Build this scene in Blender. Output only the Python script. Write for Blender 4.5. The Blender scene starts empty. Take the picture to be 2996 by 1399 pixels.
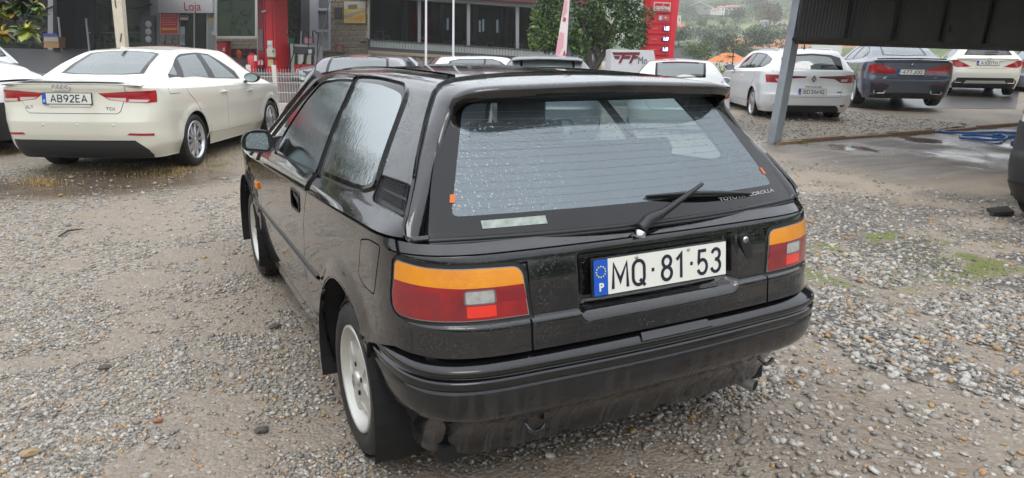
import bpy, bmesh, math, random, bisect
from math import sin, cos, tan, pi, hypot, atan2, sqrt, radians as R_
from mathutils import Vector, Matrix
random.seed(7)
SC_ = bpy.context.scene
COL = SC_.collection
# ------------------------------------------------------------ camera
cd = bpy.data.cameras.new('camera'); cam = bpy.data.objects.new('camera', cd); COL.objects.link(cam)
cd.sensor_fit = 'HORIZONTAL'; cd.sensor_width = 36.0; cd.lens = 36.0*2054.97/2996.0
cd.clip_start = .05; cd.clip_end = 6000
ya, pit, rol = 0.481963, 0.255715, 0.0094481
fw = Vector((sin(ya)*cos(pit), cos(ya)*cos(pit), -sin(pit))); rt = Vector((cos(ya), -sin(ya), 0)); up = rt.cross(fw)
r2 = rt*cos(rol)+up*sin(rol); u2 = up*cos(rol)-rt*sin(rol)
M = Matrix((r2, u2, -fw)).transposed().to_4x4(); M.translation = Vector((-1.38647, -1.60511, 1.43285))
cam.matrix_world = M; SC_.camera = cam
# ------------------------------------------------------------ world: rainy overcast sky
w = bpy.data.worlds.new('World'); SC_.world = w; w.use_nodes = True
nt = w.node_tree; nt.nodes.clear(); N = nt.nodes; L = nt.links
SUN_EL, SUN_ROT = R_(52), R_(200)
sky = N.new('ShaderNodeTexSky'); sky.sky_type = 'NISHITA'; sky.sun_disc = False; sky.sun_elevation = SUN_EL; sky.sun_rotation = SUN_ROT
sky.air_density = 1.0; sky.dust_density = 2.0; sky.altitude = 300
tc = N.new('ShaderNodeTexCoord'); sp = N.new('ShaderNodeSeparateXYZ'); L.new(tc.outputs['Generated'], sp.inputs[0])
mr = N.new('ShaderNodeMapRange'); mr.inputs[1].default_value = -.05; mr.inputs[2].default_value = 1; mr.inputs[3].default_value = .48; mr.inputs[4].default_value = 1.25
L.new(sp.outputs[2], mr.inputs[0])
ns = N.new('ShaderNodeTexNoise'); ns.inputs['Scale'].default_value = 2.2; ns.inputs['Detail'].default_value = 4; L.new(tc.outputs['Generated'], ns.inputs['Vector'])
nm = N.new('ShaderNodeMapRange'); nm.inputs[1].default_value = .3; nm.inputs[2].default_value = .7; nm.inputs[3].default_value = .86; nm.inputs[4].default_value = 1.1; L.new(ns.outputs[0], nm.inputs[0])
mu = N.new('ShaderNodeMath'); mu.operation = 'MULTIPLY'; L.new(mr.outputs[0], mu.inputs[0]); L.new(nm.outputs[0], mu.inputs[1])
cl = N.new('ShaderNodeVectorMath'); cl.operation = 'SCALE'; cl.inputs[0].default_value = (12.2, 12.7, 13.4); L.new(mu.outputs[0], cl.inputs['Scale'])
mx = N.new('ShaderNodeMix'); mx.data_type = 'RGBA'; mx.inputs[0].default_value = .86; L.new(sky.outputs[0], mx.inputs[6]); L.new(cl.outputs[0], mx.inputs[7])
bg = N.new('ShaderNodeBackground'); bg.inputs[1].default_value = .10; L.new(mx.outputs[2], bg.inputs[0])
ow = N.new('ShaderNodeOutputWorld'); L.new(bg.outputs[0], ow.inputs[0])
# ------------------------------------------------------------ sun behind cloud
sd = bpy.data.lights.new('sun', 'SUN'); sd.energy = .7; sd.angle = R_(30); sd.color = (1, .97, .93)
so = bpy.data.objects.new('sun', sd); COL.objects.link(so)
so.rotation_euler = (pi/2-SUN_EL, 0, pi-SUN_ROT)
vs = SC_.view_settings; vs.view_transform = 'Standard'; vs.look = 'None'; vs.gamma = 1; vs.use_curve_mapping = False; vs.exposure = .62
SC_.cycles.volume_bounces = 2; SC_.cycles.volume_max_steps = 64; SC_.cycles.volume_step_rate = 4
SC_.cycles.max_bounces = 8; SC_.cycles.transparent_max_bounces = 16; SC_.cycles.caustics_reflective = False; SC_.cycles.caustics_refractive = False
SC_.cycles.use_denoising = True
CAM = Vector((-1.38647, -1.60511, 1.43285)); FX = 2054.97
def ray_(px, py): return fw+r2*((px-1498)/FX)-u2*((py-699.5)/FX)
def at(px, py, dep): return CAM+ray_(px, py)*dep
# ------------------------------------------------------------ materials
MAT = {}
def mat(name, col, rough=.5, metal=0, spec=.5, coat=0, emit=None, es=1, bump=None, var=None, alpha=1, ior=1.5, trans=0):
    """bump=(kind,scale,strength) var=(scale,amount,col2) object-space grain"""
    if name in MAT: return MAT[name]
    m = bpy.data.materials.new(name); m.use_nodes = True; t = m.node_tree; b = t.nodes['Principled BSDF']; MAT[name] = m
    b.inputs['Base Color'].default_value = (*col, 1); b.inputs['Roughness'].default_value = rough; b.inputs['Metallic'].default_value = metal
    b.inputs['Specular IOR Level'].default_value = spec; b.inputs['IOR'].default_value = ior
    b.inputs['Coat Weight'].default_value = coat; b.inputs['Coat Roughness'].default_value = .04; b.inputs['Alpha'].default_value = alpha
    b.inputs['Transmission Weight'].default_value = trans
    if emit: b.inputs['Emission Color'].default_value = (*emit, 1); b.inputs['Emission Strength'].default_value = es
    if bump or var: co = t.nodes.new('ShaderNodeTexCoord')
    if var:
        n = t.nodes.new('ShaderNodeTexNoise'); n.inputs['Scale'].default_value = var[0]; n.inputs['Detail'].default_value = 6; n.inputs['Roughness'].default_value = .65
        t.links.new(co.outputs['Object'], n.inputs['Vector'])
        mp = t.nodes.new('ShaderNodeMapRange'); mp.inputs[1].default_value = .35; mp.inputs[2].default_value = .68; t.links.new(n.outputs[0], mp.inputs[0])
        mm = t.nodes.new('ShaderNodeMix'); mm.data_type = 'RGBA'; mm.inputs[6].default_value = (*col, 1); mm.inputs[7].default_value = (*var[2], 1)
        ml = t.nodes.new('ShaderNodeMath'); ml.operation = 'MULTIPLY'; ml.inputs[1].default_value = var[1]; t.links.new(mp.outputs[0], ml.inputs[0])
        t.links.new(ml.outputs[0], mm.inputs[0]); t.links.new(mm.outputs[2], b.inputs['Base Color'])
    if bump:
        if bump[0] == 'drops':
            n = t.nodes.new('ShaderNodeTexVoronoi'); n.inputs['Scale'].default_value = bump[1]; n.inputs['Randomness'].default_value = 1
            mp = t.nodes.new('ShaderNodeMapRange'); mp.inputs[1].default_value = .05; mp.inputs[2].default_value = .32; mp.inputs[3].default_value = 1; mp.inputs[4].default_value = 0; mp.interpolation_type = 'SMOOTHSTEP'
            n2 = t.nodes.new('ShaderNodeTexNoise'); n2.inputs['Scale'].default_value = bump[1]*.12; n2.inputs['Detail'].default_value = 3
            t.links.new(co.outputs['Object'], n2.inputs['Vector'])
            m2 = t.nodes.new('ShaderNodeMapRange'); m2.inputs[1].default_value = .42; m2.inputs[2].default_value = .6; t.links.new(n2.outputs[0], m2.inputs[0])
            ml = t.nodes.new('ShaderNodeMath'); ml.operation = 'MULTIPLY'
            t.links.new(n.outputs[0], mp.inputs[0]); t.links.new(mp.outputs[0], ml.inputs[0]); t.links.new(m2.outputs[0], ml.inputs[1]); src = ml.outputs[0]
        elif bump[0] == 'streak':
            n = t.nodes.new('ShaderNodeTexNoise'); n.inputs['Scale'].default_value = bump[1]; n.inputs['Detail'].default_value = 4
            v = t.nodes.new('ShaderNodeMapping'); v.inputs['Scale'].default_value = (1, 1, .12); t.links.new(co.outputs['Object'], v.inputs[0]); t.links.new(v.outputs[0], n.inputs['Vector']); src = n.outputs[0]
        else:
            n = t.nodes.new('ShaderNodeTexNoise'); n.inputs['Scale'].default_value = bump[1]; n.inputs['Detail'].default_value = 5; src = n.outputs[0]
        if bump[0] != 'streak': t.links.new(co.outputs['Object'], n.inputs['Vector'])
        bp = t.nodes.new('ShaderNodeBump'); bp.inputs['Strength'].default_value = bump[2]; bp.inputs['Distance'].default_value = bump[3] if len(bump) > 3 else .01
        t.links.new(src, bp.inputs['Height']); t.links.new(bp.outputs[0], b.inputs['Normal'])
        if coat: t.links.new(bp.outputs[0], b.inputs['Coat Normal'])
    return m
def glass(name, tint=(.75, .82, .8), ior=1.5, rough=.0, bump=None, haze=0, hcol=(.5, .55, .6), refl=(1, 1, 1)):
    """thin window pane: fresnel reflection over tinted see-through, with an optional pale film that puts sky reflection into the colour"""
    if name in MAT: return MAT[name]
    m = bpy.data.materials.new(name); m.use_nodes = True; t = m.node_tree; t.nodes.clear(); MAT[name] = m; n = t.nodes.new
    o = n('ShaderNodeOutputMaterial'); tr = n('ShaderNodeBsdfTransparent'); tr.inputs[0].default_value = (*tint, 1)
    g = n('ShaderNodeBsdfGlossy'); g.inputs[0].default_value = (*refl, 1); g.inputs['Roughness'].default_value = rough; f = n('ShaderNodeFresnel'); f.inputs[0].default_value = ior
    x = n('ShaderNodeMixShader'); t.links.new(f.outputs[0], x.inputs[0]); t.links.new(g.outputs[0], x.inputs[2])
    base = tr.outputs[0]
    if haze:
        d = n('ShaderNodeBsdfDiffuse'); d.inputs[0].default_value = (*hcol, 1); d2 = n('ShaderNodeBsdfTranslucent'); d2.inputs[0].default_value = (*hcol, 1)
        a = n('ShaderNodeAddShader'); t.links.new(d.outputs[0], a.inputs[0]); t.links.new(d2.outputs[0], a.inputs[1])
        h = n('ShaderNodeMixShader'); h.inputs[0].default_value = haze; t.links.new(tr.outputs[0], h.inputs[1]); t.links.new(a.outputs[0], h.inputs[2]); base = h.outputs[0]
    t.links.new(base, x.inputs[1]); t.links.new(x.outputs[0], o.inputs[0])
    if bump:
        co = n('ShaderNodeTexCoord'); v = n('ShaderNodeMapping'); v.inputs['Scale'].default_value = bump[3] if len(bump) > 3 else (1, 1, 1); t.links.new(co.outputs['Object'], v.inputs[0])
        if bump[0] == 'drops':
            k = n('ShaderNodeTexVoronoi'); k.inputs['Scale'].default_value = bump[1]; t.links.new(v.outputs[0], k.inputs['Vector'])
            mp = n('ShaderNodeMapRange'); mp.inputs[1].default_value = .05; mp.inputs[2].default_value = .3; mp.inputs[3].default_value = 1; mp.inputs[4].default_value = 0; t.links.new(k.outputs[0], mp.inputs[0]); src = mp.outputs[0]
        else:
            k = n('ShaderNodeTexNoise'); k.inputs['Scale'].default_value = bump[1]; k.inputs['Detail'].default_value = 4; t.links.new(v.outputs[0], k.inputs['Vector']); src = k.outputs[0]
        bp = n('ShaderNodeBump'); bp.inputs['Strength'].default_value = bump[2]; bp.inputs['Distance'].default_value = .004
        t.links.new(src, bp.inputs['Height']); t.links.new(bp.outputs[0], g.inputs['Normal']); t.links.new(bp.outputs[0], f.inputs['Normal'])
    return m
# ------------------------------------------------------------ objects
def tag(o, label=None, cat=None, group=None, kind=None):
    if label: o['label'] = label
    if cat: o['category'] = cat
    if group: o['group'] = group
    if kind: o['kind'] = kind
    return o
def empty(name, loc=(0, 0, 0), rz=0, label=None, cat=None, group=None):
    o = bpy.data.objects.new(name, None); COL.objects.link(o); o.location = loc; o.rotation_euler = (0, 0, rz); o.empty_display_size = .1
    return tag(o, label, cat, group)
def link(name, me, parent=None, mats=(), loc=None, rot=None):
    o = bpy.data.objects.new(name, me); COL.objects.link(o)
    for m in mats: me.materials.append(m)
    if parent is not None: o.parent = parent
    if loc is not None: o.location = loc
    if rot is not None: o.rotation_euler = rot
    return o
class MB:
    """collects simple solids, then becomes ONE mesh object"""
    def __init__(s): s.v = []; s.f = []; s.sm = []; s.mi = []; s.cur = 0
    def add(s, v, f, smooth=False):
        b = len(s.v); s.v += [tuple(p) for p in v]; s.f += [tuple(i+b for i in q) for q in f]; s.sm += [smooth]*len(f); s.mi += [s.cur]*len(f); return s
    def box(s, c, d, rz=0, bev=0):
        x, y, z = d[0]/2, d[1]/2, d[2]/2; ca, sa = cos(rz), sin(rz)
        if bev:
            b = min(bev, x*.49, y*.49, z*.49); V = []
            for sx in (-1, 1):
                for sy in (-1, 1):
                    for sz in (-1, 1): V += [(sx*(x-b), sy*(y-b), sz*z), (sx*(x-b), sy*y, sz*(z-b)), (sx*x, sy*(y-b), sz*(z-b))]
            bm = bmesh.new(); [bm.verts.new(p) for p in V]; bmesh.ops.convex_hull(bm, input=bm.verts); bmesh.ops.dissolve_limit(bm, angle_limit=.01, verts=bm.verts, edges=bm.edges)
            bm.verts.index_update(); V = [v.co[:] for v in bm.verts]; F = [[v.index for v in f.verts] for f in bm.faces]; bm.free()
        else:
            V = [(sx*x, sy*y, sz*z) for sx in (-1, 1) for sy in (-1, 1) for sz in (-1, 1)]
            F = [(0, 1, 3, 2), (4, 6, 7, 5), (0, 4, 5, 1), (2, 3, 7, 6), (0, 2, 6, 4), (1, 5, 7, 3)]
        return s.add([(c[0]+p[0]*ca-p[1]*sa, c[1]+p[0]*sa+p[1]*ca, c[2]+p[2]) for p in V], F)
    def tube(s, pts, r, n=8, cap=True, smooth=True):
        pts = [Vector(p) for p in pts]; rr = r if isinstance(r, (list, tuple)) else [r]*len(pts); V = []; F = []
        up = None
        for i, p in enumerate(pts):
            d = (pts[min(i+1, len(pts)-1)]-pts[max(i-1, 0)]).normalized()
            if up is None: up = Vector((0, 0, 1)) if abs(d.z) < .9 else Vector((1, 0, 0))
            a = d.cross(up).normalized(); up = a.cross(d).normalized()
            V += [p+(a*cos(2*pi*k/n)+up*sin(2*pi*k/n))*rr[i] for k in range(n)]
        for i in range(len(pts)-1): F += [(i*n+k, i*n+(k+1) % n, (i+1)*n+(k+1) % n, (i+1)*n+k) for k in range(n)]
        s.add(V, F, smooth)
        if cap: s.add(V[:n], [tuple(range(n))[::-1]]); s.add(V[-n:], [tuple(range(n))])
        return s
    def lathe(s, prof, c=(0, 0, 0), ax='z', n=24, smooth=True):
        V = []; m = len(prof)
        for k in range(n):
            a = 2*pi*k/n
            for r, h in prof:
                p = (r*cos(a), r*sin(a), h) if ax == 'z' else ((h, r*cos(a), r*sin(a)) if ax == 'x' else (r*sin(a), h, r*cos(a)))
                V.append((c[0]+p[0], c[1]+p[1], c[2]+p[2]))
        F = [(k*m+i, ((k+1) % n)*m+i, ((k+1) % n)*m+i+1, k*m+i+1) for k in range(n) for i in range(m-1)]
        return s.add(V, F, smooth)
    def prism(s, poly, h, o=(0, 0, 0), ex=(1, 0, 0), ey=(0, 0, 1), en=None):
        """poly 2D in axes ex,ey extruded by h along en"""
        ex = Vector(ex); ey = Vector(ey); en = Vector(en) if en else ex.cross(ey); o = Vector(o); n = len(poly)
        a = [o+ex*p[0]+ey*p[1] for p in poly]; b = [p+en*h for p in a]
        s.add(a+b, [tuple(range(n))[::-1], tuple(range(n, 2*n))]+[(i, (i+1) % n, n+(i+1) % n, n+i) for i in range(n)]); return s
    def build(s, name, m=None, parent=None, loc=None, rot=None, label=None, cat=None, group=None, kind=None):
        me = bpy.data.meshes.new(name); me.from_pydata(s.v, [], s.f); me.polygons.foreach_set('use_smooth', s.sm); me.polygons.foreach_set('material_index', s.mi)
        bm = bmesh.new(); bm.from_mesh(me); bmesh.ops.recalc_face_normals(bm, faces=bm.faces); bm.to_mesh(me); bm.free()
        ms = m if isinstance(m, (list, tuple)) else [m]
        o = link(name, me, parent, [q for q in ms if q], loc, rot); return tag(o, label, cat, group, kind)
def text(name, s, size, m, parent, loc, rot, ext=.001, align='CENTER', sx=1, bold=0):
    c = bpy.data.curves.new(name, 'FONT'); c.body = s; c.size = size; c.extrude = ext; c.align_x = align; c.align_y = 'CENTER'; c.offset = bold; c.resolution_u = 3
    t = bpy.data.objects.new(name, c); COL.objects.link(t); bpy.context.view_layer.update()
    me = bpy.data.meshes.new_from_object(t); bpy.data.objects.remove(t); bpy.data.curves.remove(c); me.materials.clear()
    if sx != 1:
        for v in me.vertices: v.co.x *= sx
    return link(name, me, parent, [m], loc, rot)
def copy_tree(o, parent=None, keep=False):
    c = o.copy(); COL.objects.link(c)
    if parent is not None: c.parent = parent
    for ch in list(o.children): copy_tree(ch, c)
    return c
# ------------------------------------------------------------ curved sheets cut in their own parameters
def inside(p, poly):
    x, y = p; r = False; j = len(poly)-1
    for i in range(len(poly)):
        a, b = poly[i], poly[j]
        if (a[1] > y) != (b[1] > y) and x < (b[0]-a[0])*(y-a[1])/(b[1]-a[1])+a[0]: r = not r
        j = i
    return r
def offset(poly, d):
    n = len(poly); A = sum(poly[i][0]*poly[(i+1) % n][1]-poly[(i+1) % n][0]*poly[i][1] for i in range(n)); sg = 1 if A > 0 else -1; out = []
    for i in range(n):
        a, b, c = Vector(poly[i-1]), Vector(poly[i]), Vector(poly[(i+1) % n]); d1 = (b-a).normalized(); d2 = (c-b).normalized()
        n1 = Vector((d1.y, -d1.x))*sg; n2 = Vector((d2.y, -d2.x))*sg; m = n1+n2; l = max(.35, m.length_squared/2); out.append(tuple(b+m/ max(l, .35)*d*(1 if m.length > .01 else 0)))
    return out
def rnd(poly, r, k=3):
    """round the corners of a polygon"""
    n = len(poly); out = []
    for i in range(n):
        a, b, c = Vector(poly[i-1]), Vector(poly[i]), Vector(poly[(i+1) % n])
        q = min(r, (a-b).length*.45, (c-b).length*.45); p = b+(a-b).normalized()*q; e = b+(c-b).normalized()*q
        for j in range(k+1):
            t = j/k; out.append(tuple(p*(1-t)**2+b*2*t*(1-t)+e*t*t))
    return out
def mir(poly): return [(-a, b) for a, b in poly][::-1]
def circ(cx, cy, r, n=28, a0=0, a1=2*pi, ry=None): return [(cx+r*cos(a0+(a1-a0)*i/n), cy+(ry or r)*sin(a0+(a1-a0)*i/n)) for i in range(n)]
class Sheet:
    def __init__(s, fn, us, vs, flip=False):
        s.fn = fn; s.flip = flip; bm = s.bm = bmesh.new(); g = [[bm.verts.new((u, v, 0)) for v in vs] for u in us]
        for i in range(len(us)-1):
            for j in range(len(vs)-1): bm.faces.new((g[i][j], g[i+1][j], g[i+1][j+1], g[i][j+1]))
        s.lay = bm.faces.layers.int.new('r'); s.names = [None]; s.opt = {}
    def cut(s, poly):
        bm = s.bm; xs = [p[0] for p in poly]; ys = [p[1] for p in poly]; e = 1e-4; X0, X1_, Y0, Y1 = min(xs)-e, max(xs)+e, min(ys)-e, max(ys)+e
        def bb(f): a = [v.co.x for v in f.verts]; b = [v.co.y for v in f.verts]; return min(a), max(a), min(b), max(b)
        cand = set()
        for f in bm.faces:
            a = bb(f)
            if a[0] < X1_ and a[1] > X0 and a[2] < Y1 and a[3] > Y0: cand.add(f)
        for i in range(len(poly)):
            a, b = poly[i], poly[(i+1) % len(poly)]; lx, hx, ly, hy = min(a[0], b[0])-e, max(a[0], b[0])+e, min(a[1], b[1])-e, max(a[1], b[1])+e
            d = Vector((b[0]-a[0], b[1]-a[1], 0))
            if d.length < 1e-6: continue
            sub = []
            for f in cand:
                if f.is_valid:
                    q = bb(f)
                    if q[0] < hx and q[1] > lx and q[2] < hy and q[3] > ly: sub.append(f)
            if not sub: continue
            geom = set(sub)
            for f in sub: geom.update(f.edges); geom.update(f.verts)
            r = bmesh.ops.bisect_plane(bm, geom=list(geom), dist=1e-6, plane_co=(a[0], a[1], 0), plane_no=(-d.y, d.x, 0))
            cand.update(x for x in r['geom'] if isinstance(x, bmesh.types.BMFace))
            cand = {f for f in cand if f.is_valid}
    def region(s, name, poly, gap=0, gapname='seam', **opt):
        """first region to claim a face keeps it; gap = width of the joint left around it"""
        polys = []
        if gap: s.cut(offset(poly, gap/2)); s.cut(offset(poly, -gap/2)); polys = [(name, offset(poly, -gap/2)), (gapname, offset(poly, gap/2))]
        else: s.cut(poly); polys = [(name, poly)]
        for nm, p in polys:
            if nm not in s.names: s.names.append(nm)
            k = s.names.index(nm); xs = [q[0] for q in p]; ys = [q[1] for q in p]; b = (min(xs), max(xs), min(ys), max(ys))
            for f in s.bm.faces:
                if f[s.lay] == 0:
                    c = f.calc_center_median()
                    if b[0] <= c.x <= b[1] and b[2] <= c.y <= b[3] and inside((c.x, c.y), p): f[s.lay] = k
        if opt: s.opt[name] = opt
    def nrm(s, u, v):
        h = 1.5e-3; a = Vector(s.fn(u+h, v))-Vector(s.fn(u-h, v)); b = Vector(s.fn(u, v+h))-Vector(s.fn(u, v-h)); n = a.cross(b)
        if n.length < 1e-12: return Vector((0, 0, 1))
        n.normalize(); return -n if s.flip else n
    def build(s, name, rname, m, parent, off=0, rim=0, label=None, uv=False, prune=None):
        if rname not in s.names and rname is not None: return None
        k = 0 if rname is None else s.names.index(rname); fs = [f for f in s.bm.faces if f[s.lay] == k]
        if prune: fs = [f for f in fs if prune(f.calc_center_median())]
        if not fs: return None
        idx = {}; V = []; NR = []; F = []
        for f in fs:
            q = []
            for v in f.verts:
                if v not in idx:
                    idx[v] = len(V); n = s.nrm(v.co.x, v.co.y); V.append(Vector(s.fn(v.co.x, v.co.y))+n*off); NR.append(n)
                q.append(idx[v])
            F.append(q[::-1] if s.flip else q)
        LN = [NR[i] for q in F for i in q]; nf = len(F)
        if rim:
            S = set(fs)
            for f in fs:
                for lo in f.loops:
                    e = lo.edge
                    if sum(1 for g in e.link_faces if g in S) == 1:
                        a, b = idx[lo.vert], idx[lo.link_loop_next.vert]
                        if s.flip: a, b = b, a
                        a2 = len(V); V.append(V[a]-NR[a]*rim); b2 = len(V); V.append(V[b]-NR[b]*rim); fn = (V[a2]-V[a]).cross(V[b]-V[a])
                        if fn.length < 1e-12: continue
                        fn.normalize(); F.append([a, a2, b2, b]); LN += [fn]*4
        me = bpy.data.meshes.new(name); me.from_pydata([tuple(p) for p in V], [], F); me.polygons.foreach_set('use_smooth', [True]*len(F))
        try: me.normals_split_custom_set([tuple(n) for n in LN])
        except Exception as ex: print('normals', name, ex)
        o = link(name, me, parent, [m]); return tag(o, label)
def lin(a, b, n): return [a+(b-a)*i/n for i in range(n+1)]

# ------------------------------------------------------------ plate lettering drawn as strokes (unit box 0..w x 0..1)
def arcp(cx, cy, rx, ry, a0, a1, n=8): return [(cx+rx*cos(R_(a0+(a1-a0)*i/n)), cy+ry*sin(R_(a0+(a1-a0)*i/n))) for i in range(n+1)]
GLY = {
 'A': (.62, [[(0, 0), (.31, 1), (.62, 0)], [(.11, .30), (.51, .30)]]), 'B': (.52, [[(0, 0), (0, 1), (.26, 1)]+arcp(.26, .76, .22, .24, 90, -90)+[(.02, .52)], [(.02, .52), (.28, .52)]+arcp(.28, .26, .24, .26, 90, -90)+[(0, 0)]]),
 'D': (.54, [[(0, 0), (0, 1), (.24, 1)]+arcp(.24, .70, .30, .30, 90, 0)+arcp(.24, .30, .30, .30, 0, -90)+[(0, 0)]]), 'E': (.46, [[(.46, 1), (0, 1), (0, 0), (.46, 0)], [(0, .52), (.40, .52)]]),
 'H': (.54, [[(0, 0), (0, 1)], [(.54, 0), (.54, 1)], [(0, .52), (.54, .52)]]), 'J': (.44, [[(.44, 1), (.44, .24)]+arcp(.22, .24, .22, .24, 0, -160)]), 'M': (.72, [[(0, 0), (.04, 1), (.36, .30), (.68, 1), (.72, 0)]]),
 'Q': (.56, [arcp(.28, .70, .28, .30, 0, 180)+arcp(.28, .30, .28, .30, 180, 360)+[(.56, .70)], [(.34, .22), (.60, -.06)]]), 'T': (.54, [[(0, 1), (.54, 1)], [(.27, 1), (.27, 0)]]),
 '0': (.50, [arcp(.25, .74, .25, .26, 0, 180)+arcp(.25, .26, .25, .26, 180, 360)+[(.50, .74)]]), '1': (.26, [[(0, .78), (.24, 1), (.24, 0)]]),
 '2': (.48, [arcp(.24, .76, .24, .24, 170, -35)+[(0, 0), (.48, 0)]]), '3': (.48, [arcp(.24, .77, .22, .23, 165, -70)+[(.20, .55)], [(.20, .55)]+arcp(.23, .27, .25, .27, 75, -165)]),
 '4': (.52, [[(.42, 0), (.42, 1), (.0, .28), (.54, .28)]]), '5': (.48, [[(.44, 1), (.06, 1), (.03, .54)]+arcp(.23, .31, .25, .31, 140, -160, 12)]),
 '6': (.50, [arcp(.25, .29, .25, .29, 90, 450, 14), [(.01, .36), (.10, .68), (.32, 1)]]), '7': (.48, [[(0, 1), (.48, 1), (.16, 0)]]), '8': (.50, [arcp(.25, .77, .215, .23, -90, 270, 14), arcp(.25, .27, .25, .27, 90, 450, 14)]),
 '9': (.50, [arcp(.25, .71, .25, .29, -90, 270, 14), [(.49, .64), (.40, .32), (.18, 0)]]), 'P': (.48, [[(0, 0), (0, 1), (.24, 1)]+arcp(.24, .74, .24, .26, 90, -90)+[(0, .48)]]), ' ': (.12, [])}
def strokes(name, s, h, wd, m, parent, loc, gap=.16, ext=.0012, rot=(pi/2, 0, 0), fit=None):
    """one flat raised piece per character run, centred on loc; local x right, y up"""
    tot = sum(GLY[c][0] for c in s)+gap*(len(s)-1); kx = (fit/(tot*h)) if fit else 1; x = -tot/2*h*kx; b = MB()
    for c in s:
        w_, st = GLY[c]
        for q, line in enumerate(st):
            P = [Vector((x+px*h*kx, (py-.5)*h)) for px, py in line]; P = [p for i, p in enumerate(P) if i == 0 or (p-P[i-1]).length > 1e-5]; n = len(P); lo = []; hi = []; cl_ = n > 3 and (P[0]-P[-1]).length < 1e-4
            for i in range(n):
                a = P[i-1] if i else (P[-2] if cl_ else P[0]); e = P[i+1] if i < n-1 else (P[1] if cl_ else P[-1]); d1 = (P[i]-a); d2 = (e-P[i])
                if d1.length < 1e-7: d1 = d2
                if d2.length < 1e-7: d2 = d1
                d1.normalize(); d2.normalize(); nn = Vector((-d1.y-d2.y, d1.x+d2.x)); l = max(nn.length_squared/2, .35); nn = nn/l*wd/2; lo.append(P[i]-nn); hi.append(P[i]+nn)
            z0, z1 = 0, ext+q*.00015; V = [(p.x, p.y, z0) for p in lo]+[(p.x, p.y, z0) for p in hi]+[(p.x, p.y, z1) for p in lo]+[(p.x, p.y, z1) for p in hi]; F = []
            for i in range(n-1): F += [(2*n+i, 2*n+i+1, 3*n+i+1, 3*n+i), (i, i+1, 2*n+i+1, 2*n+i), (n+i, 3*n+i, 3*n+i+1, n+i+1)]
            F += [(0, 2*n, 3*n, n), (n-1, 2*n-1, 4*n-1, 3*n-1)]; b.add(V, F)
        x += (w_+gap)*h*kx
    return b.build(name, m, parent, loc, rot)
def itp(x,xs,ys):
    # monotone-ish smooth (pchip) interpolation
    x=float(x)
    if x<=xs[0]: return ys[0]
    if x>=xs[-1]: return ys[-1]

    i=bisect.bisect_right(xs,x)-1
    def sl(k): return (ys[k+1]-ys[k])/(xs[k+1]-xs[k])
    def m(k):
        if k<=0: return sl(0)
        if k>=len(xs)-1: return sl(len(xs)-2)
        a,b=sl(k-1),sl(k)
        return 0.0 if a*b<=0 else 2*a*b/(a+b)
    h=xs[i+1]-xs[i];t=(x-xs[i])/h
    return (ys[i]*(1+2*t)*(1-t)**2+h*m(i)*t*(1-t)**2+ys[i+1]*t*t*(3-2*t)+h*m(i+1)*t*t*(t-1))
def sst(a,b,x):
    t=min(1,max(0,(x-a)/(b-a)));return t*t*(3-2*t)
YW0,YW1,RW=.737,3.168,.287
X1=.45;SC=.5;YC=.42
ZP=([.18,.25,.35,.50,.548,.556,.566,.60,.75,.88,.94],[.770,.785,.806,.820,.8255,.822,.8245,.823,.8265,.8275,.822])
YR=([.20,.60,.645,.698,.708,.72,.81,.87,.896,.902,.912,.93],[.03,.008,.013,.018,.028,.030,.042,.055,.062,.068,.083,.105])
def zc(y): return .94-.042*y
def flare(y,z):
    o=0
    for yw in (YW0,YW1):
        d=hypot(y-yw,z-.285)
        o+=.018*sst(.465,.385,d)*(1 if z>.12 else 0)
    return o
def Wb(y,z):
    w=itp(z,*ZP)
    if y>2.6: w-=.075*((y-2.6)/1.35)**2.2
    return w+flare(y,z)
def corner(p,n):
    a=p*pi/2;S,Cc=sin(a),cos(a);k=(S**n+Cc**n)**(1/n);return S/k,Cc/k
def recess(x,z):
    return .036*sst(.318,.285,abs(x-.012))*sst(.876,.858,z)*sst(.676,.722,z)
def B(s,z,n=3.0):
    """lower body wrap, left half s<0 -> x<0"""
    sg=-1 if s<0 else 1;s=abs(s);y0=itp(z,*YR)
    if s<=X1: x=s;y=y0+.012*(s/X1)**2
    elif s<X1+SC:
        u,v=corner((s-X1)/SC,n);W=Wb(YC,z);x=X1+(W-X1)*u
        yc=YC;y=yc-(yc-y0-.012)*v+.05*(x-X1)*(1-u)*1.2
    else:
        y=YC+(s-X1-SC);x=Wb(y,z)
    return (sg*x,y+recess(sg*x,z),z)
def xcorner(y,z,n=3.0):
    # half width of B at given y in the corner
    if y>=YC: return Wb(y,z)
    lo,hi=X1,X1+SC
    for _ in range(30):
        m=(lo+hi)/2
        if B(m,z,n)[1]<y: lo=m
        else: hi=m
    return B(lo,z,n)[0]
ZR=([.2,.62,1.0,1.4,1.8,2.2,2.5,3.2],[1.352,1.370,1.381,1.386,1.380,1.360,1.330,1.20])
GU=[0,.034,.071,.50,.545,.617,.813,1.103]
def G(u,y):
    sg=-1 if u<0 else 1;u=abs(u)
    if u>=GU[-1]: w=7.0
    else:
        i=0
        while u>GU[i+1]: i+=1
        w=i+(u-GU[i])/(GU[i+1]-GU[i])
    return Gw(sg*w if w>0 else sg*1e-9,y)
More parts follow.
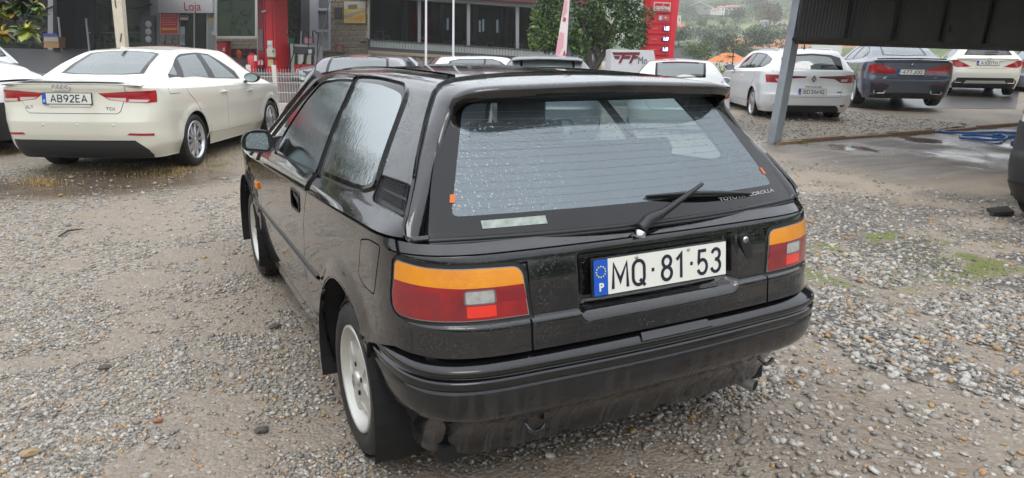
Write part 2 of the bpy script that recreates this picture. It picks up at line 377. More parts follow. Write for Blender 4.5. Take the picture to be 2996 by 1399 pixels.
def Gw(w,y):
    """greenhouse side + roof; w 0..7 left half (w<0 mirrored sign handled by caller): w=0 crease, 2 glass base, 3 glass top, 7 roof centre"""
    sg=-1 if w<0 else 1;w=abs(w)
    zt=itp(y,*ZR)-1.386;z0=zc(y)
    b=xcorner(y,z0) if y<YC else Wb(y,z0)
    f=1-.065*(max(0,1.2-y))**1.5
    if y>2.3: f-=.02*(y-2.3)
    zb=z0+.062
    xb=.803*f
    xs=[b,b*.4+.822*f*.6-.004,xb,.585*f,.553*f,.485*f,.29*f,0]
    zs=[z0,z0+.030,zb,1.305+zt,1.337+zt,1.362+zt,1.380+zt,1.386+zt]
    ws=[0,1,2,3,4,5,6,7]
    return (sg*spl(w,xs),y,spl(w,zs)) if not(2<=w<=3) else (sg*(xs[2]+(xs[3]-xs[2])*(w-2)+.012*sin(pi*(w-2))*.8),y,zs[2]+(zs[3]-zs[2])*(w-2))
def spl(w,v):
    i=min(int(w),len(v)-2);t=w-i
    # catmull-rom with one sided tangents
    if i==2: return v[2]+(v[3]-v[2])*t
    def m(k):
        if k==2: return (v[2]-v[1])*.9
        if k==3: return (v[4]-v[3])*1.0
        if k<=0: return v[1]-v[0]
        if k>=len(v)-1: return v[-1]-v[-2]
        return (v[k+1]-v[k-1])/2
    a,b=v[i],v[i+1];ma,mb=m(i),m(i+1)
    if i+1==7: mb=(v[7]-v[6])*0 if abs(v[7])>.5 else (v[7]-v[6])
    return a*(1+2*t)*(1-t)**2+ma*t*(1-t)**2+b*t*t*(3-2*t)+mb*t*t*(t-1)
# bumper
BX1=.40;BS=.56;BY0=-.010;BYC=.47
PO=([.215,.235,.255,.30,.36,.400,.410,.420,.44,.47,.514,.518,.522,.526,.53,.549,.551,.555,.560,.563,.566,.576,.584,.600,.615,.628],
    [-.18,-.166,-.163,-.145,-.095,-.050,-.030,-.020,-.010,-.003,-.0005,-.004,-.004,-.0005,0,0,-.004,-.010,-.010,-.004,0,0,-.004,-.028,-.050,-.075])
def U(s,z):
    sg=-1 if s<0 else 1;s=abs(s)

    zs,os=PO
    i=max(0,min(len(zs)-2,bisect.bisect_right(zs,z)-1));t=(z-zs[i])/(zs[i+1]-zs[i]);o=os[i]+(os[i+1]-os[i])*min(1,max(0,t))
    ox=o if o>-.05 else -.05+(o+.05)*.45
    W=.840+ox;y0=BY0-o
    if s<=BX1: return (sg*s,y0+.012*(s/BX1)**2,z)
    if s<BX1+BS:
        u,v=corner((s-BX1)/BS,3.7);x=BX1+(W-BX1)*u;return (sg*x,BYC-(BYC-y0-.012)*v+.06*(x-BX1)*(1-u),z)
    y=BYC+s-BX1-BS
    return (sg*W,y,z)
# rear glass
def Q(x,z): return (x,.085+.83*(z-.92)+.175*x*x,z)
# ------------------------------------------------------------ materials of the black hatchback
def streaked(name):
    m = bpy.data.materials.new(name); m.use_nodes = True; t = m.node_tree; b = t.nodes['Principled BSDF']; n = t.nodes.new; k = t.links.new; MAT[name] = m
    co = n('ShaderNodeTexCoord'); mp = n('ShaderNodeMapping'); mp.inputs['Scale'].default_value = (34, 6, 2.6); k(co.outputs['Object'], mp.inputs[0]); nz = n('ShaderNodeTexNoise'); nz.inputs['Scale'].default_value = 1; nz.inputs['Detail'].default_value = 5; nz.inputs['Roughness'].default_value = .62; nz.inputs['Distortion'].default_value = .35; k(mp.outputs[0], nz.inputs['Vector'])
    sx = n('ShaderNodeSeparateXYZ'); k(co.outputs['Object'], sx.inputs[0]); zr = n('ShaderNodeMapRange'); zr.inputs[1].default_value = .53; zr.inputs[2].default_value = .40; k(sx.outputs[2], zr.inputs[0])
    st = n('ShaderNodeMapRange'); st.inputs[1].default_value = .46; st.inputs[2].default_value = .58; k(nz.outputs[0], st.inputs[0]); ml = n('ShaderNodeMath'); ml.operation = 'MULTIPLY'; k(st.outputs[0], ml.inputs[0]); k(zr.outputs[0], ml.inputs[1])
    mx = n('ShaderNodeMix'); mx.data_type = 'RGBA'; mx.inputs[6].default_value = (.004, .004, .005, 1); mx.inputs[7].default_value = (.030, .031, .037, 1); k(ml.outputs[0], mx.inputs[0]); k(mx.outputs[2], b.inputs['Base Color'])
    rr = n('ShaderNodeMapRange'); rr.inputs[3].default_value = .12; rr.inputs[4].default_value = .34; k(ml.outputs[0], rr.inputs[0]); k(rr.outputs[0], b.inputs['Roughness']); b.inputs['Coat Weight'].default_value = .4; b.inputs['Coat Roughness'].default_value = .08
    bp = n('ShaderNodeBump'); bp.inputs['Strength'].default_value = .25; bp.inputs['Distance'].default_value = .004; k(ml.outputs[0], bp.inputs['Height']); k(bp.outputs[0], b.inputs['Normal']); return m
blk = mat('wet_black_paint', (.003, .003, .0035), rough=.10, spec=.5, coat=.9, ior=1.5, bump=('drops', 150, .5, .0035), var=(4.0, .6, (.012, .012, .013)))
bmpm = streaked('wet_black_bumper')
rub = mat('black_rubber', (.010, .010, .011), rough=.42)
seamm = mat('dark_joint', (.003, .003, .003), rough=.8)
plast = mat('black_plastic', (.016, .016, .018), rough=.38, bump=('noise', 60, .1))
cabm = mat('cabin_grey', (.055, .058, .062), rough=.9)
seatm = mat('seat_cloth', (.07, .075, .08), rough=.95, var=(30, .6, (.03, .032, .036)))
silver = mat('silver_alloy', (.62, .61, .57), rough=.36, metal=.55, var=(9, .4, (.45, .44, .40)))
steel = mat('bare_steel', (.5, .5, .5), rough=.3, metal=1)
tyrem = mat('wet_tyre', (.013, .013, .014), rough=.5, bump=('noise', 50, .25))
amber = mat('amber_lens', (.80, .30, .004), rough=.12, coat=1, bump=('noise', 260, .15), var=(7, .7, (.60, .17, .002)))
redl = mat('red_lens', (.33, .004, .008), rough=.1, coat=1, bump=('noise', 260, .12), var=(8, .9, (.13, .003, .009)))
redd = mat('dark_red_lens', (.22, .005, .012), rough=.12, coat=1, var=(14, .6, (.2, .005, .012)))
refl = mat('bright_reflector', (.75, .022, .008), rough=.15, coat=1)
clearl = mat('clear_lens', (.42, .42, .40), rough=.18, coat=1, var=(60, .8, (.25, .25, .24)))
orange = mat('orange_lens', (.8, .22, .01), rough=.2, coat=1)
white = mat('plate_white', (.74, .74, .68), rough=.35)
blue = mat('plate_blue', (.01, .09, .47), rough=.35)
inkm = mat('plate_ink', (.012, .014, .03), rough=.4)
gl_rear = glass('rear_glass', (.66, .78, .82), ior=2.25, bump=('drops', 95, .28, (1, .7, .7)), haze=.10, hcol=(.45, .56, .64), refl=(.86, .95, 1.0))  # pale blue film colour stands in for sky reflected in the pane
gl_side = glass('wet_side_glass', (.60, .68, .66), ior=1.52, bump=('noise', 60, .16, (1, 1, .25)), refl=(.50, .53, .53), haze=.07, hcol=(.45, .5, .5))
gl_front = glass('windscreen', (.72, .80, .82), ior=1.5)
frit = mat('glass_border', (.0045, .0045, .005), rough=.05, spec=.5)

def wheel_lathe(R, W):
    h = W/2
    return [(R*.68, -h*.80), (R*.74, -h*.98), (R*.86, -h*1.02), (R*.93, -h*.93), (R*.975, -h*.78), (R, -h*.5), (R, -h*.36), (R*.975, -h*.34), (R*.975, -h*.26), (R, -h*.24), (R, h*.24), (R*.975, h*.26), (R*.975, h*.34), (R, h*.36),
            (R, h*.5), (R*.975, h*.78), (R*.93, h*.93), (R*.86, h*1.02), (R*.74, h*.98), (R*.68, h*.80)]
def star(n, r0, r1, w0, w1):
    P = []
    for k in range(n):
        a = 2*pi*k/n; ca, sa = cos(a), sin(a)
        for r, ww in ((r0, -w0), (r1, -w1), (r1, w1), (r0, w0)): P.append((r*ca-ww*sa, r*sa+ww*ca))
    return P
def main_wheel(parent, x, y, side, spin=0):
    """side -1 = left of the car: outer face looks to -x"""
    root = MB().lathe(wheel_lathe(RW, .185), (0, 0, 0), 'x', 48)
    for k in range(44):        # tread blocks
        a = 2*pi*k/44
        for q in (-.036, .036, -.066, .066):
            c = (q, (RW+.0005)*cos(a+q*2), (RW+.0005)*sin(a+q*2))
            b = MB().box((0, 0, 0), (.022, .026, .006)); ca, sa = cos(a+q*2-pi/2), sin(a+q*2-pi/2)
            root.add([(c[0]+p[0], c[1]+p[1]*ca-p[2]*sa, c[2]+p[1]*sa+p[2]*ca) for p in b.v], b.f)
    t = root.build('wheel', tyrem, parent, (x, y, RW))
    t.rotation_euler = (spin, 0, 0)
    s = side; f = s*.082
    MB().lathe([(.196, s*.060), (.198, s*.086), (.190, s*.090), (.184, s*.084), (.172, s*.050), (.150, s*.040), (.06, s*.044), (.0, s*.046)], (0, 0, 0), 'x', 48).build('rim', silver, t)
    bm = bmesh.new(); P = rnd(star(4, .075, .172, .052, .040), .03, 3); h0, h1 = s*.040, s*.078
    a = [bm.verts.new((h0, p[0], p[1])) for p in P]; b = [bm.verts.new((h1 if hypot(*p) < .12 else s*.066, p[0]*.93, p[1]*.93)) for p in P]
    bm.faces.new(b); n = len(P)
    for i in range(n): bm.faces.new((a[i], a[(i+1) % n], b[(i+1) % n], b[i]))
    bmesh.ops.triangulate(bm, faces=[f_ for f_ in bm.faces if len(f_.verts) > 4]); bmesh.ops.recalc_face_normals(bm, faces=bm.faces); me = bpy.data.meshes.new('spoke_plate'); bm.to_mesh(me); bm.free()
    for p_ in me.polygons: p_.use_smooth = False
    o = link('spoke_plate', me, t, [silver]); md = o.modifiers.new('b', 'BEVEL'); md.width = .008; md.segments = 3; md.limit_method = 'ANGLE'; md.angle_limit = .6
    MB().lathe([(.0, s*.086), (.024, s*.085), (.028, s*.080), (.028, s*.06)], (0, 0, 0), 'x', 24).build('hub_cap', silver, t)
    for k in range(4):
        an = pi/4+k*pi/2; MB().lathe([(.0, s*.0785), (.0085, s*.0788), (.0095, s*.074)], (0, .053*cos(an), .053*sin(an)), 'x', 12).build('lug_hole', seamm, t)
    return t

def dens2(P, k=4):
    out = []; n = len(P)
    for i in range(n-1):
        for q in range(k):
            t = q/k; p0, p1, p2, p3 = (Vector(P[max(i-1, 0)]), Vector(P[i]), Vector(P[i+1]), Vector(P[min(i+2, n-1)]))
            out.append(tuple(.5*((2*p1)+(p2-p0)*t+(2*p0-5*p1+4*p2-p3)*t*t+(3*p1-p0-3*p2+p3)*t**3)))
    out.append(tuple(P[-1])); return out
def black_hatchback():
    car = empty('black_hatchback', label='black three door hatchback covered in rain, plate MQ 81 53, biggest in view', cat='car')
    zs = sorted(set([.20, .25, .30, .36, .42, .48, .52, .545, .550, .556, .562, .57, .59, .615, .63, .645, .66, .68, .698, .703, .708, .72, .735, .75, .77, .79, .81, .83, .845, .857, .867, .877, .887, .896, .902, .912, .925, .94, .95]))
    us = lin(0, .27, 9)+lin(.285, .33, 6)+lin(.345, .45, 5)+lin(.47, .95, 24)+lin(1.0, 4.0, 60)+lin(4.03, 4.5, 16)+lin(4.55, 4.92, 5)
    S = Sheet(B, [-u for u in reversed(us[1:])]+us, zs, flip=False)
    big = 9
    # trims: wheel openings, top edge along the crease, bottom behind the bumper
    for yw in (YW0, YW1):
        s0 = .95+yw-YC; c = circ(s0, .285, .378, 40); S.region('hole', c); S.region('hole', mir(c))
    top = [(-5, 1.2), (-5, zc(3.9))]+[(-s, zc(YC+s-.95) if s > .95 else (zc(B(s, .93)[1]))) for s in [4.92, 4.5, 3.9, 3, 2, 1.3, .95, .9, .85, .78]]+[(-.70, .925), (.70, .925)]
    top += [(s, zc(YC+s-.95) if s > .95 else (zc(B(s, .93)[1]))) for s in [.78, .85, .9, .95, 1.3, 2, 3, 3.9, 4.5, 4.92]]+[(5, zc(3.9)), (5, 1.2)]
    S.region('hole', top)
    S.region('hole', [(-.95, .1), (-.95, .56), (-.8, .615), (.8, .615), (.95, .56), (.95, .1)])
    lamp = [(-.7661, .8797), (-.7755, .868), (-.7825, .8227), (-.7923, .7752), (-.7915, .742), (-.784, .728), (-.7712, .7195), (-.7378, .716), (-.6471, .7166), (-.5805, .7161), (-.4628, .7158), (-.467, .7553), (-.4714, .8095), (-.4735, .8331), (-.4775, .845), (-.4855, .856), (-.497, .8615), (-.5711, .8649), (-.638, .8665), (-.6924, .870), (-.7332, .8755)]
    seam_ = [(-.80, .8225), (-.7825, .8225), (-.6961, .8165), (-.6239, .8105), (-.5427, .809), (-.46, .809)]
    amb = seam_+[(-.44, .809), (-.44, .90), (-.80, .90)]
    rev = rnd([(-.6125, .8015), (-.5504, .8015), (-.549, .767), (-.613, .767)], .005, 2); rfl = [(-.6118, .7605), (-.547, .7605), (-.547, .728), (-.6118, .728)]
    drk1 = [(-.735, .80), (-.665, .80), (-.665, .755), (-.735, .755)]; drk2 = [(-.54, .80), (-.475, .80), (-.470, .765), (-.54, .765)]
    for sd_, q in ((0, lambda p: p), (1, mir)):
        n = str(sd_); ins = offset(lamp, -.0045)
        S.region('clear'+n, q(rev)); S.region('frame'+n, q(offset(rev, .004)))
        S.region('refl'+n, q(rfl)); S.region('dark'+n, q(drk1)); S.region('darkb'+n, q(drk2))
        S.cut(q(amb)); S.cut(q(ins)); k = len(S.names); S.names += ['amber'+n, 'red'+n]
        for f in S.bm.faces:
            if f[S.lay] == 0:
                c = f.calc_center_median()
                if inside((c.x, c.y), q(ins)): f[S.lay] = k if inside((c.x, c.y), q(amb)) else k+1
        S.region('chrome'+n, q(offset(lamp, -.0015))); S.region('lampseal'+n, q(offset(lamp, .0105)))
        fuel = rnd([(-1.0043, .8783), (-.91, .9), (-.8433, .9005), (-.8378, .8923), (-.8957, .7387), (-.9107, .731), (-1.0059, .7308), (-1.0531, .7479)], .02)
        if sd_ == 0: S.region('fuel', fuel, gap=.0045, gapname='seam')
        hd = rnd([(-2.104, .842), (-1.925, .856), (-2.0035-.03, .7735), (-2.151, .7707)][::-1], .02)
        hd = rnd([(-2.135, .845), (-1.965, .852), (-1.985, .772), (-2.15, .768)], .02)
        S.region('pocket'+n, q(hd)); S.region('bezel'+n, q(offset(hd, .010)))
        # door
        door = [(-1.80, .97), (-1.80, .886), (-1.87, .80), (-1.915, .72), (-1.945, .63), (-1.965, .53), (-1.97, .42), (-1.945, .335), (-1.90, .285), (-3.08, .285), (-3.14, .34), (-3.16, .55), (-3.14, .97)]
        S.region('door'+n, q(door), gap=.006)
        S.region('hatchcorner'+n, q([(-.766, .97), (-.7575, .97), (-.7575, .8755), (-.766, .8755)]))
        S.region('sillgap'+n, q([(-2.79, .292), (-1.1, .292), (-1.1, .286), (-2.79, .286)]))
    for n in '01': 
        if 'hatchcorner'+n in S.names: S.opt
    hatch = [(-.4625, .58), (.4625, .58), (.4625, .866), (.7575, .866), (.7575, .97), (-.7575, .97), (-.7575, .866), (-.4625, .866)]
    S.region('ledge', [(-.8, .8972), (.8, .8972), (.8, .9012), (-.8, .9012)])
    S.region('hatch', hatch, gap=.006)
    o = S.build('body', None, blk, car, rim=.010)
    for nm in ('seam', 'ledge', 'hatchcorner0', 'hatchcorner1', 'sillgap0', 'sillgap1'):
        S.build('joint', nm, seamm, car, off=-.009)
    S.build('hatch_panel', 'hatch', blk, car, rim=.010); S.build('fuel_flap', 'fuel', blk, car, rim=.008)
    for n in '01':
        S.build('door', 'door'+n, blk, car, rim=.010)
        h = S.build('door_handle', 'bezel'+n, plast, car, off=.004, rim=.006); S.build('handle_pocket', 'pocket'+n, seamm, h, off=-.022)
        b = S.build('tail_lamp', 'lampseal'+n, rub, car, off=-.003, rim=.006)
        S.build('chrome_edge', 'chrome'+n, mat('lamp_edge', (.35, .33, .32), .25, .6), b, off=.0025, rim=.004)
        S.build('amber_lens', 'amber'+n, amber, b, off=.004, rim=.004); S.build('red_lens', 'red'+n, redl, b, off=.0045, rim=.004); S.build('dark_red_lens', 'dark'+n, redd, b, off=.0045); S.build('dark_red_lens', 'darkb'+n, redd, b, off=.0045)
        S.build('reverse_lens', 'clear'+n, clearl, b, off=.005, rim=.004); S.build('lens_frame', 'frame'+n, mat('lens_frame', (.16, .10, .10), .3), b, off=.0055); S.build('reflector', 'refl'+n, refl, b, off=.005, rim=.004)
    # pull blade inside each handle
    for sg in (-1, 1):
        p = B(sg*2.06, .812); MB().prism([(-.05, -.012), (.055, .012), (.05, .03), (-.055, .012)], .010, (p[0]-sg*.002, p[1], p[2]), (0, 1, 0), (0, 0, 1), (-sg, 0, 0)).build('handle_blade', plast, car)
        # side rubbing strip
        V = []; m = MB()
        ys = lin(1.16, 2.76, 24)
        for a, yy in enumerate(ys):
            for z, o_ in ((.546, -.002), (.549, .007), (.5555, .009), (.562, .007), (.565, -.002)):
                q = Wb(yy, z); V.append((sg*(q+o_), yy, z))
        m.add(V, [(a*5+k, a*5+k+1, a*5+k+6, a*5+k+5) for a in range(len(ys)-1) for k in range(4)], True); m.build('rubbing_strip', plast, car)
        q = B(sg*3.24, .682); MB().box((q[0]+sg*.006, q[1], q[2]), (.018, .075, .042), bev=.008).build('side_marker', orange, car)
    # ---------------- greenhouse and roof
    rail = [(0, .19), (.015, .2097), (.1773, .297), (.2781, .369), (.3645, .4313), (.4461, .4941), (.5127, .540), (.548, .566), (.5881, .590), (.6288, .608), (.6875, .618), (.7939, .622), (1.1029, .622)]
    rail = dens2(rail)
    ug = [0, .008, .017, .026, .034, .045, .058, .071]+lin(.1, .48, 11)+[.5, .515, .53, .545, .563, .58, .6, .617, .64, .67, .71, .76, .813, .87, .94, 1.02, 1.1029]
    yg = lin(.15, .7, 22)+lin(.76, 2.96, 38)
    wsl = [(0, 2.96), (.071, 2.86), (.16, 2.74), (.28, 2.57), (.40, 2.42), (.50, 2.32), (.545, 2.30), (.617, 2.32), (.75, 2.36), (.9, 2.395), (1.1029, 2.41)]
    dg = rnd([(.1038, 1.225), (.1020, 2.17), (.1480, 2.173), (.2534, 2.118), (.3997, 2.04), (.470, 1.95), (.492, 1.88), (.5077, 1.65), (.5126, 1.412)], .02)
    qg = rnd([(.0886, 1.172), (.0873, .849), (.0947, .6367), (.1296, .5475), (.387, .6766), (.4993, .739), (.536, .785), (.549, .848), (.558, 1.131), (.545, 1.385)], .03)
    qc = rnd([(.118, 1.142), (.115, .86), (.120, .65), (.148, .585), (.357, .6778), (.4778, .751), (.500, .785), (.512, .8525), (.525, 1.0482), (.520, 1.335)], .035)
    df = [(-.02, 1.278), (.0534, 1.2555), (.085, 1.2213), (.545, 1.41), (.553, 1.6), (.551, 1.80), (.545, 1.90), (.512, 2.06), (.42, 2.20), (.25, 2.42), (.12, 2.56), (.06, 2.62), (-.02, 2.63)]
    vt = rnd([(.1826, .5379), (.1825, .3178), (.0698, .2431), (.066, .268), (.0777, .491), (.092, .512)], .008)
    for sg in (-1, 1):
        q = (lambda P: P) if sg > 0 else (lambda P: [(-a, b) for a, b in P])
        G_ = Sheet(G, [u_*sg for u_ in ug] if sg > 0 else [-u_ for u_ in reversed(ug)], yg, flip=False)
        G_.region('hole', q([(-.3, -.5), (-.3, .19)]+rail+[(1.4, .62), (1.4, -.5)])); G_.region('hole', q([(-.3, 2.96)]+wsl+[(1.4, 2.41), (1.4, 3.4), (-.3, 3.4)]))
        G_.region('dglass', q(dg)); G_.region('dseal', q(offset(dg, .012)))
        G_.region('qclear', q(qc)); G_.region('qborder', q(offset(qg, -.010))); G_.region('qseal', q(qg))
        # louvres of the vent
        for row in range(2):
            for k in range(5):
                t0 = (row*.47+.07+k*.078); t1 = t0+.04
                def vat(a, t): 
                    l = (.092-(.092-.0698)*0+(.1826-.092)*(1-t), .512+(.5379-.512)*(1-t)); r = (.0698+(.1825-.0698)*(1-t), .2431+(.3178-.2431)*(1-t)); return (l[0]+(r[0]-l[0])*a, l[1]+(r[1]-l[1])*a)
                G_.region('slot', q([vat(.12, t0), vat(.88, t0), vat(.88, t1), vat(.12, t1)]))
        G_.region('vent', q(vt), gap=.005)
        bp = [(.08, 1.24), (.08, 1.165), (.545, 1.375), (.545, 1.425)]
        G_.region('bpillar', q(bp))
        G_.region('door', q(df), gap=.006)
        for u0 in (.668, .692): G_.region('drip', q([(u0, .70), (u0+.007, .70), (u0+.007, 2.34), (u0, 2.34)]))
        G_.build('roof_side', None, blk, car, rim=.010); G_.build('joint', 'seam', seamm, car, off=-.009); G_.build('roof_moulding', 'drip', rub, car, off=.003)
        d = G_.build('door_frame', 'door', blk, car, rim=.010, off=.001)
        G_.build('door_window', 'dglass', gl_side, car, off=-.004); G_.build('window_seal', 'dseal', rub, car, off=.002, rim=.006)
        G_.build('quarter_window', 'qclear', gl_side, car, off=-.002); G_.build('window_seal', 'qseal', rub, car, off=.003, rim=.006); G_.build('window_border', 'qborder', frit, car, off=-.002)
        G_.build('pillar_trim', 'bpillar', rub, car, off=.002, rim=.004)
        v = G_.build('air_vent', 'vent', mat('vent_grey', (.045, .045, .05), .35), car, off=.005, rim=.010); G_.build('vent_slot', 'slot', seamm, v, off=-.008)
        p = G(sg*.235, .545); MB().lathe([(0, .012), (.007, .012), (.009, 0)], (p[0], p[1]+.03, p[2]), 'x', 10).build('window_catch', steel, car)
    # ---------------- hatch frame and spoiler between the gap line and the lip
    OR = [G(-a, b) for a, b in rail[:-1]]+[(0, .622, G(1.1029, .622)[2])]
    OR[0] = Vector(B(-.78, .915))
    IR = [(-.722, .222, .905), (-.716, .215, .93), (-.662, .285, 1.058), (-.640, .318, 1.105), (-.613, .348, 1.158), (-.588, .375, 1.215), (-.560, .398, 1.262), (-.549, .390, 1.29), (-.541, .366, 1.311), (-.515, .335, 1.329), (-.455, .312, 1.338), (-.36, .298, 1.342), (0, .285, 1.351)]
    def dens(P):
        out = []
        n = len(P)
        for i in range(n-1):
            for k in range(4):
                t = k/4; p0, p1, p2, p3 = (Vector(P[max(i-1, 0)]), Vector(P[i]), Vector(P[i+1]), Vector(P[min(i+2, n-1)]))
                out.append(.5*((2*p1)+(p2-p0)*t+(2*p0-5*p1+4*p2-p3)*t*t+(3*p1-p0-3*p2+p3)*t**3))
        out.append(Vector(P[-1])); return out
    O_ = [Vector(p) for p in OR]; I_ = dens(IR); V = []; n = len(O_)
    O_ = O_+[Vector((-p.x, p.y, p.z)) for p in O_[-2::-1]]; I_ = I_+[Vector((-p.x, p.y, p.z)) for p in I_[-2::-1]]
    cols = 13; cen = Vector((0, .55, 1.05))
    for i, (a, b) in enumerate(zip(O_, I_)):
        mid = (a+b)/2; out = Vector((mid.x*.9, -.30 if True else 0, (mid.z-.95)*.8)).normalized(); ax = (O_[min(i+1, len(O_)-1)]-O_[max(i-1, 0)]).normalized(); nn = (b-a).cross(ax).normalized()
        if nn.dot(out) < 0: nn = -nn
        gp = (b-a).normalized()
        V += [a+gp*.002-nn*.012, a+gp*.002-nn*.0005, a+gp*.005]
        for k in range(1, 8): t = k/8; V.append(a+(b-a)*(t*.94+.02)+nn*(.008*sin(pi*t)))
        V += [b-nn*.002, b-nn*.014-gp*.002, b-nn*.034-gp*.012]
    F = [(i*cols+k, i*cols+k+1, (i+1)*cols+k+1, (i+1)*cols+k) for i in range(len(O_)-1) for k in range(cols-1)]
    MB().add(V, F, True).build('hatch_frame', blk, car)
    # lip return and dark soffit down to the glass
    V = []; up_ = []
    for p in I_:
        g = Vector(Q(p.x*.985, min(p.z, 1.30)-.012)); V += [p+Vector((0, .010, -.010)), p+Vector((0, .022, -.026)) if p.z > 1.25 else p+Vector((0, .008, 0))*1, g+Vector((0, .006, 0))]
    MB().add(V, [(i*3+k, i*3+k+1, i*3+k+4, i*3+k+3) for i in range(len(I_)-1) for k in range(2)], True).build('spoiler_underside', plast, car)
    # ---------------- rear window
    go = rnd([(-.715, .934), (.715, .934), (.668, 1.06), (.585, 1.235), (.535, 1.325), (-.535, 1.325), (-.585, 1.235), (-.668, 1.06)], .02)
    gc = rnd([(-.634, .985), (-.3458, .9874), (.3458, .9874), (.634, .985), (.505, 1.27), (.47, 1.290), (.2029, 1.298), (-.2029, 1.298), (-.47, 1.290), (-.505, 1.27)], .022)
    S2 = Sheet(Q, lin(-.76, .76, 40), lin(.91, 1.34, 20), flip=False)
    S2.region('clear', gc); S2.region('border', go); S2.region('out', [(-1, 0), (1, 0), (1, 2), (-1, 2)])
    S2.build('rear_window', 'clear', gl_rear, car); bd = S2.build('window_border', 'border', frit, car, rim=.01)
    m = MB()
    for k in range(13):
        z = 1.003+k*.0215; xm = .625-(z-1.0)*.46
        m.tube([Vector(Q(x, z))+Vector((0, -.0004, .0004)) for x in lin(-xm, xm, 14)], .00028, 4, smooth=False)
    m.build('heating_wire', mat('heater_wire', (.22, .13, .10), .5), car)
    def onglass(poly, nm, mm, parent, off=.0012, t=.0008):
        b = MB(); k = len(poly); V = [Vector(Q(*p))+Vector((0, -off, off*.83)) for p in poly]; V2 = [p+Vector((0, -t, t*.83)) for p in V]; b.add(V2, [tuple(range(k))]); return b.add(V+V2, [(i, (i+1) % k, k+(i+1) % k, k+i) for i in range(k)]).build(nm, mm, parent)
    stk = mat('worn_sticker', (.34, .40, .38), .6, var=(40, .9, (.20, .22, .17)))
    onglass([(-.5565, .9505), (-.3592, .953), (-.3582, .9735), (-.5552, .9706)], 'sticker', stk, car)
    onglass([(-.628, 1.019), (-.6127, 1.019), (-.6055, 1.0402), (-.62, 1.0402)], 'aerial_contact', mat('rust_tab', (.55, .12, .015), .5), car)
    onglass([(.628, 1.019), (.62, 1.0402), (.6055, 1.0402), (.6127, 1.019)], 'aerial_contact', MAT['rust_tab'], car)
    # lettering bends with the glass
    t_ = text('glass_lettering', 'TOYOTA  COROLLA', .0235, mat('letter_grey', (.30, .31, .31), .5), car, (0, 0, 0), (0, 0, 0), ext=.0002, sx=1.42, bold=.0006)
    for v in t_.data.vertices:
        x = .4695+v.co.x; z = .9655+v.co.y*.60; q_ = Q(x, z); v.co = (x, q_[1]-.0016-v.co.z, q_[2]+.0014)
    # black seal around the window foot
    for dz, r in ((.929, .009), (.921, .006)):
        MB().tube([Vector(Q(x, dz))+Vector((0, -.002, 0)) for x in lin(-.715, .715, 30)], r, 8).build('window_seal', rub, car)
    # wiper
    wp = empty('rear_wiper'); wp.parent = car
    P0 = Vector(B(-.075, .909))+Vector((0, -.020, .012)); Pb = Vector(Q(.222, 1.0))+Vector((0, -.035, .03)); Pm = P0.lerp(Pb, .25)+Vector((0, -.012, .014))
    MB().lathe([(.0, .004), (.012, .004), (.016, -.002), (.018, -.02)], P0+Vector((0, 0, 0)), 'z', 18).build('pivot_nut', mat('wet_chrome', (.7, .7, .7), .12, 1), wp)
    MB().tube([P0+Vector((0, -.004, .006)), P0.lerp(Pm, .4)+Vector((0, 0, .012)), Pm], [.019, .019, .015], 10).build('arm_root', plast, wp)
    MB().tube([P0.lerp(Pm, .85), P0.lerp(Pb, .6)+Vector((0, -.006, .006)), Pb], [.013, .009, .006], 8).build('wiper_arm', plast, wp)
    bl = []; m = MB(); A_ = Vector((.016, 0, .9985)); C_ = Vector((.4755, 0, .968))
    for k in range(17):
        t = k/16; x = .012+(.4755-.012)*t; z = .998+(.966-.998)*t; g = Vector(Q(x, z)); bl.append(g)
    nrm_ = Vector((0, -.77, .64))
    m.tube([g+nrm_*.004 for g in bl], .0045, 6); m.build('rubber_blade', rub, wp)
    MB().tube([g+nrm_*(.010+.016*sin(pi*k/16)) for k, g in enumerate(bl)], [.004+.004*sin(pi*k/16) for k in range(17)], 6).build('blade_frame', plast, wp)
    # plate, lock
    def onhatch(x, z, d=0): p = B(x, z); return Vector((x, p[1]-d, z))
    pc = Vector((.014, .052, .7915)); tl = -.115
    pl = empty('number_plate', pc, 0); pl.parent = car; pl.rotation_euler = (tl, 0, 0)
    MB().box((0, 0, 0), (.534, .008, .119), bev=.003).build('plate_frame', rub, pl); MB().box((.0245, -.0052, 0), (.471, .005, .109)).build('plate_face', white, pl)
    eb = MB().box((-.236, -.0052, 0), (.050, .005, .109)).build('country_band', blue, pl)
    for c_, x_ in (('MQ', -.1345), ('81', .0330), ('53', .1875)): strokes('plate_characters', c_, .076, .0105, inkm, pl, (x_, -.0078, -.002), gap=.27)
    for x in (-.042, .113): MB().box((x, -.0085, 0), (.010, .001, .011)).build('plate_dot', inkm, pl)
    text('country_letter', 'P', .034, white, pl, (-.236, -.0082, -.030), (pi/2, 0, 0), bold=.001)
    st = MB()
    for k in range(12):
        a = 2*pi*k/12; st.prism([(cos(pi/2+j*pi/5)*(.0034 if j % 2 == 0 else .0014), sin(pi/2+j*pi/5)*(.0034 if j % 2 == 0 else .0014)) for j in range(10)], .0006, (-.236+.0165*sin(a), -.0078, .018+.0165*cos(a)), (1, 0, 0), (0, 0, 1))
    st.build('star_ring', mat('star_yellow', (.8, .75, .1), .4), eb)
    for x in (-.105, .10): MB().lathe([(0, -.011), (.005, -.011), (.0065, -.0075)], (x, 0, .047), 'y', 12).build('plate_screw', mat('old_screw', (.45, .42, .32), .4, .6), pl)
    lk = onhatch(.357, .835, .004)
    lo = MB().prism(rnd([(-.022, .0), (-.020, .022), (0, .032), (.020, .022), (.026, -.004), (.040, -.048), (.030, -.062), (.012, -.055)], .012), .016, lk+Vector((0, .010, 0)), (1, 0, 0), (0, 0, 1), (0, -1, 0)).build('hatch_lock', plast, car)
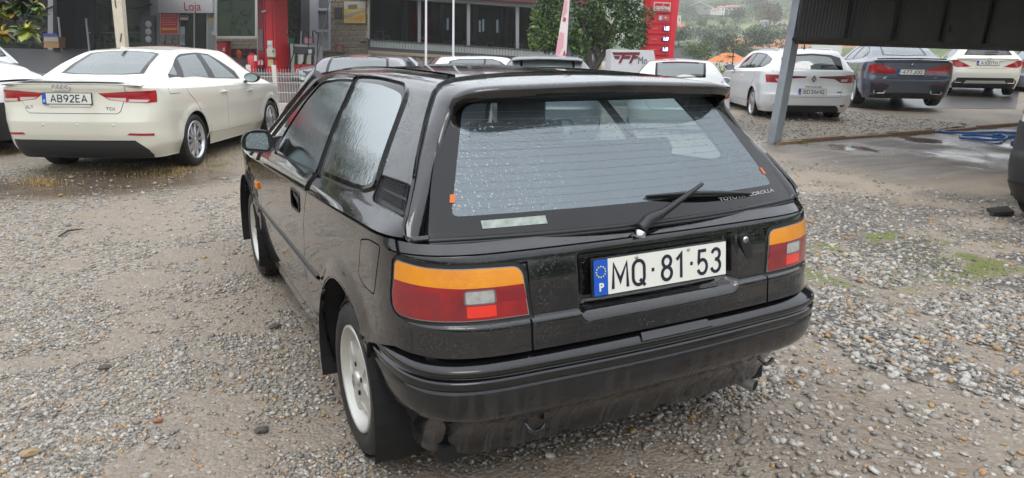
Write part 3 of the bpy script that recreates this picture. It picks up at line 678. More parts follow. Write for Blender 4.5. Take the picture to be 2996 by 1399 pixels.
    MB().lathe([(0, -.020), (.010, -.020), (.012, -.014)], lk+Vector((-.001, .010, .010)), 'y', 16).build('lock_barrel', steel, lo); MB().box(lk+Vector((-.001, -.0105, .010)), (.0018, .001, .010)).build('key_slot', seamm, lo)
    # ---------------- bumper
    zb = [.215, .235, .255, .30, .33, .36, .385, .400, .410, .420, .44, .47, .50, .514, .518, .522, .526, .53, .54, .549, .551, .555, .560, .563, .566, .576, .580, .584, .592, .600, .608, .615, .622, .628]
    ub = lin(0, .40, 12)+lin(.42, .96, 30)+lin(.98, 1.22, 10)
    SB = Sheet(U, [-x for x in reversed(ub[1:])]+ub, zb, flip=False)
    for sg in (-1, 1):
        q = (lambda P: P) if sg < 0 else mir
        s0 = -(BX1+BS+YW0-BYC); SB.region('hole', q([(s0-.5, .1), (s0+.305, .1), (s0+.305, .395)]+[(s0+.40*cos(a), .285+.40*sin(a)) for a in lin(.28, pi, 24)])) if False else SB.region('hole', q([(s0-.5, .1), (s0+.305, .1), (s0+.305, .395), (s0+.384, .397)]+[(s0+.40*cos(a), .285+.40*sin(a)) for a in lin(.30, pi, 24)]+[(s0-.5, .285)]))
        SB.region('hole', q([(-1.3, .66), (-1.06, .66), (-1.045, .60), (-1.3, .56)]))
    o = SB.build('rear_bumper', None, bmpm, car, rim=.012); o.location.x = .016
    # step pad on the bumper
    V = []; m = MB()
    for x0, x1, z0, z1, o_ in ((-.095, .190, .5835, .603, .0),):
        a = [Vector(U(x, z0))+Vector((0, -.006, .004)) for x in lin(x0, x1, 8)]; b = [Vector(U(x, z1))+Vector((0, 0, .010)) for x in lin(x0+.012, x1-.012, 8)]
        c = [p+Vector((0, .01, -.014)) for p in a]; d = [p+Vector((0, .02, -.01)) for p in b]; k = 9
        m.add(c+a+b+d, [(r*k+i, r*k+i+1, (r+1)*k+i+1, (r+1)*k+i) for r in range(3) for i in range(k-1)]+[(0, k, 2*k, 3*k), (k-1, 2*k-1, 3*k-1, 4*k-1)])
    pad = m.build('bumper_pad', bmpm, car)
    for x in (-.075, .150): MB().box(Vector(U(x+.02, .6035))+Vector((0, 0, .010)), (.036, .010, .003)).build('pad_lamp', mat('tan_mark', (.22, .17, .09), .5), pad)
    # tow hooks, exhaust, mud flaps
    for x, z in ((.60, .352), (-.385, .318)):
        y = .12 if x > 0 else .135; pts = [(x+.032*cos(a), y-.012+.006*cos(a), z+.020*sin(a)-.012) for a in lin(-2.9, -.2, 12)]
        MB().tube([(x-.05, y+.07, z+.03)]+pts, .0075, 8).build('tow_hook', bmpm, car)
    MB().tube([(.605, .16, .203), (.598, .18, .204), (.56, .36, .212), (.50, .55, .24)], [.024, .024, .023, .022], 14, cap=False).build('exhaust_pipe', mat('pipe_steel', (.50, .48, .44), .35, .7, var=(10, .5, (.15, .14, .13))), car)
    MB().tube([(.603, .165, .203), (.59, .26, .206)], .020, 12).build('pipe_bore', seamm, car)
    MB().tube([(.30, .40, .215), (.32, .40, .215), (.60, .42, .205), (.62, .42, .205)], [.05, .095, .095, .05], 18).build('silencer', mat('silencer_tin', (.42, .38, .30), .5, .4, var=(8, .6, (.25, .2, .14))), car)
    for sg in (-1, 1):
        for yw, xi, nm in ((.43, .60, 0), (2.86, .62, 1)):
            pol = rnd([(.838, .55), (.832, .44), (.815, .20), (.775, .105), (xi, .125), (xi, .52)], .04); m = MB()
            m.prism([(sg*a, b) for a, b in pol], .008, (0, yw, 0), (1, 0, 0), (0, 0, 1), (0, 1, 0)); m.build('mud_flap', rub, car)
    # wheels
    for sg in (-1, 1):
        main_wheel(car, sg*.716, YW0, sg, .5); main_wheel(car, sg*.716, YW1, sg, 1.2)
        for yw in (YW0, YW1):   # wheel wells
            m = MB(); A2 = lin(-.35, pi+.35, 20); V = []
            for xx in (.843, .52): V += [(sg*xx, yw+.386*cos(a), .285+.386*sin(a)) for a in A2]
            m.add(V, [(i, i+1, 22+i-1+0, 21+i) if False else (i, i+1, 21+i+1, 21+i) for i in range(20)]); m.add([(sg*.52, yw+.40*cos(a), .285+.40*sin(a)) for a in A2], [tuple(range(21))]); m.build('wheel_well', seamm, car)
    # mirrors
    for sg in (-1, 1):
        mo = rnd([(-.968, 1.0), (-.955, .963), (-.835, .948), (-.812, .962), (-.808, 1.01), (-.832, 1.058), (-.90, 1.066), (-.95, 1.050)], .022); mg = rnd([(-.946, 1.022), (-.946, .978), (-.85, .964), (-.838, .975), (-.842, 1.030), (-.852, 1.048), (-.925, 1.050)], .010)
        k = len(mo); cx, cz_ = -.885, 1.005; V = []; rows = [(2.085, .90), (2.075, .985), (2.085, 1.0), (2.12, 1.0), (2.16, .90), (2.185, .62), (2.195, .2)]
        for y, sc in rows: V += [(-sg*(cx+(p[0]-cx)*sc), y, cz_+(p[1]-cz_)*sc) for p in mo]
        b = MB().add(V, [(r*k+i, r*k+(i+1) % k, (r+1)*k+(i+1) % k, (r+1)*k+i) for r in range(6) for i in range(k)], True); b.add(V[-k:], [tuple(range(k))]); b.add(V[:k], [tuple(range(k))]); mh = b.build('door_mirror', plast, car)
        MB().prism([(-sg*p[0], p[1]) for p in mg], -.004, (0, 2.083, 0), (1, 0, 0), (0, 0, 1), (0, 1, 0)).build('mirror_glass', mat('mirror', (.42, .50, .53), .06, 1, bump=('noise', 120, .25)), mh)
        MB().add([(sg*.80, 2.06, .955), (sg*.80, 2.22, .955), (sg*.775, 2.20, 1.02), (sg*.765, 2.09, 1.03), (sg*.84, 2.09, .965), (sg*.84, 2.15, .965), (sg*.83, 2.14, 1.02), (sg*.83, 2.09, 1.02)], [(0, 1, 5, 4), (1, 2, 6, 5), (2, 3, 7, 6), (3, 0, 4, 7), (4, 5, 6, 7), (0, 3, 2, 1)]).build('mirror_foot', plast, mh)
    # ---------------- windscreen, bonnet, nose underside
    V = []; F = []
    for i, t in enumerate(lin(0, 1, 8)):
        for j, a in enumerate(lin(-1, 1, 14)):
            xb_, xt = .735, .525; yb_ = 3.06-.16*a*a; yt = 2.41-.11*a*a; zt = 1.348-.030*a*a; x = a*(xb_+(xt-xb_)*t); V.append((x, yb_+(yt-yb_)*t, .885+(zt-.885)*t+.02*sin(pi*t)*(1-.5*a*a)))
    F = [(i*15+j, i*15+j+1, (i+1)*15+j+1, (i+1)*15+j) for i in range(8) for j in range(14)]
    MB().add(V, F, True).build('windscreen', gl_front, car)
    for sg in (-1, 1): MB().tube([(sg*.735, 2.90, .89), (sg*.63, 2.60, 1.13), (sg*.527, 2.30, 1.325)], .024, 8).build('screen_pillar', blk, car)
    V = []
    for i, y in enumerate(lin(2.80, 3.93, 16)):
        for j, a in enumerate(lin(-1, 1, 14)):
            s_ = .95+y-YC; x = abs(B(s_, zc(y))[0])*a if y < 3.9 else .70*a; V.append((x, y+.03*(1-a*a), zc(y)-.002+.035*(1-a**4)*min(1, (3.97-y)*4)))
    MB().add(V, [(i*15+j, i*15+j+1, (i+1)*15+j+1, (i+1)*15+j) for i in range(16) for j in range(14)], True).build('bonnet', blk, car)
    MB().box((0, 2.0, .235), (1.36, 3.6, .05)).build('underbody', seamm, car)
    a0 = at(908, 268, (Vector((-.57, 2.33, 1.26))-CAM).dot(fw)); a1 = at(966, -8, (Vector((-.57, 2.33, 1.26))-CAM).dot(fw)+.25); MB().tube([a0, a0.lerp(a1, .5), a1], [.0045, .003, .0022], 6).build('aerial', rub, car); MB().tube([a0+Vector((.02, -.06, -.05)), a0+Vector((0, 0, .005))], [.018, .010], 6).build('aerial_foot', plast, car)
    # ---------------- cabin
    ci = empty('cabin'); ci.parent = car
    MB().box((0, 1.75, .30), (1.46, 2.5, .04)).build('floor_carpet', cabm, ci)
    for sg in (-1, 1): MB().box((sg*.725, 1.7, .60), (.04, 2.6, .60)).build('side_trim', cabm, ci)
    MB().box((0, .43, .875), (1.34, .52, .02)).box((0, .72, .93), (1.30, .08, .12), bev=.03).build('parcel_shelf', cabm, ci)
    def seat(x, y, wd, hr):
        s = empty('seat', (x, y, 0)); s.parent = ci
        return s
    def seat_parts(nm, x, y, wd, n):
        m = MB().box((x, y+.26, .47), (wd, .52, .16), bev=.05); V = []
        m.build(nm+'_cushion', seatm, ci)
        b = MB(); P = [(0, .50), (-.10, 1.06), (-.06, 1.10), (.02, 1.09), (.13, .52)]
        b.prism(P, wd, (x-wd/2, y, 0), (0, 1, 0), (0, 0, 1), (1, 0, 0)); b.build(nm+'_backrest', seatm, ci)
        for k in range(n):
            hx = x+(k-(n-1)/2)*wd/n; MB().box((hx, y-.08, 1.17), (.26, .09, .17), bev=.035).build('headrest', seatm, ci)
    seat_parts('front_seat', -.36, 1.72, .50, 1); seat_parts('front_seat', .36, 1.72, .50, 1); seat_parts('rear_seat', 0, .84, 1.22, 0)
    MB().box((0, 2.72, .80), (1.38, .38, .20), bev=.05).build('dashboard', cabm, ci)
    MB().tube([(-.36+.185*cos(a), 2.40+.05*sin(a), .86+.18*sin(a)) for a in lin(0, 2*pi, 24)], .016, 8).build('steering_wheel', plast, ci)
    MB().box((0, 2.43, 1.27), (.22, .03, .06), bev=.01).build('inner_mirror', plast, ci)
    return car
black_hatchback()
class CarShape:
    """generic car body; origin on the ground under the rear axle, y forward. lower wrap: low(s,z); upper skin: top(u,t)"""
    def __init__(c, W=.9, ro=.95, wb=2.64, fo=.87, R=.316, zp=None, yr=None, belt=((-1, .93), (3.5, .86)), rows=(), X1=.5, b=.45, n=3.0, SC=.55, fl=.012, arch=.36):
        c.W = W; c.ro = ro; c.wb = wb; c.fo = fo; c.R = R; c.zp = zp or ([.2, .28, .4, .55, .7, .9, 1.0], [-.06, -.035, -.02, -.004, 0, 0, -.01]); c.yr = yr or ([.2, .35, .5, .7, .9, 1.05], [.10, .03, 0, .02, .05, .09])
        c.belt = belt; c.rows = rows; c.X1 = X1; c.b = b; c.n = n; c.SC = SC; c.fl = fl; c.arch = arch; c.yE = -ro+b; c.yF = wb+fo-.55
        c.tk = [r[0] for r in rows]; c.cols = list(zip(*[r[1:] for r in rows]))
    def zb(c, y): return itp(y, [p[0] for p in c.belt], [p[1] for p in c.belt])
    def half(c, y, z):
        w = c.W+itp(z, *c.zp)
        if y > c.wb*.75: w -= .09*((y-c.wb*.75)/(c.fo+c.wb*.25))**2.2
        for yw in (0, c.wb):
            d = hypot(y-yw, z-c.R); w += c.fl*sst(c.arch+.10, c.arch+.015, d)*(z > .12)
        return w
    def low(c, s, z):
        sg = -1 if s < 0 else 1; s = abs(s); y0 = -c.ro+itp(z, *c.yr)
        if s <= c.X1: return (sg*s, y0+.02*(s/c.X1)**2, z)
        s1 = c.X1+c.SC
        if s < s1:
            u, v = corner((s-c.X1)/c.SC, c.n); w = c.half(c.yE, z); x = c.X1+(w-c.X1)*u
            return (sg*x, c.yE-(c.yE-y0-.02)*v+.08*(x-c.X1)*(1-u), z)
        y = c.yE+s-s1
        if y <= c.yF: return (sg*c.half(y, z), y, z)
        p = min(1, (y-c.yF)/.9); u, v = corner(1-p, 2.6); w = c.half(c.yF, z); fz = -.10*sst(.55, .95, z)
        return (sg*(.0+w*u), c.yF+(.55+fz)*v, z)
    def smax(c): return c.X1+c.SC+c.yF-c.yE+.9
    def sy(c, y): return c.X1+c.SC+y-c.yE
    def bx(c, y, z):
        if y >= c.yE: return c.half(y, z)
        lo, hi = c.X1, c.X1+c.SC
        for _ in range(24):
            m = (lo+hi)/2
            if c.low(m, z)[1] < y: lo = m
            else: hi = m
        return c.low(lo, z)[0]
    def top(c, u, t):
        sg = -1 if u < 0 else 1; u = abs(u)
        yb, xe, ye, ze, yc, zc_ = [itp(t, c.tk, col) for col in c.cols]
        if yb > c.yF: zb_ = c.zb(yb); p = c.low(c.smax()-.9+(yb-c.yF)/.55*.62, zb_); xb = p[0]
        else: zb_ = c.zb(yb); xb = c.bx(yb, zb_)
        h = max(0, ze-zb_); k = min(1, h/.25); q = .035*k
        # belt, shoulder, glass foot, roof edge, roof, centre
        P = [(xb, yb, zb_), (xb-.02-.01*k, yb, zb_+.020+.018*k), (xb-.045*k-.03, yb+(ye-yb)*.08, zb_+min(.05+.02*k, h*.5)), (xe+.012*k, ye, ze-.030*k), (xe-.035*k-.01, ye+(yc-ye)*.1, ze+.012*k+(zc_-ze)*.15), (xe*.55, ye+(yc-ye)*.6, ze+(zc_-ze)*.75), (0, yc, zc_)]
        U_ = [0, .05, .10, 1.0, 1.1, 1.45, 2.0]
        if u >= 2: p = P[-1]
        elif .10 <= u <= 1.0:
            f = (u-.1)/.9; a, b_ = P[2], P[3]; p = [a[i]+(b_[i]-a[i])*f for i in range(3)]; p[0] += .016*k*sin(pi*f)
        else:
            i = 0
            while u > U_[i+1]: i += 1
            f = (u-U_[i])/(U_[i+1]-U_[i])
            def tan_(j):
                if j == 0: return [(P[1][m]-P[0][m])/(U_[1]-U_[0]) for m in range(3)]
                if j == 6: return [(P[6][0]-P[5][0])/(U_[6]-U_[5]), 0, 0]
                if j == 2: a_, b2 = P[1], P[2]; return [(b2[m]-a_[m])/(U_[2]-U_[1])*.8 for m in range(3)]
                if j == 3: a_, b2 = P[3], P[4]; return [(b2[m]-a_[m])/(U_[4]-U_[3]) for m in range(3)]
                return [(P[j+1][m]-P[j-1][m])/(U_[j+1]-U_[j-1]) for m in range(3)]
            ta, tb = tan_(i), tan_(i+1); d = U_[i+1]-U_[i]; a, b_ = P[i], P[i+1]
            p = [a[m]*(1+2*f)*(1-f)**2+d*ta[m]*f*(1-f)**2+b_[m]*f*f*(3-2*f)+d*tb[m]*f*f*(f-1) for m in range(3)]
        return (sg*p[0], p[1], p[2])
AUDI = CarShape(W=.896, ro=.955, wb=2.637, fo=.86, R=.316, zp=([.2, .30, .36, .42, .50, .60, .70, .80, .90, 1.0], [-.10, -.055, -.03, -.022, -.02, -.012, -.002, 0, -.006, -.03]),
    yr=([.2, .27, .33, .40, .47, .55, .60, .615, .68, .78, .90, .96, .985, 1.02], [.16, .08, .045, .03, .012, .004, 0, .004, .018, .035, .045, .03, .028, .05]),
    belt=((-1, .965), (0, .93), (1.2, .915), (2.6, .88), (3.4, .74)), X1=.52, b=.50, SC=.62, n=2.8, fl=.014, arch=.355,
    rows=[(-.95, -.90, .74, -.905, .985, -.935, 1.002), (-.7, -.70, .735, -.70, 1.0, -.72, 1.028), (-.42, -.42, .72, -.44, 1.010, -.50, 1.050), (.08, .08, .645, .03, 1.20, -.06, 1.225), (.50, .50, .575, .46, 1.325, .40, 1.372), (1.2, 1.2, .565, 1.2, 1.352, 1.2, 1.414), (1.75, 1.75, .56, 1.75, 1.335, 1.80, 1.395), (2.2, 2.2, .635, 2.2, 1.175, 2.35, 1.20), (2.62, 2.62, .72, 2.62, .98, 2.85, 1.0), (3.2, 3.2, .68, 3.2, .86, 3.2, .90), (3.46, 3.44, .52, 3.42, .74, 3.46, .76)])
ESTATE = CarShape(W=.907, ro=1.0, wb=2.712, fo=.91, R=.317, zp=([.2, .30, .40, .50, .60, .75, .88, 1.0], [-.09, -.045, -.02, -.014, -.01, 0, -.004, -.02]),
    yr=([.2, .30, .36, .42, .50, .545, .56, .60, .78, .90, .98, 1.04], [.15, .06, .03, .02, .005, .0, .012, .028, .045, .035, .05, .09]),
    belt=((-1, .985), (0, .97), (1.2, .945), (2.7, .90), (3.5, .76)), X1=.52, b=.52, SC=.62, n=2.7, arch=.355,
    rows=[(-.95, -.86, .70, -.88, 1.005, -.935, 1.02), (-.75, -.74, .645, -.72, 1.20, -.80, 1.235), (-.55, -.58, .585, -.58, 1.355, -.64, 1.40), (0, 0, .585, 0, 1.375, 0, 1.43), (1.2, 1.2, .575, 1.2, 1.385, 1.2, 1.452), (1.75, 1.75, .56, 1.75, 1.36, 1.82, 1.43), (2.2, 2.2, .64, 2.2, 1.21, 2.4, 1.22), (2.7, 2.7, .72, 2.7, 1.0, 2.95, 1.02), (3.25, 3.25, .68, 3.25, .88, 3.25, .92), (3.55, 3.53, .5, 3.5, .76, 3.55, .78)])
BIGSEDAN = CarShape(W=.934, ro=1.06, wb=2.975, fo=.9, R=.335, zp=([.2, .30, .42, .55, .66, .78, .90, 1.02], [-.10, -.05, -.025, -.012, 0, 0, -.01, -.035]),
    yr=([.2, .28, .34, .42, .52, .60, .66, .70, .74, .85, .97, 1.03, 1.08], [.17, .09, .06, .035, .012, 0, .012, .03, .035, .045, .045, .03, .06]),
    belt=((-1.1, 1.0), (0, .975), (1.3, .96), (2.9, .92), (3.8, .78)), X1=.55, b=.50, SC=.62, n=2.8, arch=.37,
    rows=[(-1.05, -1.0, .76, -1.0, 1.03, -1.04, 1.05), (-.8, -.80, .75, -.80, 1.045, -.82, 1.075), (-.50, -.50, .72, -.52, 1.06, -.60, 1.10), (.1, .10, .64, .05, 1.26, -.05, 1.29), (.6, .60, .58, .55, 1.385, .5, 1.435), (1.4, 1.4, .57, 1.4, 1.41, 1.4, 1.478), (2.0, 2.0, .565, 2.0, 1.39, 2.05, 1.45), (2.5, 2.5, .65, 2.5, 1.22, 2.65, 1.25), (2.95, 2.95, .74, 2.95, 1.03, 3.15, 1.06), (3.6, 3.6, .68, 3.6, .92, 3.6, .95), (3.86, 3.84, .5, 3.8, .78, 3.85, .8)])
WAGON = CarShape(W=.89, ro=1.0, wb=2.74, fo=.92, R=.33, zp=([.2, .30, .40, .55, .75, .90, 1.05], [-.10, -.05, -.02, -.005, 0, -.004, -.025]), yr=([.2, .32, .42, .55, .6, .8, .95, 1.05, 1.08], [.14, .05, .02, 0, .03, .05, .06, .07, .12]),
    belt=((-1, 1.02), (0, 1.0), (1.2, .97), (2.7, .92), (3.5, .78)), X1=.50, b=.55, SC=.65, n=2.6, arch=.365,
    rows=[(-.95, -.84, .72, -.86, 1.05, -.92, 1.06), (-.55, -.62, .66, -.60, 1.27, -.68, 1.30), (-.22, -.40, .585, -.36, 1.395, -.42, 1.45), (.2, .2, .59, .2, 1.42, .2, 1.475), (1.2, 1.2, .58, 1.2, 1.42, 1.2, 1.488), (1.75, 1.75, .56, 1.75, 1.38, 1.82, 1.45), (2.2, 2.2, .64, 2.2, 1.22, 2.4, 1.25), (2.7, 2.7, .73, 2.7, 1.01, 2.95, 1.03), (3.25, 3.25, .68, 3.25, .90, 3.25, .94), (3.55, 3.53, .5, 3.5, .78, 3.55, .8)])
SHOOT = CarShape(W=.888, ro=1.0, wb=2.70, fo=.93, R=.32, zp=([.2, .30, .40, .55, .75, .90, 1.05], [-.09, -.05, -.025, -.008, 0, -.004, -.03]), yr=([.2, .28, .36, .50, .62, .70, .80, .95, 1.02, 1.05], [.15, .07, .04, .012, 0, .012, .03, .045, .02, .06]),
    belt=((-1, .985), (0, .965), (1.2, .93), (2.7, .88), (3.5, .76)), X1=.50, b=.52, SC=.62, n=2.5, arch=.36,
    rows=[(-.95, -.88, .74, -.88, 1.01, -.93, 1.03), (-.7, -.66, .67, -.66, 1.17, -.74, 1.20), (-.35, -.35, .59, -.35, 1.315, -.42, 1.365), (.3, .3, .57, .3, 1.36, .3, 1.41), (1.2, 1.2, .56, 1.2, 1.37, 1.2, 1.435), (1.75, 1.75, .55, 1.75, 1.34, 1.82, 1.41), (2.2, 2.2, .63, 2.2, 1.19, 2.4, 1.21), (2.7, 2.7, .72, 2.7, .98, 2.95, 1.0), (3.25, 3.25, .68, 3.25, .87, 3.25, .90), (3.55, 3.53, .5, 3.5, .76, 3.55, .78)])
HATCH = CarShape(W=.875, ro=.74, wb=2.55, fo=.88, R=.31, zp=([.2, .30, .40, .55, .75, .92, 1.05], [-.09, -.05, -.02, -.005, 0, -.004, -.025]), yr=([.2, .30, .42, .55, .62, .8, .95, 1.05], [.14, .05, .01, 0, .03, .06, .09, .14]),
    belt=((-1, 1.0), (0, .98), (1.2, .95), (2.5, .91), (3.4, .78)), X1=.45, b=.50, SC=.60, n=2.5, arch=.35,
    rows=[(-.68, -.58, .70, -.60, 1.03, -.66, 1.04), (-.5, -.48, .64, -.46, 1.22, -.54, 1.25), (-.3, -.30, .58, -.30, 1.38, -.38, 1.43), (.3, .3, .58, .3, 1.42, .3, 1.475), (1.1, 1.1, .57, 1.1, 1.42, 1.1, 1.49), (1.6, 1.6, .55, 1.6, 1.38, 1.68, 1.45), (2.05, 2.05, .63, 2.05, 1.21, 2.2, 1.24), (2.5, 2.5, .71, 2.5, 1.0, 2.75, 1.02), (3.1, 3.1, .66, 3.1, .89, 3.1, .92), (3.36, 3.34, .5, 3.3, .78, 3.36, .8)])
# ------------------------------------------------------------ parked cars
gl_car = glass('car_glass', (.55, .64, .62), ior=2.0, haze=.24, hcol=(.46, .55, .55))  # pale film lightens the panes in place of mirrored sky
gl_dark = glass('tinted_glass', (.16, .18, .19), ior=1.7)
cream = mat('cream_white_paint', (.74, .72, .62), rough=.16, coat=.6, bump=('drops', 190, .06, .003))
pure = mat('white_paint', (.80, .81, .82), rough=.16, coat=.6)
bluegrey = mat('blue_grey_paint', (.12, .135, .175), rough=.22, metal=.45, coat=.8)
mauve = mat('mauve_grey_paint', (.17, .16, .18), rough=.25, metal=.4, coat=.8, bump=('drops', 150, .2, .004))
greyp = mat('grey_paint', (.21, .22, .24), rough=.28, metal=.4, coat=.6, bump=('drops', 150, .2, .004))
clad = mat('grey_cladding', (.022, .023, .026), rough=.5)
lampr = mat('car_lamp_red', (.42, .012, .018), rough=.12, coat=1, var=(11, .6, (.22, .006, .012)))
lampw = mat('car_lamp_clear', (.62, .54, .52), rough=.15, coat=1)
lampd = mat('car_lamp_smoked', (.16, .008, .015), rough=.12, coat=1)
chrome = mat('chrome', (.75, .75, .76), rough=.12, metal=1)
alloy = mat('bright_alloy', (.66, .66, .67), rough=.28, metal=.85)
def car_wheel(parent, x, y, R, side, n=10, wd=.205, dual=False, mt=None):
    t = MB().lathe([(R*q if q > 1.5 else R*q, h*wd/2) for q, h in ((.70, -.75), (.76, -1), (.90, -1), (.975, -.8), (1, -.5), (1, .5), (.975, .8), (.90, 1), (.76, 1), (.70, .75))], (0, 0, 0), 'x', 36).build('wheel', tyrem, parent, (x, y, R))
    s = side; h = wd/2; r1 = R*.70
    b = MB(); b.lathe([(r1*1.02, s*h*.70), (r1*1.03, s*h*.98), (r1*.96, s*h*1.0), (r1*.93, s*h*.6), (r1*.90, -s*h*.3)], (0, 0, 0), 'x', 36)
    for k in range(n):
        for dq in ((-.10, .10) if dual else (0,)):
            a = 2*pi*k/n+dq; ca, sa = cos(a), sin(a); w0, w1 = r1*.085, r1*(.10 if not dual else .075)
            P = [(r1*.14, -w0), (r1*.95, -w1), (r1*.95, w1), (r1*.14, w0)]; V = []
            for hh, k_ in ((s*h*.62, 1), (s*h*.88, .75)):
                V += [(hh-(s*h*.12 if p[0] > r1*.5 and hh*s > h*.7 else 0), p[0]*ca-p[1]*k_*sa, p[0]*sa+p[1]*k_*ca) for p in P]
            b.add(V, [(0, 1, 5, 4), (1, 2, 6, 5), (2, 3, 7, 6), (3, 0, 4, 7), (4, 5, 6, 7)])
    b.lathe([(0, s*h*.90), (r1*.16, s*h*.86), (r1*.2, s*h*.6)], (0, 0, 0), 'x', 18); b.build('rim', mt or alloy, t)
    MB().lathe([(0, s*h*.15), (r1*.92, s*h*.15)], (0, 0, 0), 'x', 24).build('brake_disc', seamm, t)
    return t
def plate(car, pos, chars, tilt=-.15, rx=0, w=.52, fg=None, sep=True):
    p = empty('number_plate', pos); p.parent = car; p.rotation_euler = (tilt, 0, rx)
    MB().box((0, 0, 0), (w+.012, .010, .122)).build('plate_frame', rub, p); MB().box((.02, -.006, 0), (w-.04, .006, .110)).build('plate_face', white, p); MB().box((-w/2+.02, -.006, 0), (.040, .006, .110)).build('country_band', blue, p)
    strokes('plate_characters', chars, .070, .0115, fg or inkm, p, (.022, -.0095, 0), gap=.24, fit=.385); strokes('country_letter', 'P', .028, .006, white, p, (-w/2+.02, -.0095, -.030))
    return p
def make_car(sh, name, pose, label, paint, low=(), topr=(), top_glass=None, wheel=dict(n=10), group='parked cars', mirror=None, zlim=.2, und=True, fine=1.0, cat='car', inside_=True):
    car = empty(name, pose[:3], R_(pose[3]), label, cat, group)
    us = lin(0, sh.X1, 8)+[sh.X1+sh.SC*i/14 for i in range(1, 15)]+[sh.X1+sh.SC+q for q in lin(.1, sh.yF-sh.yE, 34)]+[sh.smax()-.9+.9*i/10 for i in range(1, 11)]
    zs = sorted(set(lin(zlim, 1.12, 26)+[p for p in sh.yr[0] if p > zlim]))
    S = Sheet(sh.low, [-q for q in us[:0:-1]]+us, zs, flip=False)
    for yw in (0, sh.wb):
        c_ = circ(sh.sy(yw), sh.R*.98, sh.arch, 30); S.region('hole', c_); S.region('hole', mir(c_))
    # upper boundary of the lower wrap
    def s_of(x, z):
        lo, hi = 0, sh.X1+sh.SC
        for _ in range(24):
            m = (lo+hi)/2
            if sh.low(m, z)[0] < x: lo = m
            else: hi = m
        return lo
    t0 = sh.tk[0]; r0 = [sh.top(q, t0) for q in lin(2, 0, 12)]; edge = [(s_of(p[0], p[2]) if i else 0, p[2]) for i, p in enumerate(r0)]
    yb0 = itp(t0, sh.tk, sh.cols[0]); ys = [y for y in lin(yb0, sh.yF, 30)[1:]]
    for y in ys: edge.append((sh.sy(y) if y > sh.yE else s_of(sh.bx(y, sh.zb(y)), sh.zb(y)), sh.zb(y)))
    edge += [(sh.smax()-.9+.9*i/8, sh.zb(sh.yF+.55*i/8)) for i in range(1, 9)]
    pol = [(-a, b) for a, b in edge[:0:-1]]+edge; S.region('hole', [(-9, 2), (-9, edge[-1][1])]+pol+[(9, edge[-1][1]), (9, 2)])
    def ta(a, t): q = 2-abs(a); return sh.top(-q if a < 0 else q, t) if q > 1e-6 else sh.top(1e-6 if a >= 0 else -1e-6, t)
    As = [2, 1.975, 1.95, 1.92, 1.9]+lin(1.8, 1.1, 7)+[1.0, .96, .92, .88, .8, .7, .55, .4, .27, .13]
    ts = sorted(set([round(v, 4) for v in lin(sh.tk[0], sh.tk[-1], int(62*fine))]+list(sh.tk)))
    T = Sheet(ta, [-a for a in As]+[0]+As[::-1], ts, flip=False)
    parts = []
    for dest, regs in ((S, low), (T, topr)):
        for k, r in enumerate(regs):
            nm, poly, m = r['n'], r['p'], r.get('m'); both = r.get('both', True)
            for j, P in enumerate([poly, mir(poly)] if both else [poly]):
                key = '%s%d_%d' % (nm, k, j); dest.region(key, P, gap=r.get('gap', 0), gapname='seam'); parts.append((dest, key, nm, m, r))
    body = S.build('body', None, paint, car, rim=.012); T.build('upper_body', None, paint, car)
    made = {}
    for dest, key, nm, m, r in parts:
        if m == 'hole': continue
        o = dest.build(nm, key, m or paint, car if not r.get('on') else made.get(r['on'], car), off=r.get('off', .003), rim=r.get('rim', .006))
        if o: made[nm] = o
    for sht in (S, T): sht.build('joint', 'seam', seamm, car, off=-.006)
    for yw in (0, sh.wb):
        for sg in (-1, 1):
            car_wheel(car, sg*(sh.W-.125), yw, sh.R, sg, **wheel)
            m = MB(); A2 = lin(-.3, pi+.3, 14); V = []
            for xx in (sh.W-.012, sh.W-.36): V += [(sg*xx, yw+(sh.arch+.004)*cos(a), sh.R*.98+(sh.arch+.004)*sin(a)) for a in A2]
            m.add(V, [(i, i+1, 15+i+1, 15+i) for i in range(14)]); m.add([(sg*(sh.W-.36), yw+(sh.arch+.01)*cos(a), sh.R*.98+(sh.arch+.01)*sin(a)) for a in A2], [tuple(range(15))]); m.build('wheel_well', seamm, car)
    MB().box((0, (sh.wb)/2, .27), (1.1, sh.wb+1.1, .10)).build('underbody', seamm, car)
    if inside_:
        MB().box((0, 1.15, .66), (sh.W*1.62, 2.5, .40)).build('cabin_tub', cabm, car)
        for x in (-.36, .36):
            for y, z in ((.55, .98), (1.35, .98)):
                MB().box((x, y, z-.06), (.46, .14, .44), bev=.06).build('seat', cabm, car); MB().box((x, y-.03, z+.24), (.26, .10, .15), bev=.04).build('headrest', cabm, car)
        MB().box((0, 2.05, .93), (1.3, .4, .14), bev=.05).build('dashboard', cabm, car)
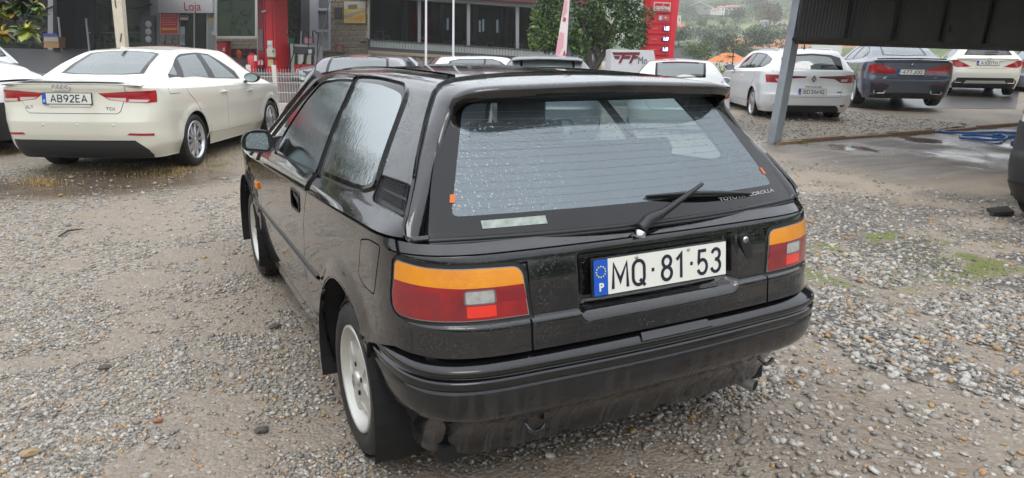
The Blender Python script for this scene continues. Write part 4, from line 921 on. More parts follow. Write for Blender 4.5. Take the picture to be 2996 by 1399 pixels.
    if mirror is not False:
        my, mz = mirror or (1.72, .99)
        for sg in (-1, 1):
            x0 = sh.half(my, mz); m = MB(); V = []; n = 12
            for dy, sc in ((-.06, .86), (-.05, 1.0), (.02, 1.0), (.08, .8), (.12, .4)): V += [(sg*(x0+.115)+.105*sc*cos(2*pi*i/n)*(1+.1*sin(2*pi*i/n)), my+dy, mz+.045+.068*sc*sin(2*pi*i/n)) for i in range(n)]
            m.add(V, [(r*n+i, r*n+(i+1) % n, (r+1)*n+(i+1) % n, (r+1)*n+i) for r in range(4) for i in range(n)], True); m.add(V[-n:], [tuple(range(n))]); m.add([(sg*(x0-.06), my+.03, mz-.04), (sg*(x0-.06), my+.12, mz-.04), (sg*(x0+.06), my+.05, mz-.005), (sg*(x0+.06), my-.02, mz-.005), (sg*(x0-.06), my+.03, mz-.01), (sg*(x0-.06), my+.12, mz-.01), (sg*(x0+.06), my+.05, mz+.02), (sg*(x0+.06), my-.02, mz+.02)], [(0, 1, 2, 3), (4, 5, 6, 7), (0, 1, 5, 4), (1, 2, 6, 5), (2, 3, 7, 6), (3, 0, 4, 7)]); mo = m.build('door_mirror', mirror_mat[0], car)
            MB().prism([(sg*(x0+.115)+.090*cos(2*pi*i/n), mz+.045+.056*sin(2*pi*i/n)) for i in range(n)], .003, (0, my-.0615, 0), (1, 0, 0), (0, 0, 1), (0, -1, 0)).build('mirror_glass', mat('mirror', (.42, .5, .53), .06, 1), mo)
    return car, S, T
mirror_mat = [plast]
def g(n, p, m=None, **k): return dict(n=n, p=p, m=m, **k)
def A(P): return [((2-u if u >= 0 else -(2+u)), t) for u, t in P]          # (u, t) -> sheet parameter
def handle(car, sh, y, z, m):
    for sg in (-1, 1):
        x = sh.half(y, z); MB().box((sg*(x+.012), y, z), (.022, .19, .026), bev=.009).build('door_handle', m, car)
def on_low(sh, s, z, d=0): p = sh.low(s, z); return Vector((p[0], p[1]-d, p[2]))

# ---- cream sedan
def cream_sedan():
    sh = AUDI; mirror_mat[0] = plast
    lamp = [(.285, .905), (.605, .925), (.873, .935), (.862, .812), (.77, .804), (.566, .815), (.395, .836)]
    clear = [(.365, .862), (.575, .857), (.566, .8185), (.41, .8395)]; clr2 = [(.60, .845), (.80, .838), (.772, .812), (.60, .817)]
    win = [(.112, 1.66), (.40, 1.65), (.75, 1.42), (.985, 1.22), (1.03, .93), (1.035, .52), (1.025, .28), (.97, -.14), (.80, -.20), (.37, .03), (.19, .70), (.16, .9)]
    qw = [(.955, -.10), (1.0, .14), (.62, -.01), (.70, -.06)]; rw = [(1.0, .33), (1.005, .88), (.205, .715), (.37, .06)]; fw_ = [(1.0, 1.0), (.945, 1.22), (.155, 1.58), (.18, .885)]
    rg = [(1.33, -.215), (1.305, .33), (1.45, .375), (2, .395), (-1.45, .375), (-1.305, .33), (-1.33, -.215), (-1.6, -.26), (2, -.285), (1.6, -.26)]
    P = A(rg[:4])+[(0, .395)]+A(rg[5:8])+[(0, -.285)]+A(rg[9:])
    P = [(.67, -.215), (.695, .33), (.55, .375), (0, .395), (-.55, .375), (-.695, .33), (-.67, -.215), (-.4, -.265), (0, -.285), (.4, -.265)]
    low = [g('lamp_window', clear, lampw), g('lamp_window', clr2, lampw), g('tail_lamp', lamp, lampr, off=.004), 
           g('fog_reflector', [(.585, .487), (.825, .479), (.825, .452), (.552, .466)], lampr), g('diffuser', [(-.735, .407), (.625, .407), (.757, .304), (.80, .24), (.80, .1), (-.80, .1), (-.80, .24), (-.74, .318)], clad, both=False, off=.006),
           g('boot_lid', [(.60, 1.03), (.545, .814), (.505, .715), (.47, .692), (-.47, .692), (-.505, .715), (-.545, .814), (-.60, 1.03)], both=False, gap=.006),
           g('fuel_flap', rnd([(1.05, .985), (1.31, .98), (1.295, .885), (1.03, .888)], .03), both=False, gap=.005),
           g('rear_door', [(1.44, .95), (1.47, .88), (1.62, .78), (1.72, .66), (1.80, .50), (1.90, .36), (2.59, .345), (2.55, .70), (2.53, .95)], gap=.006), g('front_door', [(2.54, .95), (2.56, .70), (2.60, .345), (3.38, .345), (3.46, .45), (3.50, .95)], gap=.006)]
    tp = [g('quarter_glass', A(qw), gl_car, off=-.002), g('rear_door_glass', A(rw), gl_car, off=-.002), g('front_door_glass', A(fw_), gl_car, off=-.002), g('window_surround', A(win), plast, off=.001), g('rear_window', [(a*.90, -.255+(t+.285)*.94) for a, t in P], gl_car, both=False, off=-.002), g('window_border', P, frit, both=False, off=-.001),
          g('windscreen', [(.68, 1.90), (0, 1.88), (-.68, 1.90), (-1.7, 2.5), (-1.3, 2.75), (0, 2.80), (1.3, 2.75), (1.7, 2.5)], gl_car, both=False, off=-.002)]
    car, S, T = make_car(sh, 'cream_sedan', (-1.60, 8.12, .097, -28.107), 'cream white four door sedan, plate AB 92 EA, beside the black hatchback', cream, low, tp, wheel=dict(n=10, wd=.215), mirror=(1.67, .955))
    handle(car, sh, .86, .845, cream); handle(car, sh, 1.77, .825, cream)
    # black lip on the boot, badge rings, letters, antenna, number plate, sensors, cracked bumper corner
    pts = [Vector(sh.top((2-abs(a)) if a > 0 else -(2-abs(a)) if a < 0 else 2, -.92+.05*abs(a)))+Vector((0, -.012, .012)) for a in lin(-.72, .72, 24)]
    MB().tube(pts, [.004]+[.010]*23+[.004], 6).build('boot_lip', rub, car)
    m = MB()
    for k in range(4):
        c = on_low(sh, -.085+(k-1.5)*.044, .962, .008); m.tube([(c.x+.029*cos(a), c.y, c.z+.029*sin(a)) for a in lin(0, 2*pi, 20)], .0042, 6)
    m.build('badge_rings', chrome, car)
    text('model_letters', 'A3', .06, chrome, car, on_low(sh, -.47, .752, .006), (pi/2, 0, 0), sx=1.3); text('engine_letters', 'TDI', .05, chrome, car, on_low(sh, .405, .742, .006), (pi/2, 0, 0), sx=1.25)
    pc = on_low(sh, -.04, .848, .012); plate(car, pc, 'AB92EA', tilt=-.10); MB().box((pc.x+.02, pc.y-.004, pc.z-.073), (.44, .008, .026)).build('dealer_strip', white, car)
    t = text('dealer_letters', 'MAIL MOTORS', .022, inkm, car, (pc.x-.06, pc.y-.009, pc.z-.073), (pi/2, 0, 0))
    bpy.data.objects.remove(t)
    for s_ in (-.33, .04, .42): c = on_low(sh, s_, .572, .001); MB().lathe([(0, -.003), (.011, -.002), (.013, .002)], c, 'y', 12).build('parking_sensor', cream, car)
    c = Vector(sh.top(2, .38)); MB().add([(-.02, c.y-.10, c.z-.002), (.02, c.y-.10, c.z-.002), (.02, c.y+.08, c.z+.004), (-.02, c.y+.08, c.z+.004), (0, c.y-.085, c.z+.055), (0, c.y-.05, c.z+.052)], [(0, 1, 4), (1, 2, 5, 4), (2, 3, 5), (3, 0, 4, 5)]).build('roof_aerial', cream, car)
cream_sedan()

# ---- white estate
def white_estate():
    sh = ESTATE; mirror_mat[0] = mat('mirror_shell_grey', (.05, .055, .06), .3, coat=.5)
    lampo = [(.635, .889), (.86, .905), (.835, .778), (.625, .765), (.47, .781), (.40, .835), (.135, .866), (.11, .894)]
    low = [g('lamp_window', [(.56, .845), (.70, .848), (.67, .80), (.55, .80)], lampw), g('tail_lamp', [(.648, .925), (.90, .925), (.86, .775), (.648, .77)], lampr), g('lamp_bar', [(.11, .895), (.66, .915), (.66, .775), (.55, .778), (.42, .85), (.135, .866)], lampd),
           g('fog_reflector', [(.585, .350), (.71, .356), (.69, .322), (.63, .302)], lampr), g('lower_valance', [(-.56, .24), (-.50, .30), (-.42, .335), (.50, .338), (.56, .30), (.62, .24), (.62, .1), (-.62, .1)], clad, both=False),
           g('tailgate', [(-.62, 1.1), (-.60, .77), (-.50, .495), (.56, .495), (.63, .77), (.64, 1.1)], both=False, gap=.006), 
           g('rear_door', [(1.45, .99), (1.50, .88), (1.66, .72), (1.74, .60), (1.82, .36), (2.62, .35), (2.58, .7), (2.56, .99)], gap=.006), g('front_door', [(2.57, .99), (2.60, .7), (2.63, .35), (3.45, .36), (3.56, .48), (3.58, .99)], gap=.006)]
    win = [(.10, 1.72), (.40, 1.70), (.80, 1.54), (.97, 1.35), (1.0, .9), (.94, .2), (.80, -.17), (.66, -.52), (.40, -.60), (.14, -.30), (.09, .4)]
    cw = lambda P: A(P)
    tp = [g('front_door_glass', cw([(.125, 1.66), (.80, 1.48), (.95, 1.28), (.96, 1.0), (.12, .86)]), gl_dark, off=-.002), g('rear_door_glass', cw([(.95, .92), (.90, .12), (.12, .05), (.12, .80)]), gl_dark, off=-.002), g('side_rear_glass', cw([(.89, .04), (.78, -.15), (.65, -.46), (.42, -.54), (.16, -.27), (.13, -.03)]), gl_dark, off=-.002), g('window_surround', cw(win), plast, off=.001),
          g('rear_window', [(.68, -.93), (.60, -.72), (.5, -.70), (0, -.69), (-.5, -.70), (-.60, -.72), (-.68, -.93), (0, -.94)], gl_car, both=False, off=-.002), g('window_border', [(.78, -.94), (.86, -.72), (.6, -.67), (0, -.66), (-.6, -.67), (-.86, -.72), (-.78, -.94)], frit, both=False),
          g('windscreen', [(.68, 1.90), (0, 1.88), (-.68, 1.90), (-1.7, 2.55), (-1.3, 2.82), (0, 2.9), (1.3, 2.82), (1.7, 2.55)], gl_car, both=False, off=-.002)]
    car, S, T = make_car(sh, 'white_estate_car', (10.859, 9.011, .191, -31.745), 'white estate car, plate BD 36 HQ, behind the grey steel post', pure, low, tp, wheel=dict(n=8, wd=.21), mirror=(1.80, .98))
    handle(car, sh, .95, .845, pure); handle(car, sh, 1.86, .84, pure)
    c = on_low(sh, .022, .85, .012); P = [(0, .056), (.036, 0), (0, -.056), (-.036, 0)]; m = MB()
    for i in range(4): a, b = P[i], P[(i+1) % 4]; m.tube([(c.x+a[0], c.y, c.z+a[1]), (c.x+b[0], c.y, c.z+b[1])], .010, 6)
    m.build('diamond_badge', mat('dark_chrome', (.22, .22, .22), .2, 1), car)
    text('model_letters', 'MEGANE', .052, mat('letter_dark', (.12, .12, .12), .3, .8), car, on_low(sh, .033, .693, .006), (pi/2, 0, 0), sx=1.55)
    MB().box(on_low(sh, .54, .60, .006), (.085, .004, .018)).build('engine_badge', rub, car)
    plate(car, on_low(sh, .02, .60, .012), 'BD36HQ', tilt=-.12)
    for sg in (-1, 1):
        pts = [Vector(sh.top(sg*1.10, t))+Vector((0, 0, .030 if 0 < i < 9 else -.005)) for i, t in enumerate(lin(-.35, 1.45, 9))]; MB().tube(pts, .017, 8).build('roof_rail', mat('rail_silver', (.6, .6, .6), .35, .7), car)
    c = Vector(sh.top(2, -.2)); MB().tube([c, c+Vector((0, -.035, .02)), c+Vector((0, .03, .20))], [.02, .014, .004], 6).build('roof_aerial', rub, car)
    c = Vector(sh.top(1.75, -.90)); MB().tube([c+Vector((-.02, -.02, .02)), c+Vector((.36-.16, -.03, .045))], [.022, .010], 6).build('rear_wiper', rub, car)
white_estate()

# ---- blue grey saloon
def blue_saloon():
    sh = BIGSEDAN; mirror_mat[0] = bluegrey
    lamp = [(.30, .775), (.34, .855), (.60, .935), (.80, .955), (.87, .89), (.82, .775), (.54, .748), (.31, .757)]
    win = [(.12, 2.0), (.45, 1.98), (.80, 1.78), (.98, 1.55), (1.02, 1.2), (1.02, .55), (.97, .1), (.7, -.05), (.3, .05), (.14, .6)]
    P = [(.66, -.26), (.70, .42), (.5, .47), (0, .49), (-.5, .47), (-.70, .42), (-.66, -.26), (0, -.34)]
    low = [g('tail_lamp', lamp, lampr, off=.006), g('boot_lid', [(.64, 1.1), (.535, .80), (.48, .640), (-.48, .640), (-.535, .80), (-.64, 1.1)], both=False, gap=.007), g('fog_reflector', [(.515, .525), (.74, .528), (.735, .50), (.50, .492)], lampd),
           g('bumper_pocket', [(.40, .485), (.50, .538), (.77, .542), (.79, .33), (.62, .28), (.43, .42)], mat('dark_blue_trim', (.03, .034, .045), .45), off=.001), g('diffuser', [(-.47, .33), (.47, .33), (.62, .27), (.80, .26), (.80, .1), (-.80, .1), (-.80, .26), (-.62, .27)], clad, both=False),
           g('rear_door', [(1.45, 1.0), (1.55, .85), (1.78, .68), (1.95, .36), (2.78, .35), (2.74, .7), (2.72, 1.0)], gap=.006), g('front_door', [(2.73, 1.0), (2.76, .7), (2.79, .35), (3.7, .36), (3.8, .48), (3.82, 1.0)], gap=.006)]
    tp = [g('rear_door_glass', A([(.96, .14), (.98, .98), (.15, 1.0), (.15, .62), (.30, .1)]), gl_car, off=-.002), g('front_door_glass', A([(.98, 1.06), (.94, 1.5), (.78, 1.72), (.14, 1.95), (.15, 1.08)]), gl_car, off=-.002), g('window_surround', A(win), plast), g('rear_window', [(a*.93, -.30+(t+.34)*.95) for a, t in P], gl_car, both=False, off=-.002), g('window_border', P, frit, both=False),
          g('windscreen', [(.68, 2.12), (0, 2.10), (-.68, 2.12), (-1.7, 2.8), (-1.3, 3.08), (0, 3.12), (1.3, 3.08), (1.7, 2.8)], gl_car, both=False, off=-.002)]
    car, S, T = make_car(sh, 'blue_grey_saloon', (14.558, 9.301, .369, -41.55), 'blue grey saloon with red lamps, plate 47 TJ 00, under the corrugated sheet', bluegrey, low, tp, wheel=dict(n=5, wd=.24, dual=True), mirror=(1.95, 1.03))
    handle(car, sh, 1.0, .90, bluegrey); handle(car, sh, 2.05, .885, bluegrey)
    pts = [Vector(sh.top((2-abs(a)) if a > 0 else -(2-abs(a)) if a < 0 else 2, -1.0+.05*abs(a)))+Vector((0, -.01, .02)) for a in lin(-.85, .85, 20)]; MB().tube(pts, .016, 6).build('boot_lip', rub, car)
    c = on_low(sh, .015, .953, .010); m = MB()
    b = MB().lathe([(0, -.006), (.036, -.004), (.040, .002)], c, 'y', 24).build('round_badge', rub, car)
    for q, mm in ((0, white), (1, mat('badge_blue', (.05, .2, .5), .3)), (2, white), (3, mat('badge_blue', (.05, .2, .5), .3))):
        MB().prism([(0, 0)]+[(.026*cos(pi/2*q+pi/2*i/6), .026*sin(pi/2*q+pi/2*i/6)) for i in range(7)], .002, (c.x, c.y-.006, c.z), (1, 0, 0), (0, 0, 1), (0, -1, 0)).build('badge_quarter', mm, b)
    for sg in (-1, 1):
        p = on_low(sh, sg*.58, .345, .012); m = MB(); Q_ = [(-.10, -.03), (.10, -.03), (.115, .01), (.085, .035), (-.085, .035), (-.115, .01)]
        for i in range(6): a, b = Q_[i], Q_[(i+1) % 6]; m.tube([(p.x+a[0], p.y+abs(a[0]+sg*.1)*.12, p.z+a[1]), (p.x+b[0], p.y+abs(b[0]+sg*.1)*.12, p.z+b[1])], .009, 6)
        m.build('exhaust_surround', chrome, car); MB().box((p.x, p.y+.025, p.z), (.19, .03, .055)).build('exhaust_bore', seamm, car)
    plate(car, on_low(sh, .01, .783, .012), '47TJ00', tilt=-.10)
blue_saloon()

# ---- cream shooting brake
def cream_brake():
    sh = SHOOT; mirror_mat[0] = cream
    lamp = [(.36, .798), (.40, .806), (.72, .970), (.80, .972), (.95, .96), (.86, .835), (.72, .772)]
    low = [g('tail_lamp', lamp, lampr), g('silver_insert', [(-.50, .335), (-.45, .412), (.47, .420), (.53, .345)], mat('insert_silver', (.50, .49, .44), .35, .3), both=False, off=.006), g('diffuser', [(-.84, .30), (-.67, .492), (.67, .498), (.80, .40), (.82, .1), (-.82, .1)], clad, both=False),
           g('tailgate', [(-.64, 1.1), (-.64, .80), (-.40, .745), (.42, .75), (.62, .80), (.64, 1.1)], both=False, gap=.006), g('rear_door', [(1.45, 1.0), (1.7, .7), (1.85, .36), (2.6, .35), (2.58, 1.0)], gap=.006), g('front_door', [(2.59, 1.0), (2.61, .35), (3.45, .36), (3.55, 1.0)], gap=.006)]
    tp = [g('rear_window', [(.70, -.80), (.64, -.50), (0, -.46), (-.64, -.50), (-.70, -.80), (0, -.83)], gl_dark, both=False, off=-.002), g('window_border', [(.78, -.82), (.74, -.44), (0, -.40), (-.74, -.44), (-.78, -.82), (0, -.85)], frit, both=False),
          g('side_glass', A([(.13, 1.66), (.80, 1.45), (.97, 1.2), (.98, .4), (.80, -.1), (.45, -.25), (.14, .1)]), gl_dark, off=-.002), g('windscreen', [(.68, 1.9), (0, 1.88), (-.68, 1.9), (-1.7, 2.55), (0, 2.88), (1.7, 2.55)], gl_car, both=False)]
    car, S, T = make_car(sh, 'cream_shooting_brake', (20.508, 10.819, .45, -51.255), 'cream white coupe estate, plate A100 TH, right of the blue grey saloon', cream, low, tp, wheel=dict(n=5, wd=.22))
    plate(car, on_low(sh, .01, .90, .012), 'A100TH', tilt=-.06); m = MB(); c = on_low(sh, .03, 1.0, .012)
    m.tube([(c.x+.04*cos(a), c.y, c.z+.04*sin(a)) for a in lin(0, 2*pi, 20)], .005, 6)
    for k in range(3): a = pi/2+k*2*pi/3; m.tube([c, (c.x+.04*cos(a), c.y, c.z+.04*sin(a))], .005, 5)
    m.build('star_badge', chrome, car)
    MB().tube([on_low(sh, -.40, .965, .008), on_low(sh, 0, .972, .012), on_low(sh, .40, .970, .008)], .009, 6).build('chrome_strip', chrome, car)
    for sg in (-1, 1):
        p = on_low(sh, sg*.64, .385, .008); m = MB(); Q_ = [(-.08, -.03), (.07, -.03), (.085, .0), (.07, .03), (-.08, .03)]
        for i in range(5): a, b = Q_[i], Q_[(i+1) % 5]; m.tube([(p.x+a[0], p.y+abs(a[0]+sg*.08)*.2, p.z+a[1]), (p.x+b[0], p.y+abs(b[0]+sg*.08)*.2, p.z+b[1])], .009, 6)
        m.build('exhaust_surround', chrome, car)
    c = Vector(sh.top(1.9, -.76)); MB().tube([c+Vector((-.15, -.02, .03)), c+Vector((.15, -.03, .035))], [.012, .02], 6).build('rear_wiper', rub, car)
cream_brake()
import numpy as np
# ------------------------------------------------------------ ground
def gh(x, y): return .024*min(max(0, y-3.5), 14.5)+.013*min(max(0, x-2), 40)
def gnd(px, py):
    z = 0
    for _ in range(30):
        d = ray_(px, py); p = CAM+d*((z-CAM.z)/d.z); z = .5*z+.5*gh(p.x, p.y)
    return p
rng = np.random.default_rng(5)
def vnoise(x, y, seed=0):
    xi = np.floor(x).astype(int); yi = np.floor(y).astype(int); fx = x-xi; fy = y-yi; fx = fx*fx*(3-2*fx); fy = fy*fy*(3-2*fy)
    def h(a, b): v = np.sin(a*127.1+b*311.7+seed*74.7)*43758.5453; return v-np.floor(v)
    return (h(xi, yi)*(1-fx)+h(xi+1, yi)*fx)*(1-fy)+(h(xi, yi+1)*(1-fx)+h(xi+1, yi+1)*fx)*fy
def fbm(x, y, s=0, o=4): return sum(vnoise(x*2**i, y*2**i, s+i)*.5**(i+1) for i in range(o))/(1-.5**o)
def ssn(a, b, x): t = np.clip((x-a)/(b-a), 0, 1); return t*t*(3-2*t)
def ghn(X, Y): return .024*np.clip(Y-3.5, 0, 14.5)+.013*np.clip(X-2, 0, 40)
def masks(X, Y):
    """bare mud, coarse stone, sandy, grassy, washed slab, wet"""
    n1 = fbm(X*.55+3, Y*.55, 1); n2 = fbm(X*1.6, Y*1.1+7, 5); n3 = fbm(X*3.1, Y*3.1, 9)
    left = ssn(-.3, -1.0, X)
    mud = ssn(.50, .62, n2*.6+n3*.4)
    pud = np.exp(-(((X+1.9)/1.5)**2+((Y-7.0)/.75)**2)**1.5); coarse = ssn(.25, .9, X+.35*(n2-.5)*2)*ssn(6, 1.5, Y+(X-2)*.3)
    bare = np.exp(-(((X-1.15)/.5)**2+((Y+.33)/.22)**2)**2)+np.exp(-(((X+.15)/.55)**2+((Y-.2)/.2)**2)**2)+np.exp(-(((X+1.9)/.8)**2+((Y-2.2)/.12)**2)**2)*.8+np.exp(-(((X+.5)/.4)**2+((Y-.25)/.15)**2)**2)
    sand = ssn(3.2, 5.5, X+.5*Y*.4)*ssn(.30, .62, n1*.6+n2*.4)
    slab = ssn(6.1, 6.8, X+1.2*(n2-.5))*ssn(6.35, 6.2, Y)*ssn(2.6, 3.9, Y+.8*(n1-.5)+.07*(X-7))
    grass = ssn(.54, .66, n3)*(np.exp(-(((X-3.6)/1.3)**2+((Y-1.5)/.7)**2)**2)+.8*np.exp(-(((X+1.3)/1.2)**2+((Y-7.7)/.35)**2)**2))
    wet = np.clip(pud*1.2+ssn(.60, .70, n1)*.5+slab*.6*ssn(.52, .66, n2)+ssn(9, 13, Y)*.25, 0, 1)
    return np.clip(mud+bare, 0, 1), coarse, sand, np.clip(grass, 0, 1), slab, wet, pud, left, n1, n2, n3
def build_ground():
    xs = np.concatenate([np.linspace(-90, -14, 20), np.linspace(-13, -4.2, 23), np.arange(-4, 12.01, .10), np.linspace(12.3, 24, 34), np.linspace(25, 170, 40)])
    ys = np.concatenate([np.linspace(-40, -4, 14), np.linspace(-3.6, -1.2, 8), np.arange(-1, 9.01, .10), np.linspace(9.2, 20, 55), np.linspace(21, 70, 30)])
    X, Y = np.meshgrid(xs, ys, indexing='ij'); mud, coarse, sand, grass, slab, wet, pud, left, n1, n2, n3 = masks(X, Y)
    Z = ghn(X, Y)+(n2-.5)*.022*(1-pud)*(1-slab)+(n3-.5)*.010*(1-pud)*(1-slab)-.012*pud-.010*mud; near = np.exp(-((X/1.2)**2+((Y-2)/2.6)**2)**3); Z = Z*(1-near)+near*np.minimum(Z, -.002)
    Z = np.where(Y > 16, ghn(X, Y)-.02, Z)
    nx, ny = X.shape; V = np.stack([X, Y, Z], -1).reshape(-1, 3); I = np.arange(nx*ny).reshape(nx, ny); F = np.stack([I[:-1, :-1], I[1:, :-1], I[1:, 1:], I[:-1, 1:]], -1).reshape(-1, 4)
    me = bpy.data.meshes.new('ground'); me.from_pydata(V.tolist(), [], F.tolist()); me.polygons.foreach_set('use_smooth', [True]*len(F))
    for nm, (a, b, c) in {'mk1': (mud, coarse, sand), 'mk2': (grass, slab*.72, wet)}.items():
        at_ = me.attributes.new(nm, 'FLOAT_COLOR', 'POINT'); D = np.ones((nx*ny, 4), np.float32); D[:, 0] = a.ravel(); D[:, 1] = b.ravel(); D[:, 2] = c.ravel(); at_.data.foreach_set('color', D.ravel())
    m = bpy.data.materials.new('wet_gravel_ground'); m.use_nodes = True; t = m.node_tree; b = t.nodes['Principled BSDF']; nn = t.nodes.new; lk = t.links.new
    co = nn('ShaderNodeTexCoord'); P = co.outputs['Object']
    def vor(s, feat='F1'): v = nn('ShaderNodeTexVoronoi'); v.inputs['Scale'].default_value = s; v.feature = feat; lk(P, v.inputs['Vector']); return v
    def noi(s, d=6, r=.6): v = nn('ShaderNodeTexNoise'); v.inputs['Scale'].default_value = s; v.inputs['Detail'].default_value = d; v.inputs['Roughness'].default_value = r; lk(P, v.inputs['Vector']); return v.outputs[0]
    def mixc(f, a, c): 
        x = nn('ShaderNodeMix'); x.data_type = 'RGBA'
        for k, q in ((0, f), (6, a), (7, c)):
            if isinstance(q, (int, float)): x.inputs[k].default_value = q
            elif isinstance(q, tuple): x.inputs[k].default_value = (*q, 1)
            else: lk(q, x.inputs[k])
        return x.outputs[2]
    def mth(op, a, c=0): 
        x = nn('ShaderNodeMath'); x.operation = op
        for k, q in ((0, a), (1, c)):
            if isinstance(q, (int, float)): x.inputs[k].default_value = q
            else: lk(q, x.inputs[k])
        return x.outputs[0]
    def rng_(v, a, c, d=0, e=1): x = nn('ShaderNodeMapRange'); x.inputs[1].default_value = a; x.inputs[2].default_value = c; x.inputs[3].default_value = d; x.inputs[4].default_value = e; lk(v, x.inputs[0]); return x.outputs[0]
    def sepa(nm): a = nn('ShaderNodeAttribute'); a.attribute_name = nm; s = nn('ShaderNodeSeparateColor'); lk(a.outputs['Color'], s.inputs[0]); return s.outputs
    k1, k2 = sepa('mk1'), sepa('mk2')
    v1, v2 = vor(62), vor(24); tone = nn('ShaderNodeSeparateColor'); lk(v1.outputs['Color'], tone.inputs[0]); tone2 = nn('ShaderNodeSeparateColor'); lk(v2.outputs['Color'], tone2.inputs[0])
    fine = mixc(rng_(tone.outputs[0], .1, .95), (.135, .115, .093), (.36, .325, .275)); fine = mixc(rng_(tone.outputs[1], .86, .95), fine, (.30, .20, .11))
    crs = mixc(rng_(tone2.outputs[0], .1, .95), (.13, .125, .115), (.44, .43, .41)); crs = mixc(rng_(tone2.outputs[1], .86, .96), crs, (.36, .23, .12)); crs = mixc(rng_(v2.outputs['Distance'], .22, .48), crs, (.045, .042, .038))
    col = mixc(mth('MULTIPLY', k1[1], .8), fine, crs)
    mudc = mixc(noi(9), (.20, .155, .115), (.31, .26, .205)); mudc = mixc(rng_(tone.outputs[2], .8, .95, 0, .7), mudc, (.36, .33, .29))
    col = mixc(rng_(mth('ADD', k1[0], mth('MULTIPLY', noi(14), .5)), .45, .9, 0, .9), col, mudc)
    sndc = mixc(noi(5), (.30, .23, .155), (.40, .34, .26)); sndc = mixc(rng_(tone.outputs[0], .55, .95, 0, .7), sndc, (.36, .33, .29)); col = mixc(rng_(mth('ADD', k1[2], mth('MULTIPLY', noi(7), .6)), .5, 1.2, 0, .9), col, sndc)
    grc = mixc(noi(30), (.07, .10, .018), (.20, .20, .06)); col = mixc(rng_(mth('ADD', k2[0], noi(45)), .75, 1.2), col, grc)
    st = nn('ShaderNodeMapping'); st.inputs['Scale'].default_value = (.35, 2.2, 1); lk(P, st.inputs[0]); sn = nn('ShaderNodeTexNoise'); sn.inputs['Scale'].default_value = 1.6; sn.inputs['Detail'].default_value = 8; sn.inputs['Roughness'].default_value = .68; lk(st.outputs[0], sn.inputs['Vector'])
    slb = mixc(rng_(sn.outputs[0], .34, .62), (.085, .074, .068), (.25, .23, .215)); slb = mixc(rng_(sn.outputs[0], .62, .72), slb, (.40, .39, .38)); col = mixc(k2[1], col, slb)
    dk = mth('MULTIPLY', k2[2], .62); col = mixc(dk, col, (.105, .070, .042)); lk(col, b.inputs['Base Color'])
    rg = mth('SUBTRACT', .66, mth('MULTIPLY', rng_(mth('ADD', k2[2], mth('MULTIPLY', noi(2.2, 4), .45)), .30, 1.05), .70)); lk(rg, b.inputs['Roughness']); b.inputs['Specular IOR Level'].default_value = .5
    h = mth('ADD', mth('MULTIPLY', v1.outputs['Distance'], -.5), mth('MULTIPLY', mth('MULTIPLY', v2.outputs['Distance'], k1[1]), -1.1)); h = mth('ADD', h, mth('MULTIPLY', noi(140, 3), .25)); h = mth('MULTIPLY', h, rng_(k2[2], .3, 1.0, 1, .08)); h = mth('MULTIPLY', h, rng_(k2[1], 0, 1, 1, .3))
    bp = nn('ShaderNodeBump'); bp.inputs['Strength'].default_value = .9; bp.inputs['Distance'].default_value = .014; lk(h, bp.inputs['Height']); lk(bp.outputs[0], b.inputs['Normal'])
    o = link('ground', me, None, [m]); tag(o, 'wet gravel and mud lot with puddles', kind='structure')
build_ground()
